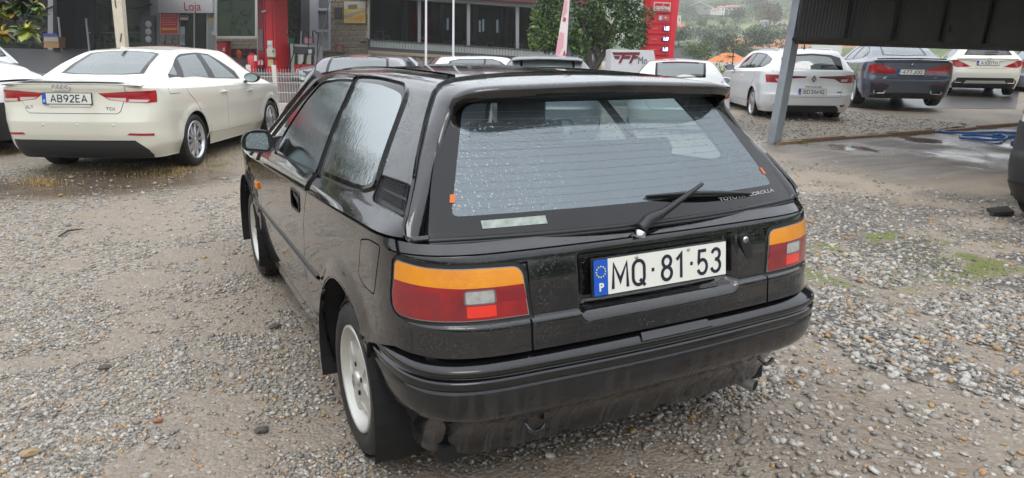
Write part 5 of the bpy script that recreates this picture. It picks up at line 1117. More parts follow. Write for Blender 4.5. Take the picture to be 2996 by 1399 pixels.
def build_gravel():
    """loose stones, tens of thousands, one object"""
    P = []; S = []
    def scatter(x0, x1, y0, y1, n, smin, smax, dens):
        X = rng.uniform(x0, x1, n); Y = rng.uniform(y0, y1, n); k = rng.uniform(0, 1, n) < dens(X, Y); X, Y = X[k], Y[k]
        s = smin+(smax-smin)*rng.uniform(0, 1, len(X))**2.4; P.append(np.stack([X, Y], -1)); S.append(s)
    def dl(X, Y): m = masks(X, Y); return np.clip(.95-.85*m[0]-.9*m[6], .04, 1)
    def dr(X, Y): m = masks(X, Y); return np.clip((.15+.95*m[1])*(1-.85*m[0])*(1-m[4]), .03, 1)
    scatter(-2.7, -.75, .4, 3.2, 26000, .004, .013, dl); scatter(-3.4, -.6, 3.2, 8.2, 17000, .005, .015, dl); scatter(-1.1, .9, -.15, 1.2, 12000, .004, .011, dl)
    scatter(.35, 3.4, -.7, 2.2, 21000, .007, .023, dr); scatter(2.2, 6.2, .3, 4.8, 14000, .008, .022, dr); scatter(-.5, 1.5, -.6, .6, 6000, .006, .020, dr)
    scatter(-3.4, 7, -.5, 8.5, 1500, .015, .026, lambda X, Y: np.full_like(X, .45)); scatter(6, 13, 6.4, 9.5, 5000, .010, .032, lambda X, Y: np.full_like(X, .7))
    P = np.concatenate(P); S = np.concatenate(S); n = len(P)
    f = (1+5**.5)/2; ico = np.array([(-1, f, 0), (1, f, 0), (-1, -f, 0), (1, -f, 0), (0, -1, f), (0, 1, f), (0, -1, -f), (0, 1, -f), (f, 0, -1), (f, 0, 1), (-f, 0, -1), (-f, 0, 1)])/1.9
    T = np.array([(0, 11, 5), (0, 5, 1), (0, 1, 7), (0, 7, 10), (0, 10, 11), (1, 5, 9), (5, 11, 4), (11, 10, 2), (10, 7, 6), (7, 1, 8), (3, 9, 4), (3, 4, 2), (3, 2, 6), (3, 6, 8), (3, 8, 9), (4, 9, 5), (2, 4, 11), (6, 2, 10), (8, 6, 7), (9, 8, 1)])
    V = ico[None]*(1+rng.uniform(-.28, .28, (n, 12, 1)))*np.stack([rng.uniform(.75, 1.4, n), rng.uniform(.7, 1.1, n), rng.uniform(.42, .8, n)], -1)[:, None, :]
    a = rng.uniform(0, 2*np.pi, n); ca, sa = np.cos(a)[:, None], np.sin(a)[:, None]; x = V[..., 0]*ca-V[..., 1]*sa; y = V[..., 0]*sa+V[..., 1]*ca; tl = rng.uniform(-.4, .4, (n, 1)); z = V[..., 2]+x*tl
    mk = masks(P[:, 0], P[:, 1]); z0 = ghn(P[:, 0], P[:, 1])+(mk[9]-.5)*.022+(mk[10]-.5)*.010-.010*mk[0]; near = np.exp(-((P[:, 0]/1.2)**2+((P[:, 1]-2)/2.6)**2)**3); z0 = z0*(1-near)
    W = np.stack([x*S[:, None]+P[:, 0:1], y*S[:, None]+P[:, 1:2], z*S[:, None]+(z0+S*.12)[:, None]], -1).reshape(-1, 3); F = (T[None]+12*np.arange(n)[:, None, None]).reshape(-1, 3)
    me = bpy.data.meshes.new('loose_gravel'); me.vertices.add(len(W)); me.vertices.foreach_set('co', W.astype(np.float32).ravel()); me.loops.add(F.size); me.loops.foreach_set('vertex_index', F.astype(np.int32).ravel()); me.polygons.add(len(F)); me.polygons.foreach_set('loop_start', np.arange(0, F.size, 3, dtype=np.int32)); me.update(calc_edges=True)
    tn = np.repeat(rng.uniform(0, 1, n), 12).astype(np.float32); hu = np.repeat(rng.uniform(0, 1, n), 12).astype(np.float32)
    D = np.ones((len(W), 4), np.float32); D[:, 0] = tn; D[:, 1] = hu; D[:, 2] = np.repeat(mk[1].astype(np.float32), 12); at_ = me.attributes.new('tone', 'FLOAT_COLOR', 'POINT'); at_.data.foreach_set('color', D.ravel())
    m = bpy.data.materials.new('granite_chips'); m.use_nodes = True; t = m.node_tree; b = t.nodes['Principled BSDF']; nn = t.nodes.new; lk = t.links.new
    at2 = nn('ShaderNodeAttribute'); at2.attribute_name = 'tone'; s = nn('ShaderNodeSeparateColor'); lk(at2.outputs['Color'], s.inputs[0])
    cr = nn('ShaderNodeValToRGB'); cr.color_ramp.elements[0].color = (.14, .125, .11, 1); cr.color_ramp.elements[1].color = (.48, .455, .41, 1); e = cr.color_ramp.elements.new(.55); e.color = (.29, .265, .23, 1); lk(s.outputs[0], cr.inputs[0])
    c2 = nn('ShaderNodeValToRGB'); c2.color_ramp.elements[0].position = .90; c2.color_ramp.elements[0].color = (0, 0, 0, 1); c2.color_ramp.elements[1].position = .93; lk(s.outputs[1], c2.inputs[0])
    mx = nn('ShaderNodeMix'); mx.data_type = 'RGBA'; lk(c2.outputs[0], mx.inputs[0]); lk(cr.outputs[0], mx.inputs[6]); mx.inputs[7].default_value = (.36, .22, .10, 1)
    co = nn('ShaderNodeTexCoord'); no = nn('ShaderNodeTexNoise'); no.inputs['Scale'].default_value = 190; no.inputs['Detail'].default_value = 3; lk(co.outputs['Object'], no.inputs['Vector']); mr = nn('ShaderNodeMapRange'); mr.inputs[1].default_value = .3; mr.inputs[2].default_value = .7; mr.inputs[3].default_value = .6; mr.inputs[4].default_value = 1.35; lk(no.outputs[0], mr.inputs[0])
    ml = nn('ShaderNodeMix'); ml.data_type = 'RGBA'; ml.blend_type = 'MULTIPLY'; ml.inputs[0].default_value = 1; lk(mx.outputs[2], ml.inputs[6]); lk(mr.outputs[0], ml.inputs[7]); lk(ml.outputs[2], b.inputs['Base Color']); b.inputs['Roughness'].default_value = .36
    tag(link('loose_gravel', me, None, [m]), 'loose wet granite chips strewn over the lot', kind='stuff')
build_gravel()
# ------------------------------------------------------------ fronts: upright planes that face the lot; x along, y away, z up
class Front:
    def __init__(s, pxa, da, pxb, db, yref=170):
        a, b = at(pxa, yref, da), at(pxb, yref, db); a.z = b.z = 0; s.o = a; s.e = (b-a).normalized(); s.n = Vector((-s.e.y, s.e.x, 0)); s.rz = atan2(s.e.y, s.e.x)
    def q(s, px, py, y=0):
        d = ray_(px, py); o = s.o+s.n*y; t = (o-CAM).dot(s.n)/d.dot(s.n); p = CAM+d*t; return ((p-s.o).dot(s.e), p.z)
    def root(s, name, label, cat, group=None, z=0): return empty(name, (s.o.x, s.o.y, z), s.rz, label, cat, group)
    def poly(s, pts, y0, y1, mb=None):
        mb = mb or MB(); return mb.prism([s.q(px, py, y0) for px, py in pts], y1-y0, (0, y0, 0), (1, 0, 0), (0, 0, 1), (0, 1, 0))
    def rect(s, x0, y0_, x1, y1_, d0, d1, mb=None): return s.poly([(x0, y1_), (x1, y1_), (x1, y0_), (x0, y0_)], d0, d1, mb)
    def world(s, x, y, z): p = s.o+s.e*x+s.n*y; return Vector((p.x, p.y, z))
F1 = Front(0, 47, 965, 43); F1b = Front(800, 40.5, 1078, 38.5); F2 = Front(1078, 38.5, 1600, 44)
conc = mat('grey_render', (.30, .30, .31), rough=.8, var=(1.2, .6, (.22, .22, .23))); palegrey = mat('pale_metal', (.50, .51, .52), rough=.5); dkgrey = mat('dark_frame', (.05, .052, .058), rough=.5); offw = mat('off_white', (.55, .55, .54), rough=.6)
redp = mat('station_red', (.62, .018, .030), rough=.35, coat=.3); redd_ = mat('station_dark_red', (.25, .012, .03), rough=.4); creamp = mat('weathered_cream', (.60, .53, .42), rough=.7, var=(6, .7, (.45, .38, .28)))
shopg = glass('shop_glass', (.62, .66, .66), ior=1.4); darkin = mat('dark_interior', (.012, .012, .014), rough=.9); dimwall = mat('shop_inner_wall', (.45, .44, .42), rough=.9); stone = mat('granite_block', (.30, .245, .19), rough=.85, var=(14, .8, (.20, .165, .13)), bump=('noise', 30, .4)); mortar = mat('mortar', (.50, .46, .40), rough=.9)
grassm = mat('leaf_green', (.06, .11, .025), rough=.55)
# ground of the forecourt, road and kerb
def forecourt():
    z0 = .36; V = []; cols = [(-500, 47.5, 1.95), (150, 46.3, 1.88), (640, 44.3, 1.55), (965, 40.5, .98), (1300, 41, .55), (1700, 46, .4)]
    for px, d, z in cols:
        a = at(px, 170, 33.2); b = at(px, 170, 35.8); c = at(px, 170, d+3.5); V += [(a.x, a.y, z0), (b.x, b.y, z0+.08), (c.x, c.y, z)]
    tag(MB().add(V, [(i*3+k, (i+1)*3+k, (i+1)*3+k+1, i*3+k+1) for i in range(5) for k in range(2)], True).build('forecourt', mat('forecourt_asphalt', (.085, .085, .09), rough=.30, var=(.8, .7, (.06, .06, .064)))), kind='structure')
    V = []
    for px, d in ((-900, 33.1), (1900, 33.1)):
        for dd, z in ((0, .30), (0, z0+.012), (-.9, z0+.012), (-.9, .30)): p = at(px, 170, d-dd-.3); V.append((p.x, p.y, z))
    tag(MB().add(V, [(0, 1, 5, 4), (1, 2, 6, 5), (2, 3, 7, 6)]).build('kerb', mat('wet_concrete', (.30, .30, .30), rough=.45, var=(.7, .6, (.22, .22, .22)))), kind='structure')
    V = []
    for px in lin(-1500, 3000, 8):
        for d in (16.5, 24, 33.4): p = at(px, 170, d); V.append((p.x, p.y, gh(p.x, p.y)+.004 if d < 30 else .352+.013*max(0, min(p.x, 42)-2)))
    V = [(x, y, max(z, gh(x, y)+.006)) for x, y, z in V]
    tag(MB().add(V, [(i*3+k, (i+1)*3+k, (i+1)*3+k+1, i*3+k+1) for i in range(8) for k in range(2)], True).build('road', mat('wet_asphalt', (.055, .052, .052), rough=.33, var=(.5, .6, (.08, .07, .065)))), kind='structure')
forecourt()
# ---------------------------------------------------------------- shop
def shop():
    r = F1.root('fuel_station_shop', 'grey fuel station shop with dark doorway, glass fronts and white Loja sign', 'shop'); F = F1
    b = MB(); wallm = mat('shop_wall', (.33, .33, .34), .75, var=(1.5, .5, (.25, .25, .26)))
    # frame of the facade around the openings
    for a in ((-420, -210, 1000, -62), (-420, -62, -60, 190), (140, -62, 155, 165), (440, -62, 466, 165), (960, -62, 1000, 190), (608, -62, 632, 178)): F.rect(a[0], a[1], a[2], a[3], 0, .25, b)
    F.rect(632, 108, 800, 190, .02, .25, b); F.rect(466, 100, 526, 190, .03, .25, b); b.build('wall', wallm, r)
    x0, x1 = F.q(-420, 0)[0], F.q(1000, 0)[0]; zt = F.q(0, -210)[1]
    MB().box(((x0+x1)/2, 3.4, (zt+1.5)/2), (x1-x0, .2, zt)).box(((x0+x1)/2, 1.8, zt-.1), (x1-x0, 3.4, .15)).build('back_wall', dimwall, r); MB().box(((x0+x1)/2, 1.9, 1.5), (x1-x0, 3.2, .1)).build('floor', mat('shop_floor', (.10, .10, .10), .5), r)
    F.rect(462, -62, 622, 38, -.25, -.02).build('sign_board', mat('sign_pale', (.56, .56, .57), .5, var=(1.2, .5, (.42, .42, .44))), r)
    # sign slopes as the board does: lettering on its face
    q0, q1 = F.q(536, 16, -.26), F.q(588, 18, -.26); t = text('sign_letters', 'Loja', (q1[0]-q0[0])/1.62, mat('sign_red', (.42, .015, .035), .5), r, ((q0[0]+q1[0])/2, -.262, (q0[1]+q1[1])/2-.06), (pi/2, 0, 0), sx=.95)
    # dark doorway with two rails
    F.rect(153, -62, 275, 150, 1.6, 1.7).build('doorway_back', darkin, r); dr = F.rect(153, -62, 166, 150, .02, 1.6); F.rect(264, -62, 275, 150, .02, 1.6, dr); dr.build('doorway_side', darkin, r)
    for pa, pb in (((171, 50), (181, 150)), ((252, 54), (262, 150))): a, c = F.q(*pa, -.5), F.q(*pb, -.5); MB().tube([(a[0], -.5, a[1]), (c[0], -.5, c[1])], .06, 8).build('door_rail', palegrey, r)
    # glass fronts
    for a in ((-60, -62, 140, 165), (275, -62, 440, 165)): F.rect(a[0], a[1], a[2], a[3], .10, .115).build('shop_window', shopg, r)
    d = F.rect(526, 34, 608, 180, .10, .115); d.build('glass_door', shopg, r); m = MB()
    for a in ((523, 34, 528, 178), (566, 34, 570, 178), (604, 34, 609, 178)): F.rect(*a, .05, .10, m)
    m.build('door_frame', mat('alu', (.42, .43, .44), .4, .6), r)
    a = [F.q(px, py, -.12) for px, py in ((541, 66), (552, 62), (556, 78), (556, 118), (550, 126), (540, 126))]; MB().tube([(p[0], -.12, p[1]) for p in a], .025, 6).build('door_handle', dkgrey, r)
    w = F.rect(634, 2, 748, 108, .06, .075); w.build('shop_window', glass('office_glass', (.42, .50, .46), ior=1.7, haze=.05, hcol=(.4, .5, .45)), r); m = MB()
    for a in ((626, -62, 634, 112), (746, -62, 753, 114), (626, 106, 752, 112)): F.rect(*a, -.02, .07, m)
    m.build('window_frame', offw, r)
    # shelf boards and posters
    for a in ((255, 94, 440, 97), (270, 126, 440, 129), (10, 60, 140, 63), (20, 92, 140, 95), (20, 122, 140, 125)): F.rect(*a, .55, 1.3).build('shelf', offw, r)
    no = F.rect(467, 35, 523, 101, -.08, -.03); no.build('notice_frame', mat('notice_frame', (.55, .42, .40), .5), r); F.rect(470, 38, 519, 98, -.10, -.081).build('notice_sheet', redp, r); F.rect(473, 82, 517, 88, -.112, -.101).build('notice_band', mat('notice_yellow', (.7, .45, .04), .5), r)
    for y in (43, 50, 57, 64, 71): F.rect(474, y, 514 if y != 57 else 500, y+1.6, -.112, -.101).build('notice_line', mat('notice_pale', (.62, .35, .36), .5), r)
    F.rect(527, 46, 550, 59, .03, .06).build('door_notice', white, r); F.rect(529, 47, 548, 51, .015, .028).build('notice_line', mat('sign_red', (.42, .015, .035), .5), r)
    for c, a in (((.45, .50, .50), (524, 78, 541, 132)), ((.6, .6, .6), (529, 100, 541, 124))): F.rect(*a, .04, .07).build('door_sticker', mat('sticker%d' % int(c[0]*100), c, .5), r)
    F.rect(612, 52, 624, 60, -.02, .0).build('hazard_sign', mat('notice_yellow', (.7, .45, .04), .5), r); F.rect(620, 92, 627, 103, -.03, -.005).build('switch_box', offw, r)
    # low stone wall under the office window, laid stone by stone
    m = F.rect(630, 110, 770, 190, -.10, -.03); lw = m.build('low_wall', mortar, r); bx = bpy.data.meshes.new('block'); MBx = MB().box((0, 0, 0), (1, 1, 1), bev=.09); bx.from_pydata(MBx.v, [], MBx.f); bx.materials.append(stone)
    def lay(F, par, rows, px0, px1, hgt, y, seed, wmin, wmax, skip=None):
        rd = random.Random(seed)
        for k, py in enumerate(rows):
            px = px0-rd.uniform(0, 10)
            while px < px1:
                wd = rd.uniform(wmin, wmax); a, c = max(px, px0)+.8, min(px+wd, px1)-.8; px += wd
                if c-a < 3 or (skip and skip((a+c)/2, py)): continue
                p, q_ = F.q(a, py, y), F.q(c, py+hgt, y); o = bpy.data.objects.new('block', bx); COL.objects.link(o); o.parent = par; o.location = ((p[0]+q_[0])/2, y+rd.uniform(-.012, .012), (p[1]+q_[1])/2); o.scale = (abs(q_[0]-p[0]), .10, abs(p[1]-q_[1])-.04)
    lay(F, r, [112, 123.5, 135], 634, 752, 11, -.12, 4, 22, 30); lay(F, r, [103, 117, 131, 145], 468, 524, 13, -.03, 6, 20, 28)
    return lay, bx
lay, block_mesh = shop()
# goods on the shelves behind the glass
rd = random.Random(3); goods = []; gname = ['red', 'purple', 'dark blue', 'beige', 'green', 'ochre', 'plum']; seen = {}
gcol = [(.35, .03, .03), (.08, .02, .16), (.02, .06, .22), (.25, .22, .2), (.03, .12, .05), (.4, .25, .05), (.10, .03, .10)]
for k, (px, py, w_, h_) in enumerate([(62+i*13, y, 10, 12) for y in (57, 89, 119) for i in range(6)]+[(272+i*15, y, 11, 14) for y in (91, 123) for i in range(11) if not 52 < i*15 < 82]):
    m = MB(); a, c = F1.q(px, py-h_*rd.uniform(.6, 1.2), .7), F1.q(px+w_*rd.uniform(.7, 1.1), py+1, .7); cen = F1.world((a[0]+c[0])/2, .85, (a[1]+c[1])/2)
    m.box((0, 0, 0), (abs(c[0]-a[0]), .25, abs(a[1]-c[1])), bev=.03); q = rd.choice(range(7)); o = m.build('shelf_pack', mat('pack_%s' % 'abcdefg'[q], gcol[q], .5), None, cen, (0, 0, F1.rz)); wh = ('top shelf left of the doorway' if k < 6 else 'middle shelf left of the doorway' if k < 12 else 'bottom shelf left of the doorway' if k < 18 else 'upper shelf behind the cream post' if py < 100 else 'lower shelf behind the cream post'); seen[wh] = seen.get(wh, 0)+1; od = ['first', 'second', 'third', 'fourth', 'fifth', 'sixth', 'seventh', 'eighth', 'ninth', 'tenth', 'eleventh'][seen[wh]-1]; tag(o, '%s pack, %s from the left on the %s' % (gname[q], od, wh), 'pack', 'goods on the shop shelves')
o = F1.rect(128, 108, 172, 140, -.9, -.35).build('goods_bin', mat('bin_tan', (.40, .22, .10), .6), None, (F1.o.x, F1.o.y, 0), (0, 0, F1.rz)); tag(o, 'tan display bin left of the dark doorway', 'bin')
F1.rect(126, 98, 167, 106, -1.0, -.9).build('checked_cloth', mat('checked_blue', (.05, .07, .30), .6), o); F1.rect(129, 106, 170, 122, -.95, -.90).build('bin_lid', mat('bin_cream', (.42, .38, .32), .6), o)
for a, b_ in (((116, 22), (155, 19)), ((278, 10), (330, 24)), ((355, 23), (445, 12))):
    p, q = F1.q(*a, -.1), F1.q(*b_, -.1); pts = [F1.world(p[0]+(q[0]-p[0])*t, -.1, p[1]+(q[1]-p[1])*t-.10*sin(pi*t)) for t in lin(0, 1, 8)]
    tag(MB().tube(pts, .05, 6).build('garland', mat('garland_green', (.015, .03, .02), .9)), {116: 'dark garland hung left of the dark doorway', 278: 'dark garland hung from the doorway towards the cream post', 355: 'dark garland hung between the cream post and the shop sign'}[a[0]], 'garland')
p = [at(x, 60, 46.2) for x in (345,)][0]
# disc rack and display seen right of the cream post
r_ = F1.root('disc_rack', 'dark upright rack holding three pale discs beside the red notice', 'rack'); F1.rect(412, 45, 452, 135, -.22, -.12).build('rack_panel', dkgrey, r_)
for y in (71, 93, 115): c = F1.q(434, y, -.25); MB().lathe([(0, -.27), (.20, -.27), (.21, -.23)], (c[0], 0, c[1]), 'y', 20).build('disc', offw, r_)
r_ = F1.root('litter_bin', 'red litter bin with white figure under the office window', 'bin'); F1.poly([(634, 124), (662, 124), (660, 166), (638, 166)], -.75, -.3).build('bin_body', redp, r_); F1.rect(633, 120, 663, 125, -.8, -.25).build('bin_lid', redd_, r_); F1.poly([(653, 140), (657, 139), (658, 150), (650, 149)], -.765, -.752).build('figure_mark', white, r_)
r_ = F1.root('gas_bottle_rack', 'dark red wire cage for gas bottles under the office window', 'rack'); m = MB()
for x in (674, 692, 711, 731, 749): F1.rect(x, 142, x+1.4, 174, -.8, -.76, m)
for y in (142, 158, 173): F1.rect(674, y, 750, y+1.6, -.8, -.76, m)
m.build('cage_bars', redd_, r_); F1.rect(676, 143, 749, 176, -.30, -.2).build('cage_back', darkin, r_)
r_ = F1.root('gas_bottle', 'orange gas bottle standing in the dark red cage', 'gas bottle'); c0, c1 = F1.q(700, 172, -.6), F1.q(700, 146, -.6); h_ = c1[1]-c0[1]; MB().lathe([(0, c0[1]), (.16, c0[1]), (.17, c0[1]+.06), (.17, c0[1]+h_*.75), (.08, c0[1]+h_*.95), (.06, c1[1]), (0, c1[1])], (c0[0], -.6, 0), 'z', 16).build('bottle_shell', mat('bottle_orange', (.65, .13, .02), .4), r_)
# ---------------------------------------------------------------- pump island
def pole_front(px0, px1, d): return Front(px0, d, px1, d)
C = Front(760, 36.6, 812, 36.0)
r_ = C.root('canopy_column', 'broad red canopy column of the fuel station with white dispenser', 'column'); z_ = MB()
C.poly([(767, -40), (799, -40), (810, 221), (778, 221)], 0, .9).build('front_panel', redp, r_); C.poly([(752, -40), (766, -40), (777, 219), (757, 214)], .25, .9).build('side_panel', redd_, r_)
for a in ((771, 793),): 
    for xx in a: C.poly([(xx, -40), (xx+1.2, -40), (xx+10, 219), (xx+8.8, 219)], -.02, -.001).build('panel_joint', redd_, r_)
C.rect(782, 119, 796, 132, -.03, -.002).build('notice', white, r_); C.rect(783, 133, 797, 144, -.03, -.002).build('notice', offw, r_); C.rect(784, 174, 799, 194, -.03, -.002).build('yellow_notice', mat('paper_yellow', (.62, .52, .25), .6), r_)
a, b_ = C.q(781, 142, -.15), C.q(804, 169, -.15); MB().box(((a[0]+b_[0])/2, -.12, (a[1]+b_[1])/2), (b_[0]-a[0], .22, a[1]-b_[1]), bev=.09).build('towel_dispenser', mat('dispenser', (.58, .57, .46), .4), r_); C.rect(797, 146, 799.5, 154, -.245, -.23).build('dispenser_slot', dkgrey, r_)
a = C.q(773, 33, -.1); MB().tube([(a[0]-.12, -.14, a[1]-.03), (a[0]+.10, -.05, a[1]+.02)], .055, 10).build('camera', offw, r_); C.rect(757, 86, 769, 148, .22, .249).build('poster', mat('poster_dim', (.12, .10, .18), .5, var=(9, .9, (.25, .2, .08))), r_)
r_ = C.root('fire_extinguisher', 'tall red wheeled fire extinguisher left of the canopy column', 'fire extinguisher'); a, b_ = C.q(742, 213, -.2), C.q(742, 158, -.2); h_ = b_[1]-a[1]; MB().lathe([(0, a[1]), (.24, a[1]), (.25, a[1]+.05), (.25, a[1]+h_*.86), (.16, a[1]+h_*.96), (.06, b_[1]), (0, b_[1])], (a[0], -.2, 0), 'z', 20).build('cylinder', redp, r_)
MB().box((a[0]-.05, -.2, b_[1]+.03), (.30, .06, .08), bev=.02).build('valve', redd_, r_); C.rect(743, 162, 751, 179, -.47, -.452).build('label_sheet', white, r_); MB().tube([(a[0]-.2, -.2, b_[1]), (a[0]-.36, -.22, b_[1]-.5), (a[0]-.34, -.2, a[1]+.3)], .02, 6).build('hose', rub, r_)
for k, px in enumerate((757, 766)):
    a, b_ = C.q(px, 200, -.1), C.q(px, 174, -.1); r_ = C.root('fire_extinguisher', 'small red fire extinguisher, %s one of the pair beside the canopy column' % ('left', 'right')[k], 'fire extinguisher', 'small extinguishers'); MB().lathe([(0, a[1]), (.075, a[1]), (.08, a[1]+.4), (.03, b_[1]), (0, b_[1])], (a[0], -.1, 0), 'z', 14).build('cylinder', redp, r_); C.rect(px-2, 178, px+3, 190, -.19, -.182).build('label_sheet', offw, r_)
r_ = C.root('red_block', 'low red block beside the foot of the canopy column', 'block'); C.rect(811, 210, 822, 224, -.1, .25).build('block_body', redp, r_)
MB().box(tuple(C.world(-.35, .1, .42)), (.9, .6, .5), C.rz).build('dark_crate', dkgrey, None, label='black equipment box behind the tall extinguisher', cat='box')
# pumps
D = Front(846, 36.3, 930, 35.9); r_ = D.root('fuel_pump', 'fuel pump with red lower panel and three nozzles, right of the red column', 'fuel pump')
D.poly([(849, 128), (921, 134), (930, 226), (853, 226)], .12, .85).build('housing', mat('pump_grey', (.40, .40, .40), .45, .3), r_); D.poly([(857, 136), (918, 138), (920, 160), (859, 158)], .05, .12).build('display_panel', dkgrey, r_); D.rect(899, 145, 912, 157, .03, .05).build('price_sheet', white, r_); D.poly([(858, 160), (920, 161), (924, 188), (860, 187)], .05, .12).build('nozzle_panel', offw, r_); D.poly([(860, 188), (924, 189), (924, 222), (861, 222)], .04, .12).build('lower_panel', redp, r_)
for k, px in enumerate((864, 890, 913)): D.rect(px-3, 163, px+5, 185, -.04, .05).build('nozzle', [mat('nozzle_green', (.10, .25, .04), .5), mat('nozzle_yellow', (.40, .33, .03), .5), mat('nozzle_red', (.4, .1, .1), .5)][k], r_); a = D.q(px, 168, -.06); MB().tube([(a[0]-.02, -.07, a[1]-.35), (a[0]+.06, -.09, a[1]+.1), (a[0]+.03, -.05, a[1]+.2)], .06, 8).build('nozzle_grip', rub, r_)
q0 = D.q(898, 209, .03); text('pump_letters', 'optima', .40, white, r_, (q0[0]-.05, .035, q0[1]), (pi/2, 0, 0), sx=1.1)
for px, tx, ex in ((833, 846, 846), (882, 888, 876), (915, 916, 928)):
    a, b_, c, e = D.q(px+3, 126, .4), D.q(tx, 91, .4), D.q(tx+6, 100, -.2), D.q(ex, 218, -.3); MB().tube([(a[0], .4, a[1]), (b_[0]-.05, .4, b_[1]), (b_[0]+.1, .35, b_[1]+.02), (c[0], .1, c[1]), (c[0]+.05, -.2, c[1]-1.0), (e[0], -.35, e[1]+.2), (e[0]-.25, -.3, e[1]+.45)], .028, 6).build('hose', rub, r_); MB().tube([(a[0]-.1, .4, a[1]-.1), (b_[0]-.1, .4, b_[1])], .05, 6).build('hose_mast', mat('alu', (.42, .43, .44), .4, .6), r_)
D.rect(890, 109, 914, 129, .15, .22).build('advert_frame', redp, r_); D.rect(892, 112, 912, 127, .13, .149).build('advert_sheet', mat('advert_blue', (.12, .22, .55), .5, var=(3, .9, (.6, .45, .1))), r_)
E2 = Front(800, 38.2, 846, 37.8); r_ = E2.root('service_pump', 'green and white tyre inflator unit behind the red column', 'service unit'); E2.rect(802, 68, 822, 108, .2, .5).build('upper_sign', offw, r_); E2.rect(804, 72, 819, 80, .18, .199).build('sign_band', mat('sign_red', (.42, .015, .035), .5), r_); E2.rect(804, 112, 842, 138, 0, .5).build('green_panel', mat('unit_green', (.02, .26, .17), .4), r_); E2.rect(822, 122, 842, 138, -.03, -.002).build('white_panel', offw, r_); E2.rect(800, 138, 846, 226, .05, .5).build('unit_body', mat('unit_dark', (.09, .09, .095), .5), r_); E2.rect(806, 161, 842, 178, .0, .049).build('sign_strip', offw, r_)
q0 = E2.q(820, 170, -.01); text('strip_letters', 'VENDA', .22, mat('sign_red', (.42, .015, .035), .5), r_, (q0[0], -.008, q0[1]), (pi/2, 0, 0)); a = E2.q(834, 118, -.05); MB().lathe([(0, -.14), (.10, -.12), (.12, -.03)], (a[0], 0, a[1]), 'y', 14).build('blue_cap', mat('cap_blue', (.02, .12, .4), .4), r_)
for px in (838, 846): a, e = E2.q(px, 125, -.1), E2.q(px-4, 215, -.3); MB().tube([(a[0], -.1, a[1]), (a[0]+.06, -.25, (a[1]+e[1])/2), (e[0], -.3, e[1])], .025, 6).build('hose', rub, r_)
# raised plinth and canopy roof over the pumps
p = [C.world(x, y, 0) for x, y in ((-2.2, -1.0), (5.5, -1.0), (5.5, 2.6), (-2.2, 2.6))]; m = MB(); m.add([(v.x, v.y, z) for z in (.28, .47) for v in p], [(0, 1, 5, 4), (1, 2, 6, 5), (2, 3, 7, 6), (3, 0, 4, 7), (4, 5, 6, 7)]); tag(m.build('pump_island', MAT['wet_concrete']), kind='structure')
r_ = C.root('station_canopy', 'wide canopy with red edge over the fuel pumps', 'canopy'); MB().box((-4.5, .3, 5.35), (27, 4.6, .25)).build('roof_slab', mat('canopy_white', (.6, .6, .6), .6), r_); m = MB(); m.box((-4.5, -2.03, 5.5), (27.1, .06, 1.0)).box((-18.03, .3, 5.5), (.06, 4.6, 1.0)).box((9.03, .3, 5.5), (.06, 4.6, 1.0)); m.build('fascia', redp, r_)
# ---------------------------------------------------------------- grey hall, door and stone wall between shop and terrace
r_ = F1b.root('stone_fronted_hall', 'building with granite block wall, pale door and dark glass beside the terrace', 'building'); F = F1b
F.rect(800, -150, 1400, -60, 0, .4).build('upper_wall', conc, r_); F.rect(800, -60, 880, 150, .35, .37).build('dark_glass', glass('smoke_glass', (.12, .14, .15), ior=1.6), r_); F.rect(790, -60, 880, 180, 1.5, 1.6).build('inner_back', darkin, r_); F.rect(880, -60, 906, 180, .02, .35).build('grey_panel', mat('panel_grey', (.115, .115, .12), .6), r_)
m = MB()
for a in ((906, -60, 929, 146), (961, -60, 967, 146), (929, 24, 961, 31), (929, 87, 961, 94), (929, 142, 961, 147)): F.rect(*a, -.02, .3, m)
m.build('door_frame', mat('frame_pale', (.47, .50, .56), .5), r_); F.rect(929, -60, 961, 24, .12, .14).build('door_pane', mat('frosted_pane', (.17, .17, .18), .25), r_); F.rect(929, 31, 961, 87, .12, .14).build('door_pane', mat('frosted_pane', (.17, .17, .18), .25), r_); F.rect(929, 94, 961, 142, .10, .14).build('door_panel', mat('door_pale', (.40, .41, .43), .6), r_)
wl = F.rect(967, -60, 1078, 200, .06, .4); wl.build('wall_core', mortar, r_); F.rect(925, 147, 1000, 153, -.10, .3).build('ledge', mat('tan_coping', (.33, .26, .18), .8), r_); F.rect(925, 153, 967, 215, .03, .3).build('wall_core', mortar, r_)
lay(F, r_, [-58+16.6*i for i in range(15)], 968, 1077, 16, .05, 11, 15, 27); lay(F, r_, [155, 168, 181, 194], 926, 967, 12, .02, 12, 14, 20)
F.rect(1004, 2, 1071, 70, -.05, .0).build('picture_frame', dkgrey, r_); pic = F.rect(1006, 4, 1069, 68, -.065, -.051).build('tile_picture', mat('tile_yellow', (.66, .53, .22), .4, var=(1.6, .8, (.50, .30, .06))), r_)
F.poly([(1006, 4), (1069, 4), (1069, 22), (1045, 25), (1006, 26)], -.07, -.066).build('picture_sky', mat('tile_pale', (.52, .50, .42), .4), r_); F.poly([(1018, 14), (1044, 12), (1046, 26), (1018, 27)], -.076, -.071).build('picture_house', mat('tile_brown', (.20, .17, .14), .4), r_); F.poly([(1006, 44), (1069, 26), (1069, 33), (1006, 54)], -.076, -.071).build('picture_road', mat('tile_grey', (.36, .33, .28), .4), r_); F.poly([(1034, 52), (1062, 44), (1064, 58), (1040, 60)], -.076, -.071).build('picture_field', mat('tile_ochre', (.55, .30, .06), .4), r_)
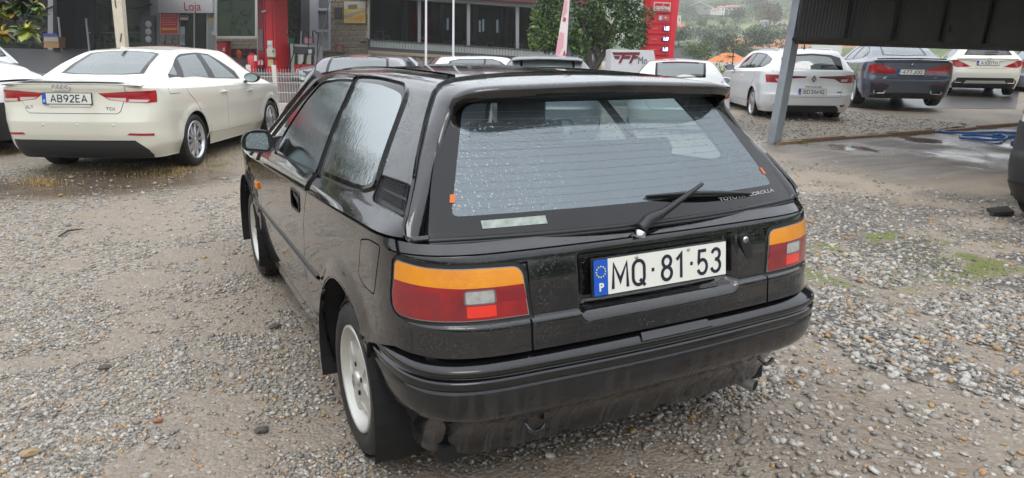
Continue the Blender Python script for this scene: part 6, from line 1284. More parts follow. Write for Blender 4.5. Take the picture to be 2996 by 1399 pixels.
F.rect(978, 22, 999, 53, -.06, .0).build('plaque', mat('plaque_dark', (.06, .065, .065), .5), r_); F.rect(979, 57, 998, 66, -.03, .0).build('small_plaque', mat('plaque_grey', (.2, .18, .17), .6), r_)
r_ = F1b.root('menu_board', 'small red framed board leaning by the stone wall', 'board'); F1b.poly([(982, 130), (1002, 134), (1002, 154), (982, 152)], -.35, -.30).build('board_frame', mat('sign_red', (.42, .015, .035), .5), r_); F1b.poly([(984.5, 134), (1000, 137), (1000, 154), (984.5, 152)], -.37, -.351).build('board_sheet', mat('board_tan', (.30, .24, .18), .7), r_)
# ---------------------------------------------------------------- terrace
r_ = F2.root('restaurant_terrace', 'long dark restaurant terrace with grey posts behind corrugated railing', 'restaurant'); F = F2
def sl(px, y0, k=.0635): return y0+(px-1078)*k
def band(x0, x1, ya, yb, d0, d1, k0=.0635, k1=.0635, mb=None): return F.poly([(x0, sl(x0, yb, k1)), (x1, sl(x1, yb, k1)), (x1, sl(x1, ya, k0)), (x0, sl(x0, ya, k0))], d0, d1, mb)
XR = 1760
band(1060, XR, -90, -22, -.6, 3).build('roof_edge', mat('maroon_fascia', (.10, .025, .03), .6), r_); band(1060, XR, -22, -8, -.2, .2).build('beam', mat('beam_grey', (.24, .25, .27), .5), r_)
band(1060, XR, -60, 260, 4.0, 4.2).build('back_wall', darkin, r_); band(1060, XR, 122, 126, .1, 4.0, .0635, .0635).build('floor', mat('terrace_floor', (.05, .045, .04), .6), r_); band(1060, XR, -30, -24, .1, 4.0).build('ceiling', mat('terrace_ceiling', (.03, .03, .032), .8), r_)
for px in (1227, 1371, 1514, 1650): F.poly([(px-4, sl(px, 150)), (px+4, sl(px, 150)), (px+5, sl(px, -12)), (px-5, sl(px, -12))], -.05, .12).build('post', mat('post_grey', (.25, .26, .28), .5), r_)
for a, b_ in ((1232, 1362), (1376, 1428), (1432, 1508), (1520, 1640)): F.poly([(a, sl(a, -4)), (b_, sl(b_, -4)), (b_, sl(b_, -8)), (a, sl(a, -8))], .3, .5).build('lintel_strip', mat('strip_cream', (.50, .46, .36), .6), r_)
for a, b_ in ((1083, 1222), (1232, 1366), (1376, 1509), (1520, 1645)): F.poly([(a, sl(a, 126)), (b_, sl(b_, 126)), (b_, sl(b_, -10)), (a, sl(a, -10))], .02, .035).build('window_pane', glass('terrace_glass', (.50, .53, .56), ior=1.35), r_)
for px in (1188, 1294, 1391, 1480): F.poly([(px-6, sl(px, 128)), (px+6, sl(px, 128)), (px+7, sl(px, -26)), (px-7, sl(px, -26))], 2.2, 2.6).build('inner_column', mat('column_dim', (.16, .165, .18), .7), r_)
band(1077, XR, 117, 150, -.30, -.22).build('railing_back', dkgrey, r_); band(1077, XR, 114, 117.5, -.40, -.2).build('top_rail', dkgrey, r_); band(1077, XR, 137, 147, -.33, -.301).build('bottom_rail', mat('rail_dark', (.05, .055, .065), .5), r_)
for i in range(76):
    px = 1084+i*8.6; F.poly([(px, sl(px, 137)), (px+7.4, sl(px+7.4, 137)), (px+7.4, sl(px+7.4, 118)), (px, sl(px, 118))], -.345, -.301).build('railing_panel', mat('railing_grey', (.28, .31, .30), .5), r_)
band(1077, XR, 147, 156, -.45, .1).build('coping', mat('tan_coping', (.33, .26, .18), .8), r_); band(1077, XR, 156, 240, -.25, .1).build('base_wall', mortar, r_)
mb_ = mat('base_block', (.34, .32, .28), rough=.85, var=(9, .7, (.20, .19, .17))); bx2 = block_mesh.copy(); bx2.materials.clear(); bx2.materials.append(mb_); rdb = random.Random(8)
for row in range(3):
    px = 1078-rdb.uniform(0, 9)
    while px < 1560:
        wd = rdb.uniform(17, 28); a, c = max(px, 1078)+.7, px+wd-.7; px += wd; y0 = 156.5+row*13
        p, q_ = F.q(a, sl(a, y0), -.25), F.q(c, sl(c, y0+12), -.25); o = bpy.data.objects.new('block', bx2); COL.objects.link(o); o.parent = r_; o.location = ((p[0]+q_[0])/2, -.27, (p[1]+q_[1])/2-.0); o.scale = (abs(q_[0]-p[0]), .10, .26)
# furniture on the terrace
wood = mat('chair_wood', (.30, .10, .04), .45); pale = mat('pale_furniture', (.48, .48, .48), .5)
def terr(px, py, y): q_ = F2.q(px, py, y); return F2.world(q_[0], y, q_[1])
for k, (px, w_) in enumerate(((1092, 14), (1131, 12))):
    b0 = terr(px, sl(px, 118), .45); s_ = empty('bar_stool', b0, F2.rz, ('white stool left of the tall white table behind the railing', 'white stool right of the tall white table behind the railing')[k], 'stool', 'white stools on the terrace')
    MB().box((0, 0, .30), (.26, .26, .04)).build('seat', pale, s_)
    for sx in (-1, 1):
        for sy in (-1, 1): MB().tube([(sx*.12, sy*.11, .29), (sx*.15, sy*.13, -.1)], .022, 5).build('leg', pale, s_)
b0 = terr(1113, sl(1113, 118), .6); s_ = empty('bar_table', b0, F2.rz, 'tall white table between two white stools on the terrace', 'table'); MB().box((0, 0, .52), (.50, .40, .04)).build('tabletop', pale, s_)
for sx in (-1, 1): MB().box((sx*.16, 0, .2), (.06, .06, .62)).build('leg', pale, s_)
b0 = terr(1243, sl(1243, 116), .55); s_ = empty('terrace_table', b0, F2.rz, 'brown topped table where the man stands', 'table'); MB().box((.1, 0, .32), (.9, .5, .04)).build('tabletop', wood, s_)
for sx in (-.2, .45): MB().box((sx, 0, .05), (.05, .05, .5)).build('leg', dkgrey, s_)
# brown chairs and tables seen over the railing
cr = [(1310, 0), (1330, 1), (1346, 0), (1404, 0), (1440, 1), (1456, 0), (1478, 0), (1530, 1), (1552, 0), (1364, 0), (1580, 0), (1610, 1)]
cl_ = ['leftmost', 'second', 'third', 'fifth', 'sixth', 'seventh', 'eighth', 'ninth', 'tenth', 'fourth', 'eleventh', 'last']
for k, (px, tbl) in enumerate(cr):
    b0 = terr(px, sl(px, 122), .6+.25*(k % 3)); rzz = F2.rz+(k*1.7 % 2-1)
    if tbl:
        s_ = empty('terrace_table', b0, F2.rz, {1330: 'brown table among chairs left of the third grey terrace post', 1440: 'wide brown table in the middle of the brown terrace chairs', 1530: 'brown table just right of the third full terrace post', 1610: 'brown table half hidden behind the tree leaves'}[px], 'table', 'brown terrace tables'); MB().box((0, 0, .30), (1.0, .6, .06)).build('tabletop', wood, s_)
        for sx in (-.42, .42): MB().box((sx, 0, .0), (.05, .05, .55)).build('leg', pale, s_)
    else:
        s_ = empty('terrace_chair', b0, rzz, 'brown backed chair seen over the railing, %s of the row counted from the left' % cl_[k], 'chair', 'brown terrace chairs')
        V = []; n = 9
        for zz_ in (.12, .32): V += [(.27*cos(a), .22*sin(a), zz_-.06*abs(cos(a))) for a in lin(.2, pi-.2, n-1)]
        MB().add(V+[(v[0]*.9, v[1]*.9, v[2]) for v in V], [(i, i+1, n+i+1, n+i) for i in range(n-1)]+[(2*n+i, 3*n+i, 3*n+i+1, 2*n+i+1) for i in range(n-1)]+[(n+i, n+i+1, 3*n+i+1, 3*n+i) for i in range(n-1)], True).build('backrest', wood, s_); MB().tube([(.285*cos(a), .235*sin(a), .33-.06*abs(cos(a))) for a in lin(.1, pi-.1, 8)], .022, 5).build('back_rail', mat('rail_beech', (.52, .36, .24), .5), s_); MB().box((0, 0, .06), (.44, .42, .05)).build('seat', wood, s_)
for px0, px1, k in ((1500, 1531, 0), (1428, 1446, 1)):
    a, c = F2.q(px0, sl(px0, 121), -.05), F2.q(px1, sl(px1, 121), -.05); m = MB(); h_ = .62
    for x in (a[0], c[0]): m.box((x, .1, a[1]+.05), (.05, .05, h_))
    m.box(((a[0]+c[0])/2, .1, a[1]+.05+h_/2), (c[0]-a[0], .05, .05)); tag(m.build('table_frame', pale, None, (F2.o.x, F2.o.y, 0), (0, 0, F2.rz)), ('pale metal table frame around the third grey terrace post', 'narrow pale metal frame between the brown terrace chairs')[k], 'table frame')
# pictures / lights within
for px, y0, y1 in ((1311, 54, 88), (1405, 60, 94), (1415, 56, 92), (1456, 58, 96)):
    F2.poly([(px-2, y1), (px+2, y1), (px+2, y0), (px-2, y0)], 3.6, 3.7).build('slot_window', mat('slot_light', (.5, .56, .58), .5, emit=(.5, .56, .6), es=.5), r_)
# man at the table
def person():
    b0 = terr(1220, sl(1220, 124), .5); pr = empty('person', (b0.x, b0.y, b0.z-.72), F2.rz, 'person in a beige shirt standing at a terrace table, bending forward', 'person')
    bm = bmesh.new(); ly = bm.verts.layers.skin.verify()
    J = {'pel': (0, 0, .92, .135, .10), 'wst': (.01, 0, 1.08, .13, .10), 'chs': (.06, 0, 1.30, .16, .115), 'nek': (.13, 0, 1.47, .06, .06), 'hd1': (.18, 0, 1.56, .085, .085), 'hd2': (.21, 0, 1.68, .085, .09),
         'shL': (.07, .19, 1.40, .06, .06), 'elL': (.16, .23, 1.14, .045, .045), 'wrL': (.40, .16, 1.08, .03, .03), 'shR': (.07, -.19, 1.40, .06, .06), 'elR': (.14, -.24, 1.14, .045, .045), 'wrR': (.38, -.18, 1.06, .03, .03), 'haL': (.46, .15, 1.08, .035, .02), 'haR': (.44, -.17, 1.06, .035, .02),
         'hpL': (0, .10, .86, .09, .09), 'knL': (.03, .11, .48, .06, .06), 'anL': (-.02, .11, .09, .04, .04), 'toL': (.13, .12, .04, .04, .03), 'hpR': (0, -.10, .86, .09, .09), 'knR': (.02, -.11, .48, .06, .06), 'anR': (-.03, -.11, .09, .04, .04), 'toR': (.12, -.12, .04, .04, .03)}
    v = {k: bm.verts.new(p[:3]) for k, p in J.items()}
    for a, b in (('pel', 'wst'), ('wst', 'chs'), ('chs', 'nek'), ('nek', 'hd1'), ('hd1', 'hd2'), ('chs', 'shL'), ('shL', 'elL'), ('elL', 'wrL'), ('wrL', 'haL'), ('chs', 'shR'), ('shR', 'elR'), ('elR', 'wrR'), ('wrR', 'haR'), ('pel', 'hpL'), ('hpL', 'knL'), ('knL', 'anL'), ('anL', 'toL'), ('pel', 'hpR'), ('hpR', 'knR'), ('knR', 'anR'), ('anR', 'toR')): bm.edges.new((v[a], v[b]))
    for k, p in J.items(): v[k][ly].radius = (p[3], p[4])
    v['pel'][ly].use_root = True; me = bpy.data.meshes.new('body'); bm.to_mesh(me); bm.free(); m = bpy.data.materials.new('clothes'); m.use_nodes = True; t = m.node_tree; b = t.nodes['Principled BSDF']; co = t.nodes.new('ShaderNodeTexCoord'); s = t.nodes.new('ShaderNodeSeparateXYZ'); t.links.new(co.outputs['Object'], s.inputs[0]); cr_ = t.nodes.new('ShaderNodeValToRGB'); cr_.color_ramp.interpolation = 'CONSTANT'; e = cr_.color_ramp.elements
    e[0].color = (.02, .02, .025, 1); e[1].position = .045; e[1].color = (.14, .15, .16, 1)
    for p_, c_ in ((.48, (.56, .45, .40, 1)), (.745, (.50, .32, .25, 1))): q = e.new(p_); q.color = c_
    dv = t.nodes.new('ShaderNodeMath'); dv.operation = 'DIVIDE'; dv.inputs[1].default_value = 2.0; t.links.new(s.outputs[2], dv.inputs[0]); t.links.new(dv.outputs[0], cr_.inputs[0]); t.links.new(cr_.outputs[0], b.inputs['Base Color']); b.inputs['Roughness'].default_value = .85
    o = link('body', me, pr, [m]); o.modifiers.new('s', 'SKIN'); sb = o.modifiers.new('u', 'SUBSURF'); sb.levels = 1; sb.render_levels = 1
    MB().lathe([(0, .10), (.06, .085), (.095, .03), (.098, -.03), (.08, -.07)], (.19, 0, 1.69), 'z', 14).build('hair', mat('hair_grey', (.10, .09, .085), .8), pr)
person()
# flag poles, feather flag, lamp post
for k, (px, y0, wd) in enumerate(((1247, 188, .045), (1327, 192, .045))):
    d = 30; a, c = at(px-1, y0+24, d), at(px, -120, d); tag(MB().tube([a, a.lerp(c, .4), c], [.055, .05, .04], 8).build('flag_pole', mat('pole_white', (.66, .67, .68), .4)), ('thin white flag pole, left one of the pair before the terrace', 'thin white flag pole, right one of the pair before the terrace')[k], 'flag pole', 'white flag poles')
r_ = empty('feather_flag', label='pink and white feather flag beside the tree', cat='flag'); d = 22
P_ = [(1624, 168), (1656, 168), (1659, 120), (1663, 60), (1667, -5), (1671, -90), (1664, -95), (1652, -5), (1641, 60), (1632, 120)]
n_ = (at(1640, 60, d+.02)-at(1640, 60, d)).normalized()
def flat(P, d, m, nm, th=.02): V = [at(x, y, d) for x, y in P]; b = MB(); k = len(V); b.add(V+[v+n_*th for v in V], [tuple(range(k)), tuple(range(2*k-1, k-1, -1))]+[(i, (i+1) % k, k+(i+1) % k, k+i) for i in range(k)]); return b.build(nm, m, r_)
flat(P_, d, mat('flag_cream', (.66, .58, .56), .7), 'flag_cloth')
pk = mat('flag_pink', (.62, .30, .34), .7); flat([(1652, 0), (1660, 2), (1658, 36), (1650, 44), (1643, 48)], d-.02, pk, 'pink_patch', .015); flat([(1631, 120), (1640, 92), (1650, 98), (1648, 135), (1636, 160), (1625, 166)], d-.02, pk, 'pink_patch', .015); flat([(1645, 166), (1652, 146), (1657, 167)], d-.025, mat('sign_red', (.42, .015, .035), .5), 'red_corner', .015); flat([(1648, 50), (1656, 52), (1655, 62), (1647, 62)], d-.025, mat('sign_red', (.42, .015, .035), .5), 'red_mark', .012)
MB().tube([at(1657, 205, d+.05), at(1660, 60, d+.05), at(1669, -90, d+.05)], .03, 6).build('flag_mast', dkgrey, r_)
a, c = at(1666, 210, 24), at(1673, -160, 24); tag(MB().tube([a, c], [.115, .105], 10).build('lamp_post', mat('post_slate', (.13, .145, .16), .45)), 'dark grey lamp post right behind the pink feather flag', 'lamp post')
# cream timber post by the shop, leaning
a = [at(341, 140, 24), at(366, 140, 24), at(352, -40, 24), at(322, -40, 24)]; m = MB(); dv = Vector((fw.x, fw.y, 0)).normalized()*.25; m.add([*a, *[v+dv for v in a]], [(0, 1, 2, 3), (4, 7, 6, 5), (0, 4, 5, 1), (1, 5, 6, 2), (2, 6, 7, 3), (3, 7, 4, 0)])
g0 = gnd(350, 260); V = [at(345, 190, 24), at(372, 190, 24)]; cp = m.build('timber_post', creamp); tag(cp, 'weathered cream post rising behind the cream sedan roof', 'post'); b = MB(); k = [at(347, 238, 24), at(374, 238, 24)]; b.add([a[0], a[1], k[1], k[0], a[0]+dv, a[1]+dv, k[1]+dv, k[0]+dv], [(0, 1, 2, 3), (4, 7, 6, 5), (0, 4, 7, 3), (1, 2, 6, 5)]); b.build('post_foot', creamp, cp)
for (x0, y0), (x1, y1) in (((336, 0), (339, 22)), ((355, 98), (352, 122))): p, q = at(x0, y0, 23.98), at(x1, y1, 23.98); MB().tube([p, q], .02, 5).build('crack', mat('crack_dark', (.12, .09, .06), .9), cp)
# ---------------------------------------------------------------- price totem and PF sign
T_ = Front(1886, 30.5, 1990, 31.5); r_ = T_.root('price_totem', 'tall red fuel price totem with lit prices 1.55 1.69 1.60', 'sign'); F = T_
def tx(y): return -.112*(y-0)
F.poly([(1909, -60), (1973, -60), (1957, 175), (1893, 175)], 0, .5).build('front_panel', redp, r_); F.poly([(1973, -60), (1994, -60), (1969, 175), (1957, 175)], .02, .5).build('side_panel', mat('totem_side_red', (.68, .03, .05), .4), r_)
for y in (38, 68, 98, 129, 160): F.poly([(1905-.075*y, y), (1968-.07*y, y+1), (1968-.07*y, y+2.4), (1905-.075*y, y+1.4)], -.03, -.001).build('panel_joint', redd_, r_)
fr = [(1915, 6), (1963, 8), (1961, 34), (1913, 32)]; F.poly(fr, -.05, -.002).build('logo_frame', mat('logo_pale', (.62, .55, .52), .5), r_); F.poly([(1918, 9), (1960, 11), (1958, 31), (1916, 29)], -.07, -.051).build('logo_field', mat('sign_red', (.42, .015, .035), .5), r_)
q0 = F.q(1938.5, 22, -.08); text('logo_letters', 'optima', .27, white, r_, (q0[0], -.075, q0[1]), (pi/2, 0, 0), sx=1.05, bold=.004); F.poly([(1939, 16), (1942, 11), (1945, 16)], -.085, -.072).build('flame_mark', mat('flame', (.7, .3, .25), .5), r_)
F.poly([(1926, 44), (1958, 45), (1957, 62), (1925, 61)], -.03, -.002).build('service_panel', mat('service_pink', (.50, .10, .11), .5), r_); F.poly([(1929, 47), (1937, 46), (1936, 59), (1928, 58)], -.045, -.031).build('service_icon', offw, r_); c_ = F.q(1947, 53, -.04); MB().lathe([(0, -.045), (.05, -.045), (.05, -.03)], (c_[0], 0, c_[1]), 'y', 14).build('service_icon', offw, r_)
for y, s_ in ((84, '1.55'), (114.5, '1.69'), (145, '1.60')):
    x_ = 1950.5-.075*(y-84)*1.0; pts = [(x_+10.5*cos(a), y+7.5*sin(a)) for a in lin(0, 2*pi, 18)[:-1]]; F.poly(pts, -.05, -.002).build('price_oval', mat('price_blue', (.015, .03, .24), .4), r_); q0 = F.q(x_, y, -.06); text('price_digits', s_, .21, mat('digit_lit', (.8, .85, .9), .5, emit=(.85, .92, 1), es=1.6), r_, (q0[0], -.06, q0[1]), (pi/2, 0, 0), sx=.85, bold=.006); F.poly([(x_-42, y-1), (x_-25, y-1), (x_-25, y+1.5), (x_-42, y+1.5)], -.02, -.002).build('fuel_name', mat('name_pink', (.55, .2, .2), .5), r_)
F.poly([(1893, 175), (1969, 175), (1968, 208), (1892, 208)], .1, .4).build('foot', dkgrey, r_)
S_ = Front(1785, 17.5, 1930, 18.5); r_ = S_.root('billboard', 'white PF board between the tree and the price totem', 'sign'); F = S_; F.poly([(1788, 145), (1912, 147), (1930, 240), (1784, 240)], 0, .06).build('panel', mat('board_white', (.66, .66, .67), .5), r_); F.poly([(1782, 146), (1788, 145), (1784, 242), (1777, 242)], -.03, .08).build('post', palegrey, r_)
mr_ = mat('maroon_print', (.17, .025, .035), .5)
for P in ([(1792, 153), (1873, 153), (1871, 161), (1797, 161)], [(1797, 164), (1815, 164), (1812, 173), (1801, 172)], [(1821, 161), (1829, 161), (1817, 185), (1811, 185)], [(1826, 164), (1846, 164), (1843, 172), (1823, 172)], [(1852, 161), (1860, 161), (1848, 185), (1841, 185)], [(1857, 164), (1868, 164), (1865, 172), (1854, 172)]): F.poly(P, -.015, -.002).build('emblem_stroke', mr_, r_)
q0 = F.q(1880, 178, -.01); text('board_letters', 'Mo', .26, mat('board_ink', (.12, .12, .13), .5), r_, (q0[0], -.012, q0[1]), (pi/2, 0, 0))
# ---------------------------------------------------------------- mesh fence
def fence():
    a, b = at(735, 300, 13.7), at(893, 300, 13.7); z0 = gh(a.x, a.y)-.02; d = (b-a); d.z = 0; ln = d.length; rz = atan2(d.y, d.x); r = empty('mesh_fence', (a.x, a.y, z0), rz, 'white welded wire fence between cream sedan and mauve car', 'fence'); h = .93; wm = mat('fence_white', (.66, .65, .60), .5)
    u0 = ln*(803-735)/158; 
    for u in (u0+.04, u0-1.45 if u0 > 1.45 else 0): MB().box((u, .0, h/2+.03), (.075, .05, h+.08)).build('post', wm, r)
    n = int(ln/.052)
    me = None
    for i in range(n+1):
        x = i*.052; o = MB().tube([(x, -.03, 0), (x, -.03, h*.72), (x, -.055, h*.78), (x, -.03, h*.84), (x, -.03, h)], .0032, 4, smooth=False) if me is None else None
        if o: wo = o.build('wire', wm, r); me = wo.data
        else: wo = bpy.data.objects.new('wire', me); COL.objects.link(wo); wo.parent = r; wo.location = (x, 0, 0)
    for z in (.06, .27, .48, h*.72, h*.84): MB().tube([(0, -.034, z), (ln, -.034, z)], .0042, 4, smooth=False).build('rail_wire', wm, r)
fence()
# ------------------------------------------------------------ the other cars of the row
def simple_car(sh, name, pose, sz, label, paint, lampm=lampr, wheel=dict(n=7), glassm=None, low=(), topr=(), fine=.6, rgw=1.0, spl=None, lampp=None, mirror=None, inside_=True):
    lp = lampp or [(.48, .80), (.50, .93), (.78, .98), (1.02, .97), (.98, .80), (.70, .76)]
    gm = glassm or gl_car; t0 = sh.tk[0]; tm = sh.tk[2]
    P = [(.62, t0+.10), (.72*rgw, tm-.02), (.5*rgw, tm+.03), (0, tm+.05), (-.5*rgw, tm+.03), (-.72*rgw, tm-.02), (-.62, t0+.10), (0, t0+.08)]
    f = sh.wb/2.64
    win = [(.115, 1.66*f), (.45, 1.64*f), (.80, 1.45*f), (.98, 1.22*f), (1.0, .9), (.97, .2), (.80, -.12), (.40, -.22), (.13, .05)]
    tp = [g('front_window', A([(.14, 1.60*f), (.80, 1.40*f), (.95, 1.18*f), (.96, .98), (.14, .88)]), gm, off=-.002), g('rear_side_window', A([(.96, .92), (.93, .2), (.78, -.06), (.42, -.14), (.15, .08), (.14, .82)]), gm, off=-.002), g('window_surround', A(win), plast),
          g('rear_window', [(a*.92, t0+.10+(t-t0-.08)*.93) for a, t in P], gm, both=False, off=-.002), g('window_border', P, frit, both=False), g('windscreen', [(.68, 1.90*f), (0, 1.88*f), (-.68, 1.90*f), (-1.7, 2.5*f), (0, 2.80*f), (1.7, 2.5*f)], gl_car, both=False, off=-.002)]
    lo_ = list(low)+[g('tail_lamp', lp, lampm), g('tailgate', [(-.60, 1.15), (-.60, .78), (-.46, .56), (.46, .56), (.60, .78), (.60, 1.15)], both=False, gap=.006), g('rear_door', [(1.42, 1.06), (1.5, .8), (1.75, .36), (2.5, .36), (2.48, 1.06)], gap=.006), g('front_door', [(2.49, 1.06), (2.51, .36), (3.3, .36), (3.4, 1.06)], gap=.006)]
    car, S, T = make_car(sh, name, pose, label, paint, lo_, list(topr)+tp, wheel=wheel, fine=fine, mirror=mirror, inside_=inside_); car.scale = (1, 1, sz)
    if spl:
        tz = sh.tk[2]; pts = [Vector(sh.top((2-abs(a)) if a > 0 else -(2-abs(a)) if a < 0 else 2, tz+.02))+Vector((0, -.03, -.012)) for a in lin(-spl[0], spl[0], 10)]; MB().tube(pts, .022, 6).build('brake_strip', spl[1], car)
    return car
mirror_mat[0] = plast
mv = simple_car(WAGON, 'mauve_hatchback', (1.75, 9.35, .02, -25), .95, 'mauve grey wet hatchback with long red brake strip, beyond the black hatchback', mauve, spl=(.22, redl), fine=.8)
MB().tube([Vector((-.62, -.42, 1.06)), Vector((-.3, -.50, 1.13)), Vector((.0, -.48, 1.12))], .012, 6).build('rear_wiper', rub, mv)
gh_ = simple_car(HATCH, 'grey_hatchback', (4.48, 8.46, .14, -29), .88, 'grey hatchback with roof spoiler, only its roof showing over the black one', greyp)
V = []
for i, a in enumerate(lin(-.92, .92, 14)):
    p = Vector(HATCH.top((2-abs(a)) if a > 0 else -(2-abs(a)), -.30)); V += [p+Vector((0, .10, .012)), p+Vector((0, -.05, .020)), p+Vector((0, -.17, -.005)), p+Vector((0, -.16, -.030)), p+Vector((0, .0, -.012))]
MB().add(V, [(i*5+k, i*5+(k+1) % 5, (i+1)*5+(k+1) % 5, (i+1)*5+k) for i in range(14) for k in range(5)], True).build('roof_spoiler', greyp, gh_)
mirror_mat[0] = pure
wh_ = simple_car(HATCH, 'white_hatchback', (7.13, 8.36, .05, -38), .91, 'white hatchback with dark red brake strip, between the red totem and white estate', pure, spl=(.52, mat('strip_dark_red', (.12, .012, .02), .25)))
wr = simple_car(HATCH, 'white_small_car', (7.0, 18.6, .22, -100), .80, 'white small car whose roof shows below the stone terrace base', pure, fine=.4)
sv = simple_car(HATCH, 'silver_car', (6.65, 22.7, .36, 100), .70, 'low silver car nose with slatted grille left of the mauve hatchback', mat('silver_paint', (.38, .39, .41), .25, .6, coat=.6), fine=.5)
m = MB()
for k in range(4): m.box((-.45, 3.40-.012*k, .74-.045*k), (.62, .04, .018))
m.build('grille_bars', chrome, sv); MB().box((-.45, 3.36, .66), (.66, .06, .2)).build('grille', rub, sv); MB().box((-.40, 3.47, .42), (.52, .02, .11)).build('number_plate', white, sv); MB().box((0, 3.40, .36), (1.5, .10, .18), bev=.04).build('lower_bumper', clad, sv)
low_clad = [g('cladding', [(-9, .58), (9, .58), (9, .1), (-9, .1)], clad, both=False, off=.006)]
suv = simple_car(WAGON, 'white_suv', (-5.92, 11.25, .10, -118), 1.22, 'white SUV nose with black cladding cut by the left edge', pure, low=low_clad, mirror=(1.9, 1.0), fine=.6)
MB().add([(0, 0, 0)], []) 
lh = simple_car(HATCH, 'white_family_car', (-4.05, 13.6, .16, 70), 1.02, 'white car with orange red tail lamp behind the cream sedan, far left', pure, lampm=mat('lamp_orange_red', (.60, .07, .02), .15, coat=1), fine=.6)
fr_ = simple_car(WAGON, 'silver_blue_car', (24.35, 11.05, .42, -60), 1.0, 'silver blue car with red lamp cut by the right edge', mat('silver_blue', (.26, .28, .33), .25, .5, coat=.6), fine=.5, lampp=[(.45, .78), (.50, .95), (.78, 1.0), (1.02, .98), (.96, .76), (.70, .74)])
bclad = [g('fog_recess', rnd([(-.98, .50), (-.80, .52), (-.78, .66), (-.98, .66)], .04), seamm, both=False, off=-.03), g('lower_lip', [(-1.6, .36), (1.6, .36), (1.6, .1), (-1.6, .1)], rub, both=False, off=.025), g('black_bumper', [(-1.6, .86), (-1.05, .84), (1.05, .84), (1.6, .86), (1.6, .36), (-1.6, .36)], clad, both=False, off=.015)]
rc = simple_car(HATCH, 'white_van', (5.93, 1.03, .03, -88), 1.06, 'white vehicle with bulky black bumper, cut by the right edge', pure, low=bclad, lampp=[(.66, .90), (.66, 1.0), (.80, 1.02), (.98, 1.0), (.96, .90)], fine=.6)
# ------------------------------------------------------------ wash shelter on the right
steelp = mat('galvanised_post', (.27, .29, .31), rough=.42, metal=.35, var=(4, .7, (.17, .18, .19))); sheetm = mat('dark_corrugated', (.085, .082, .082), rough=.5, metal=.2, var=(1.2, .8, (.045, .043, .043)))
def shelter():
    r = empty('wash_shelter', (7.36, 6.3, gh(7.36, 6.3)), 0, 'lean to shelter of dark corrugated sheets on a grey steel post', 'shelter'); o = r.location.copy(); dp = (gnd(2263, 419)-CAM).dot(fw)
    a, c = at(2263, 423, dp), at(2352, -70, dp*.995); d = (c-a).normalized(); u = Vector((1, 0, 0)); u = (u-d*u.dot(d)).normalized(); v = d.cross(u); ww = .072; m = MB()
    V = [p+u*sx*ww+v*sy*ww-o for p in (a, c+d*.6) for sx, sy in ((-1, -1), (1, -1), (1, 1), (-1, 1))]; m.add(V, [(0, 1, 5, 4), (1, 2, 6, 5), (2, 3, 7, 6), (3, 0, 4, 7), (4, 5, 6, 7)]); m.build('steel_post', steelp, r)
    def pw(px, py, y=6.42): q = ray_(px, py); t = (y-CAM.y)/q.y; return CAM+q*t
    # sheets between uprights; every sheet leans like the post
    xb = [2322, 2468, 2606, 2742, 2872, 3010, 3160, 3330]; 
    def bot(px): return 129+(px-2322)*.0325
    for k in range(len(xb)-1):
        p0, p1 = pw(xb[k], bot(xb[k])), pw(xb[k+1]+4, bot(xb[k+1])); n = max(6, int((p1.x-p0.x)/.0195)); V = []
        for i in range(n+1):
            t = i/n; b = p0.lerp(p1, t); w_ = .022*sin((b.x)*2*pi/.078)
            for h in (0, .9, 1.9): V.append((b.x+.095*h-o.x, b.y+w_-o.y, b.z+h-o.z))
        MB().add(V, [(i*3+j, (i+1)*3+j, (i+1)*3+j+1, i*3+j+1) for i in range(n) for j in range(2)], True).build('corrugated_sheet', sheetm, r)
        if k: 
            m = MB(); b = p0; m.tube([(b.x-o.x, b.y-.07-o.y, b.z+.12-o.z), (b.x+.19-o.x, b.y-.07-o.y, b.z+2.0-o.z)], .045, 6); m.build('upright', mat('upright_dark', (.02, .02, .021), .6), r)
    p0, p1 = pw(2322, bot(2322)-16, 6.37), pw(3330, bot(3330)-14, 6.37); MB().add([(p0.x-o.x, 6.36-o.y, p0.z-.03-o.z), (p1.x-o.x, 6.36-o.y, p1.z-.03-o.z), (p1.x-o.x, 6.36-o.y, p1.z+.015-o.z), (p0.x-o.x, 6.36-o.y, p0.z+.015-o.z), (p0.x-o.x, 6.40-o.y, p0.z-.03-o.z), (p1.x-o.x, 6.40-o.y, p1.z-.03-o.z), (p1.x-o.x, 6.40-o.y, p1.z+.015-o.z), (p0.x-o.x, 6.40-o.y, p0.z+.015-o.z)], [(0, 1, 2, 3), (7, 6, 5, 4), (3, 2, 6, 7), (0, 4, 5, 1)]).build('rail', mat('rusty_rail', (.085, .06, .045), .7), r)
    MB().box((8.0, -2.6, 3.05), (17, 6.6, .06)).build('roof_sheet', sheetm, r)
    for x in (.2, 16): MB().box((x, -5.7, 1.5), (.14, .14, 3.1)).build('steel_post', steelp, r)
    # clamp hanging on the sheet
    q = pw(2782, 85, 6.34); MB().tube([(q.x-o.x, q.y-o.y, q.z+.06-o.z), (q.x-.02-o.x, q.y-o.y, q.z-.02-o.z), (q.x+.01-o.x, q.y-o.y, q.z-.05-o.z)], .022, 6).build('hook', rub, r)
shelter()
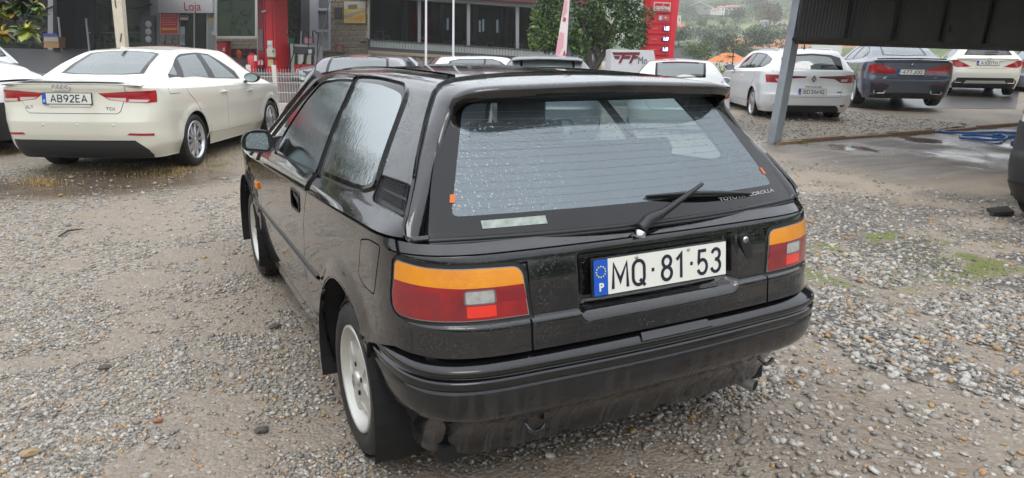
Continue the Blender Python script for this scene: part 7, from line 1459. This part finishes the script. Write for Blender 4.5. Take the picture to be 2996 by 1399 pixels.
# timber edging, cement lumps, weeds
ed = [(2276, 424), (2350, 417), (2470, 407), (2600, 398), (2730, 389), (2860, 377), (3000, 366), (3150, 352)]; pm = mat('rusty_plank', (.20, .10, .055), rough=.75, var=(9, .8, (.28, .20, .13)))
r_ = empty('timber_edging', tuple(gnd(2276, 424)), 0, 'rusty brown board edging along the wash slab', 'edging'); og = r_.location.copy()
for k in range(0, len(ed)-1):
    a, b = gnd(*ed[k]), gnd(*ed[k+1]); d = (b-a).normalized(); n_ = Vector((-d.y, d.x, 0)); m = MB(); h0 = .035+.02*(k % 2); V = []
    for p in (a+d*.02, b-d*.02):
        for s_, z in ((-.03, -.03), (.05, -.03), (.05, h0), (-.03, h0)): V.append(p+n_*s_+Vector((0, 0, z))-og)
    m.add(V, [(0, 1, 5, 4), (1, 2, 6, 5), (2, 3, 7, 6), (3, 0, 4, 7), (0, 3, 2, 1), (4, 5, 6, 7)]); m.build('plank', pm, r_)
lm = mat('cement_lump', (.36, .32, .25), rough=.8, var=(12, .7, (.24, .2, .14))); r_ = empty('cement_lumps', tuple(gnd(2300, 418)), 0, 'broken line of pale cement lumps behind the board edging', 'rubble'); og = r_.location.copy(); rq = random.Random(2)
for i in range(34):
    px = 2240+i*17+rq.uniform(-5, 5); py = 420-(px-2276)*.083-rq.uniform(1, 6)
    if 2252 < px < 2280: continue
    p = gnd(px, py); s_ = rq.uniform(.05, .12); bm = bmesh.new(); bmesh.ops.create_icosphere(bm, subdivisions=1, radius=1)
    for v in bm.verts: v.co = Vector((v.co.x*s_*1.5, v.co.y*s_*rq.uniform(.7, 1.1), v.co.z*s_*.40))*rq.uniform(.8, 1.15)
    me = bpy.data.meshes.new('lump'); bm.to_mesh(me); bm.free(); link('lump', me, r_, [lm], p-og+Vector((0, 0, s_*.1)))
hm = mat('hose_blue', (.015, .13, .45), rough=.35); hp = []
for P in ([(2738, 383), (2748, 387), (2775, 391), (2830, 393), (2900, 391), (2960, 392), (3040, 394), (3080, 399), (3050, 404), (2985, 402), (2920, 405), (2850, 399), (2812, 400), (2818, 407), (2870, 413), (2925, 414), (2945, 406), (2928, 398), (2906, 400)], [(3080, 410), (3010, 405), (2965, 413), (2975, 421), (3080, 424)]):
    V = [gnd(*q)+Vector((0, 0, .022)) for q in P]; n = len(V); D = []
    for i in range(n-1):
        for k in range(5):
            t = k/5; p0, p1, p2, p3 = V[max(i-1, 0)], V[i], V[i+1], V[min(i+2, n-1)]; D.append(.5*((2*p1)+(p2-p0)*t+(2*p0-5*p1+4*p2-p3)*t*t+(3*p1-p0-3*p2+p3)*t**3))
    hp.append(D+[V[-1]])
h0 = MB().tube(hp[0], .019, 8).build('water_hose', hm); tag(h0, 'blue water hose lying in loops on the wash slab', 'hose'); MB().tube(hp[1], .019, 8).build('hose_loop', hm, h0)
p = gnd(2915, 633); V = [gnd(2884, 627)+Vector((0, 0, .06)), gnd(2946, 618)+Vector((0, 0, .05)), gnd(2965, 634)+Vector((0, 0, .05)), gnd(2905, 636)+Vector((0, 0, .045))]; tag(MB().add(V+[v-Vector((0, 0, .03)) for v in V], [(0, 1, 2, 3), (7, 6, 5, 4), (0, 4, 5, 1), (1, 5, 6, 2), (2, 6, 7, 3), (3, 7, 4, 0)]).build('black_board', mat('board_dark', (.035, .033, .03), .6)), 'dark flat board lying on gravel by the right edge', 'board')
b = MB().tube([gnd(172, 698)+Vector((0, 0, .015)), gnd(200, 682)+Vector((0, 0, .02)), gnd(245, 675)+Vector((0, 0, .015))], [.006, .008, .004], 5).build('twig', mat('twig_dark', (.04, .03, .025), .8)); tag(b, 'dark curved twig on the gravel left of the black hatchback', 'twig')
def blades(name, spots, n, h, m, label):
    V = []; F = []; rr = random.Random(len(label))
    for (px, py, sx, sy, w_) in spots:
        for i in range(int(n*w_)):
            p = gnd(px+rr.gauss(0, sx), py+rr.gauss(0, sy)); a = rr.uniform(0, 6.28); l = h*rr.uniform(.5, 1.2); dx, dy = cos(a)*l*.6, sin(a)*l*.6; k = len(V); q = Vector((-sin(a), cos(a), 0))*.0025; V += [p-q, p+q, p+Vector((dx*.4, dy*.4, l*.6))+q*.8, p+Vector((dx*.4, dy*.4, l*.6))-q*.8, p+Vector((dx, dy, l*.75))]; F += [(k, k+1, k+2, k+3), (k+3, k+2, k+4)]
    tag(MB().add(V, F).build(name, m), label, kind='stuff')
blades('dry_weeds', [(420, 505, 70, 10, 1), (115, 535, 40, 6, .9), (250, 500, 80, 8, .8), (600, 475, 60, 14, 1), (30, 445, 40, 8, .8), (660, 440, 40, 20, .8), (520, 495, 30, 8, .6)], 260, .05, mat('straw', (.42, .27, .08), .8), 'straw coloured dry weeds around the cream sedan')
blades('green_weeds', [(2350, 420, 8, 3, 1), (2690, 720, 60, 10, .7), (2760, 770, 60, 14, .9), (2640, 800, 70, 20, .7), (190, 497, 70, 5, .8), (2720, 690, 80, 8, .4), (2890, 790, 50, 12, .4)], 170, .028, mat('weed_green', (.13, .19, .035), .7), 'short green weeds in the gravel')
for k, (px, py, s_, c_, lab) in enumerate(((805, 958, .024, 'd', 'dark angular rock left of the rear wheel'), (305, 1080, .022, 'd', 'small dark rock on the bare mud, lower left'), (764, 1262, .02, 'd', 'dark rock below the rear wheel, in front of the mud'), (462, 1233, .014, 'o', 'small orange stone, lower left gravel'), (3050, 1100, .03, 'o', ''), (88, 1330, .022, 't', 'tan stone at the lower left corner'))):
    if not lab: continue
    bm = bmesh.new(); bmesh.ops.create_icosphere(bm, subdivisions=2, radius=1); rr = random.Random(k)
    for v in bm.verts: v.co = Vector((v.co.x*1.4, v.co.y, v.co.z*.6))*s_*rr.uniform(.8, 1.2)
    me = bpy.data.meshes.new('rock'); bm.to_mesh(me); bm.free(); tag(link('rock', me, None, [mat('rock_'+c_, {'d': (.06, .055, .05), 'o': (.35, .13, .05), 't': (.40, .27, .14)}[c_], .7, var=(40, .6, (.12, .1, .08)))], gnd(px, py)+Vector((0, 0, s_*.3))), lab, 'rock', 'single rocks on the lot')
# ------------------------------------------------------------ plants
def leafmesh(name, cl, per, sz, seed, cols, flat_=.0):
    """many leaf-sized faces spread through clumps: cl = [(centre, radius, tone)]"""
    r = np.random.default_rng(seed); P = []; T = []
    for c, rad, tone in cl:
        n = max(4, int(per*rad[0]*rad[2] if isinstance(rad, tuple) else per*rad*rad)); R3 = np.array(rad if isinstance(rad, tuple) else (rad,)*3); d = r.normal(size=(n, 3)); d /= np.linalg.norm(d, axis=1)[:, None]; k = r.uniform(.25, 1, (n, 1))**.45; P.append(np.array(c)+d*k*R3); T.append(np.clip(tone+r.normal(0, .16, n), 0, 1))
    P = np.concatenate(P); T = np.concatenate(T); n = len(P); a = r.normal(size=(n, 3)); a /= np.linalg.norm(a, axis=1)[:, None]; b = r.normal(size=(n, 3)); b -= a*(a*b).sum(1)[:, None]; b /= np.linalg.norm(b, axis=1)[:, None]; s = sz*r.uniform(.6, 1.3, (n, 1))
    V = np.stack([P-a*s, P-b*s*.45, P+a*s, P+b*s*.45], 1).reshape(-1, 3); F = np.arange(4*n).reshape(-1, 4); me = bpy.data.meshes.new(name); me.from_pydata(V.tolist(), [], F.tolist()); q = me.attributes.new('tone', 'FLOAT_COLOR', 'POINT'); D = np.ones((4*n, 4), np.float32); D[:, 0] = np.repeat(T, 4); q.data.foreach_set('color', D.ravel())
    key = 'leaf_'+name+str(seed)
    m = bpy.data.materials.new(key); m.use_nodes = True; t = m.node_tree; bs = t.nodes['Principled BSDF']; at_ = t.nodes.new('ShaderNodeAttribute'); at_.attribute_name = 'tone'; cr = t.nodes.new('ShaderNodeValToRGB'); e = cr.color_ramp.elements; e[0].color = (*cols[0], 1); e[1].color = (*cols[2], 1); k = e.new(.55); k.color = (*cols[1], 1); sx = t.nodes.new('ShaderNodeSeparateColor'); t.links.new(at_.outputs['Color'], sx.inputs[0]); t.links.new(sx.outputs[0], cr.inputs[0]); t.links.new(cr.outputs[0], bs.inputs['Base Color']); bs.inputs['Roughness'].default_value = .55
    return me, m
def pt(px, py, d): return at(px, py, d)
def street_tree():
    d = 25; base = at(1640, 212, d); r = empty('round_tree', tuple(base), 0, 'leafy green tree with forked trunk between terrace and price totem', 'tree'); o = base; rr = random.Random(4); cl = []
    for (x0, y0, sx, sy, n, tone) in ((1660, 20, 70, 55, 26, .45), (1620, 80, 45, 40, 18, .60), (1700, 90, 60, 45, 22, .5), (1800, 40, 60, 60, 24, .30), (1855, 70, 40, 42, 14, .28), (1760, -20, 90, 40, 20, .35), (1860, 118, 22, 12, 5, .25), (1770, 118, 18, 10, 4, .75), (1700, 130, 20, 12, 4, .55), (1690, 168, 14, 8, 3, .5), (1600, 125, 22, 12, 5, .45)):
        for i in range(n):
            q = at(x0+rr.uniform(-1, 1)*sx, y0+rr.uniform(-1, 1)*sy, d+rr.uniform(-1.6, 1.6))-o; cl.append(((q.x, q.y, q.z), rr.uniform(.22, .48), tone+rr.uniform(-.12, .12)))
    me, m = leafmesh('crown', cl, 620, .075, 3, [(.014, .036, .013), (.045, .10, .018), (.20, .27, .035)]); c = link('crown', me, r, [m]); bk = mat('bark_grey', (.075, .065, .055), .85, bump=('noise', 12, .5))
    def tr(P, R): MB().tube([at(x, y, d+z)-o for x, y, z in P], R, 9).build('trunk', bk, r)
    tr([(1722, 216, 0), (1724, 188, 0), (1722, 165, 0), (1718, 120, 0), (1700, 60, 0), (1690, 10, 0)], [.15, .14, .12, .09, .06, .04]); tr([(1732, 210, 0), (1748, 190, 0), (1762, 165, 0), (1776, 140, 0), (1782, 110, -.1), (1800, 60, -.2), (1815, 20, 0)], [.10, .10, .095, .085, .07, .05, .03]); tr([(1768, 132, 0), (1768, 90, .1), (1770, 60, .2), (1760, 20, .2)], [.06, .045, .035, .02])
    tr([(1782, 112, 0), (1805, 95, .2), (1840, 70, .3), (1870, 60, .3)], [.055, .045, .03, .015]); tr([(1735, 208, 0), (1748, 175, .3), (1740, 150, .4), (1710, 120, .4)], [.06, .05, .04, .02])
    b0 = at(1736, 216, d); g0 = gnd(1736, 216) if False else None; MB().tube([Vector((b0.x, b0.y, gh(b0.x, b0.y)-.1))-o, at(1726, 213, d)-o], [.20, .17], 10).build('trunk_foot', bk, r)
street_tree()
# broad leaved branch hanging into the upper left corner: every leaf its own piece
def branch_tree():
    d = 6.2; foot = at(-260, 620, d); foot.z = gh(foot.x, foot.y); r = empty('broadleaf_tree', tuple(foot), 0, 'broad leaved branch with yellow green rosettes in the upper left corner', 'tree'); o = foot; bk = mat('bark_brown', (.06, .045, .035), .85)
    def tb(P, R): MB().tube([at(x, y, d+z)-o for x, y, z in P], R, 7).build('branch', bk, r)
    MB().tube([Vector((0, 0, -.05)), Vector((.05, .1, 1.2)), at(-180, -60, d)-o, at(-120, -260, d)-o], [.11, .10, .085, .06], 10).build('trunk', bk, r)
    tb([(-180, -40, 0), (-90, 10, 0), (-20, 40, .1), (40, 55, .05), (78, 100, 0)], [.05, .035, .022, .014, .007]); tb([(-90, 10, 0), (-10, 5, .1), (50, -8, .1), (105, 15, 0)], [.03, .02, .014, .006]); tb([(-60, 30, 0), (-10, 80, 0), (12, 105, 0)], [.02, .012, .006]); tb([(0, 5, .1), (60, 0, .2), (95, 35, .1)], [.015, .01, .005])
    me = bpy.data.meshes.new('leaf'); V = []; F = []
    pr = [(0, .02), (.2, .22), (.45, .32), (.7, .26), (.9, .10), (1, 0)]
    for t, w_ in pr: z = .10*sin(t*pi)*.6-.18*t*t; V += [(t, -w_, z+.04*w_), (t, 0, z-.03), (t, w_, z+.04*w_)]
    for i in range(5): F += [(i*3, i*3+1, i*3+4, i*3+3), (i*3+1, i*3+2, i*3+5, i*3+4)]
    ms = [mat('leaf_yellow_green', (.30, .34, .055), .4), mat('leaf_mid_green', (.10, .17, .035), .4), mat('leaf_dark_green', (.028, .055, .022), .4), mat('leaf_ochre', (.34, .19, .03), .5), mat('leaf_bud', (.50, .42, .06), .45)]; MS = []
    for k, mm in enumerate(ms): q = bpy.data.meshes.new('leaf'); q.from_pydata(V, [], F); q.polygons.foreach_set('use_smooth', [True]*len(F)); q.materials.append(mm); MS.append(q)
    rr = random.Random(9)
    def rosette(px, py, n, ln, pal, z=0):
        c = at(px, py, d+z)-o
        for i in range(n):
            a = 2*pi*i/n*2.4+rr.uniform(-.2, .2); el = rr.uniform(-.9, .35) if i < n-2 else 1.2; ob = bpy.data.objects.new('leaf', MS[4 if el > 1 else rr.choice(pal)]); COL.objects.link(ob); ob.parent = r; l = ln*rr.uniform(.75, 1.15)*(.6 if el > 1 else 1); ob.location = c; ob.rotation_euler = (rr.uniform(-.4, .4), -el, a); ob.scale = (l, l*(.6 if el > 1 else 1), l)
    rosette(80, 88, 17, .135, [0, 0, 0, 1], -.05); rosette(72, 80, 9, .12, [0, 1, 1, 3], .02); rosette(8, 92, 12, .125, [0, 1, 1, 3]); rosette(2, 104, 7, .10, [0, 3, 1]); rosette(100, 22, 11, .10, [1, 2, 1]); rosette(112, 48, 9, .09, [1, 1, 2]); rosette(108, 6, 8, .09, [1, 2, 4]); rosette(60, 5, 12, .10, [1, 2, 2]); rosette(38, 18, 12, .10, [2, 2, 1]); rosette(15, 8, 12, .10, [2, 1, 2, 3]); rosette(10, 35, 12, .10, [2, 1, 3, 2]); rosette(35, 38, 10, .09, [2, 2, 3]); rosette(55, 28, 10, .09, [2, 1, 2]); rosette(-15, 25, 12, .1, [2, 1]); rosette(25, -12, 10, .1, [2, 1]); rosette(85, -14, 9, .09, [1, 2]); rosette(5, 52, 8, .085, [2, 3])
branch_tree()
# ------------------------------------------------------------ hills, scrub, houses across the valley
def hill_z(th, r_):
    """height of the land at bearing th (0 = camera heading) and distance r"""
    front = itp(r_, [55, 90, 130, 200, 260, 350, 450, 550, 700, 850, 1000], [.3, 1.43-75*90/FX, 1.43-22*130/FX, 1.43+6*200/FX, 1.43+34*260/FX, 1.43+60*350/FX, 1.43+85*450/FX, 1.43+112*550/FX, 1.43+142*700/FX, 1.43+178*850/FX, 1.43+205*1000/FX])
    side = itp(r_, [55, 80, 140, 260, 500, 1300], [.3, 4, 16, 34, 60, 90]); k = ssn(.16, .04, abs(th-.20)) if False else float(ssn(.55, .32, abs(th-.30)))  # side: unseen hills around and behind the camera, added to darken reflections
    return side*(1-k)+front*k
def hills():
    th = np.concatenate([np.linspace(-.05, .62, 120), np.linspace(.64, 2*pi-.07, 110)]); rs = np.concatenate([np.linspace(55, 200, 22), np.linspace(210, 720, 70), np.linspace(750, 1000, 8)]); V = []; C_ = []
    for a in th:
        for r_ in rs:
            an = ya+a; x, y = CAM.x+r_*sin(an), CAM.y+r_*cos(an); aa = a if a < pi else a-2*pi; z = hill_z(aa, r_); nn = float(fbm(np.array([x*.02]), np.array([y*.02]), 3)[0]); n2 = float(fbm(np.array([x*.07]), np.array([y*.07]), 8)[0]); z += (nn-.5)*r_*.018*min(1, (r_-55)/60); V.append((x, y, z))
            c = np.array([.045, .075, .030])*(.7+.9*n2)
            if nn > .52: c = np.array([.10, .125, .045])*(.75+.5*n2)
            px = 1498+FX*tan(aa) if abs(aa) < 1.2 else 9e9
            if abs(aa) < .6:
                if 232 < r_ < 292 and px > 2040+n2*60 and n2 < .68: c = np.array([.40, .165, .075])*(.75+.5*n2)
                elif 292 < r_ < 350: c = np.array([.17, .18, .05]) if n2 > .42 else np.array([.08, .12, .04])
                elif 395 < r_ < 430 and n2 < .62: c = np.array([.19, .23, .085])
                elif 350 <= r_ <= 372 and px < 2230: c = np.array([.30, .23, .17])
            C_.append((*c, 1))
    n = len(rs); m_ = len(th); F = [(i*n+j, ((i+1) % m_)*n+j, ((i+1) % m_)*n+j+1, i*n+j+1) for i in range(m_) for j in range(n-1)]
    me = bpy.data.meshes.new('hills'); me.from_pydata(V, [], F); me.polygons.foreach_set('use_smooth', [True]*len(F)); q = me.attributes.new('cover', 'FLOAT_COLOR', 'POINT'); q.data.foreach_set('color', np.array(C_, np.float32).ravel())
    m = bpy.data.materials.new('hill_cover'); m.use_nodes = True; t = m.node_tree; b = t.nodes['Principled BSDF']; a_ = t.nodes.new('ShaderNodeAttribute'); a_.attribute_name = 'cover'; co = t.nodes.new('ShaderNodeTexCoord'); nz = t.nodes.new('ShaderNodeTexNoise'); nz.inputs['Scale'].default_value = .22; nz.inputs['Detail'].default_value = 7; nz.inputs['Roughness'].default_value = .7; t.links.new(co.outputs['Object'], nz.inputs['Vector']); mr_ = t.nodes.new('ShaderNodeMapRange'); mr_.inputs[1].default_value = .3; mr_.inputs[2].default_value = .7; mr_.inputs[3].default_value = .55; mr_.inputs[4].default_value = 1.4; t.links.new(nz.outputs[0], mr_.inputs[0]); mx_ = t.nodes.new('ShaderNodeMix'); mx_.data_type = 'RGBA'; mx_.blend_type = 'MULTIPLY'; mx_.inputs[0].default_value = 1; t.links.new(a_.outputs['Color'], mx_.inputs[6]); t.links.new(mr_.outputs[0], mx_.inputs[7]); t.links.new(mx_.outputs[2], b.inputs['Base Color']); b.inputs['Roughness'].default_value = .95
    tag(link('hills', me, None, [m]), 'green hillside with fields and red earth across the valley', kind='structure')
hills()
def hp_(px, r_): a = math.atan((px-1498)/FX*1.03); an = ya+a; return Vector((CAM.x+r_*sin(an), CAM.y+r_*cos(an), hill_z(a, r_)))
def pxz(px, py, r_): p = hp_(px, r_); v = at(px, py, (p-CAM).dot(fw)); return v
# scrub that reads as one mass
rr = random.Random(12); cl = []
for i in range(330):
    px = rr.uniform(1890, 2330); r_ = rr.choice([rr.uniform(120, 232), rr.uniform(296, 345), rr.uniform(372, 396), rr.uniform(432, 720), rr.uniform(432, 720), rr.uniform(150, 230)]); p = hp_(px, r_); s_ = r_*rr.uniform(.004, .009)
    if 2060 < px < 2230 and r_ < 150: continue
    cl.append(((p.x, p.y, p.z+s_*.35), (s_*1.5, s_*1.5, s_), rr.uniform(.15, .7)))
for i in range(520):  # scrub ring out of view, added so low reflections turn dark
    a = rr.uniform(.72, 2*pi-.15); r_ = rr.uniform(62, 150); an = ya+a; aa = a if a < pi else a-2*pi; z = hill_z(aa, r_); s_ = rr.uniform(1.8, 4.2); cl.append(((CAM.x+r_*sin(an), CAM.y+r_*cos(an), z+s_*.7), (s_, s_, s_*1.15), rr.uniform(.05, .5)))
me, m = leafmesh('hillside_scrub', cl, 9, .55, 6, [(.022, .040, .018), (.05, .085, .03), (.13, .16, .05)]); tag(link('hillside_scrub', me, None, [m]), 'scrub and woodland over the hillsides', kind='stuff')
def hill_tree(px, py, r_, w_, h_, tone, lab, cols=None, seed=1):
    p = pxz(px, py, r_); r = empty('hill_tree', tuple(p), 0, lab, 'tree', 'trees on the far hillside'); rr = random.Random(seed); k = r_/FX; cl = [((rr.uniform(-1, 1)*w_*k*.42, rr.uniform(-1, 1)*w_*k*.42, h_*k*(.30+.60*rr.random())), w_*k*rr.uniform(.20, .34), tone+rr.uniform(-.15, .15)) for i in range(14)]
    me, m = leafmesh('crown', cl, 300/(w_*k)**2*6, w_*k*.045, seed, cols or [(.02, .04, .018), (.055, .09, .03), (.13, .18, .045)]); link('crown', me, r, [m]); MB().tube([(0, 0, -.8), (0, 0, h_*k*.5)], w_*k*.03, 6).build('trunk', mat('bark_grey', (.075, .065, .055), .85), r)
brn = [(.05, .035, .025), (.11, .085, .05), (.17, .14, .07)]
for i, a in enumerate(((2252, 72, 400, 62, 52, .5, 'brownish round tree beside the white houses on the hill', brn), (2042, 168, 115, 66, 30, .8, 'bright green round tree left of the orange roof'), (2120, 152, 175, 60, 40, .3, 'dark green tree above the orange roof'), (2080, 138, 200, 50, 34, .35, 'green tree below the red earth, left of the lamp mast'), (1985, 130, 190, 44, 50, .35, 'tall green tree by the long shed, next to the totem'), (2165, 155, 190, 44, 24, .4, 'low green tree right above the orange roof'), (2052, 78, 385, 26, 22, .35, 'single dark tree in the pale green field, left one'), (2112, 80, 385, 18, 22, .3, 'single dark tree in the pale green field, right one'), (2205, 30, 620, 60, 40, .25, 'large dark tree mass near the top of the hill'), (2160, 62, 450, 50, 26, .3, 'dark tree row end below the red tiled houses'), (2012, 40, 560, 44, 20, .45, 'bushy tree below the gabled house on the hill'), (2225, 128, 215, 70, 20, .4, 'wide green thicket under the red earth bank'))): hill_tree(*a[:7], cols=a[7] if len(a) > 7 else None, seed=20+i)
def house(px, py, r_, w_, h_, rh, lab, wall=(.62, .60, .56), roof=(.48, .17, .10), nw=3, dp=8, gable=False, rz=0):
    p = pxz(px, py, r_); k = r_/FX; W_, H_, RH = w_*k, h_*k, rh*k; r = empty('hill_house', tuple(p), -ya+rz-atan2(px-1498, FX), lab, 'house', 'houses across the valley'); b = MB().box((0, dp/2, H_/2-1), (W_, dp, H_+2)); b.build('wall', mat('house_wall_%d' % int(wall[0]*100+wall[2]*10), wall, .8), r)
    if gable: m = MB().prism([(-W_*.62, H_*.55), (0, H_+RH), (W_*.62, H_*.55), (W_*.60, H_*.55-.35), (0, H_+RH-.4), (-W_*.60, H_*.55-.35)], dp+1, (0, -.5, 0), (1, 0, 0), (0, 0, 1), (0, 1, 0))
    else: e = .06*W_; m = MB().add([(-W_/2-e, -e, H_), (W_/2+e, -e, H_), (W_/2+e, dp+e, H_), (-W_/2-e, dp+e, H_), (-W_/2+dp*.3, dp/2, H_+RH), (W_/2-dp*.3, dp/2, H_+RH)], [(0, 1, 5, 4), (1, 2, 5), (2, 3, 4, 5), (3, 0, 4), (3, 2, 1, 0)])
    m.build('roof', mat('roof_%d' % int(roof[0]*100+roof[1]*10), roof, .75, var=(1.5, .5, tuple(c*.8 for c in roof))), r)
    for i in range(nw): MB().box((-W_/2+W_*(i+.5)/nw, -.03, H_*.55), (W_*.13, .1, H_*.34)).build('window', mat('far_window', (.06, .065, .07), .3), r)
    return r, W_, H_, RH
hg = house(2045, 34, 560, 66, 14, 12, 'house with a wide white gable high on the hill', wall=(.26, .25, .24), roof=(.70, .70, .69), nw=2, gable=True); house(2012, 26, 575, 26, 8, 5, 'small pale house left under the white gable', nw=2)
house(2140, 32, 540, 44, 10, 6, 'long house with red tiled roof on the hill', roof=(.42, .16, .13), nw=4); house(2108, 36, 530, 22, 13, 5, 'white house left of the red tiled roof', wall=(.68, .67, .66), roof=(.45, .40, .36), nw=2); house(2090, 36, 525, 22, 6, 5, 'low house with pink roof below the gable', roof=(.45, .22, .17), nw=1)
house(2235, 74, 395, 22, 12, 4, 'white house by the brownish tree', wall=(.66, .66, .66), roof=(.4, .4, .4), nw=2); house(2294, 82, 380, 34, 17, 2, 'pale flat house cut by the steel post', wall=(.60, .56, .48), roof=(.55, .53, .5), nw=3); house(1992, 84, 330, 38, 4, 9, 'orange tiled roof just right of the totem', roof=(.50, .16, .07), nw=2); house(1982, 74, 345, 16, 26, 2, 'pale tall house partly behind the totem', nw=2)
house(2070, 122, 225, 60, 14, 3, 'grey roofed shed among trees below the field', wall=(.42, .43, .44), roof=(.38, .39, .41), nw=0, dp=12); house(2012, 158, 140, 84, 22, 2, 'long dark grey shed with white roof edge', wall=(.16, .165, .175), roof=(.60, .60, .61), nw=0, dp=14)
hr, W_, H_, RH = house(2128, 198, 96, 118, 13, 26, 'round arched building with bright orange tiled roof', wall=(.50, .45, .38), roof=(.62, .17, .055), nw=0, dp=7)
for i in range(8): MB().prism([(.34*cos(a)-W_/2+W_*(i+.5)/8, H_*.42+.34*sin(a)) for a in lin(0, pi, 8)]+[(-W_/2+W_*(i+.5)/8-.34, -.4), (-W_/2+W_*(i+.5)/8+.34, -.4)], .12, (0, -.12, 0), (1, 0, 0), (0, 0, 1), (0, 1, 0)).build('arch', mat('arch_dark', (.05, .045, .045), .7), hr)
MB().box((W_*.05, 2.0, H_+RH*.72), (1.1, .9, .06)).build('skylight', mat('skylight', (.62, .63, .66), .2), hr)
mp = pxz(2234, 150, 190); r_ = empty('lamp_mast', tuple(mp), 0, 'tall thin double lamp mast in front of the red earth', 'lamp post'); MB().tube([(0, 0, -1), (0, 0, 6.8)], .07, 6).build('mast', mat('mast_grey', (.10, .10, .10), .6), r_); MB().tube([(-1.1, .5, 6.75), (0, 0, 6.85), (1.1, -.5, 6.75)], .06, 6).build('cross_arm', mat('mast_grey', (.10, .10, .10), .6), r_)
for sx in (-1, 1): MB().box((sx*1.25, -sx*.55, 6.75), (.6, .25, .14), bev=.04).build('lamp_head', offw, r_)
# white and red banner between the estate and the saloon, low yellow bush and wall bits by the white hatch
B_ = Front(2392, 24, 2470, 24.5); r_ = B_.root('banner', 'white and red banner behind the white estate, beside the saloon', 'banner'); B_.poly([(2375, 130), (2464, 132), (2462, 160), (2375, 150)], 0, .05).build('white_field', white, r_); B_.poly([(2396, 150), (2462, 160), (2448, 195), (2385, 195)], -.02, .04).build('red_field', redp, r_)
bp0 = at(2126, 226, 33); r_ = empty('yellow_bush', tuple(bp0), 0, 'bright yellow green bush between the white cars', 'bush'); cl = [((rr.uniform(-.5, .5), rr.uniform(-.4, .4), rr.uniform(-.1, .5)), .32, .6+rr.uniform(-.2, .3)) for i in range(12)]; me, m = leafmesh('foliage', cl, 500, .06, 31, [(.06, .11, .02), (.16, .24, .04), (.30, .36, .06)]); link('foliage', me, r_, [m])
bp0 = at(2143, 186, 36); r_ = empty('young_tree', tuple(bp0), 0, 'thin yellowish young tree in front of the orange roof', 'tree'); cl = [((rr.uniform(-.5, .5), rr.uniform(-.3, .3), rr.uniform(.1, .9)), .2, .6+rr.uniform(-.2, .3)) for i in range(8)]; me, m = leafmesh('crown', cl, 260, .06, 32, [(.16, .14, .03), (.32, .27, .05), (.42, .36, .08)]); link('crown', me, r_, [m]); MB().tube([(0, 0, -1.4), (0, 0, .7)], .03, 6).build('trunk', mat('bark_grey', (.075, .065, .055), .85), r_)

# tall trees behind the station
cl = []
for i in range(130):
    x = rr.uniform(-34, 22); y = rr.uniform(9, 15); c = F1.world(x, y, rr.uniform(5, 19)); cl.append((tuple(c), rr.uniform(1.2, 2.4), rr.uniform(.05, .5)))
me, m = leafmesh('wood_behind_station', cl, 90, .24, 41, [(.016, .032, .015), (.04, .075, .022), (.10, .14, .035)]); tag(link('wood_behind_station', me, None, [m]), 'wood rising behind the fuel station', kind='stuff')
# ------------------------------------------------------------ rain haze over the valley
hz = MB().box((0, 0, 38), (2080, 2080, 190)).build('haze', None, kind='stuff'); m = bpy.data.materials.new('rain_haze'); m.use_nodes = True; t = m.node_tree; t.nodes.clear(); pv = t.nodes.new('ShaderNodeVolumePrincipled'); pv.inputs['Color'].default_value = (.97, .985, 1, 1); pv.inputs['Density'].default_value = .0006; pv.inputs['Anisotropy'].default_value = .2; o = t.nodes.new('ShaderNodeOutputMaterial'); t.links.new(pv.outputs[0], o.inputs['Volume']); hz.data.materials.append(m)
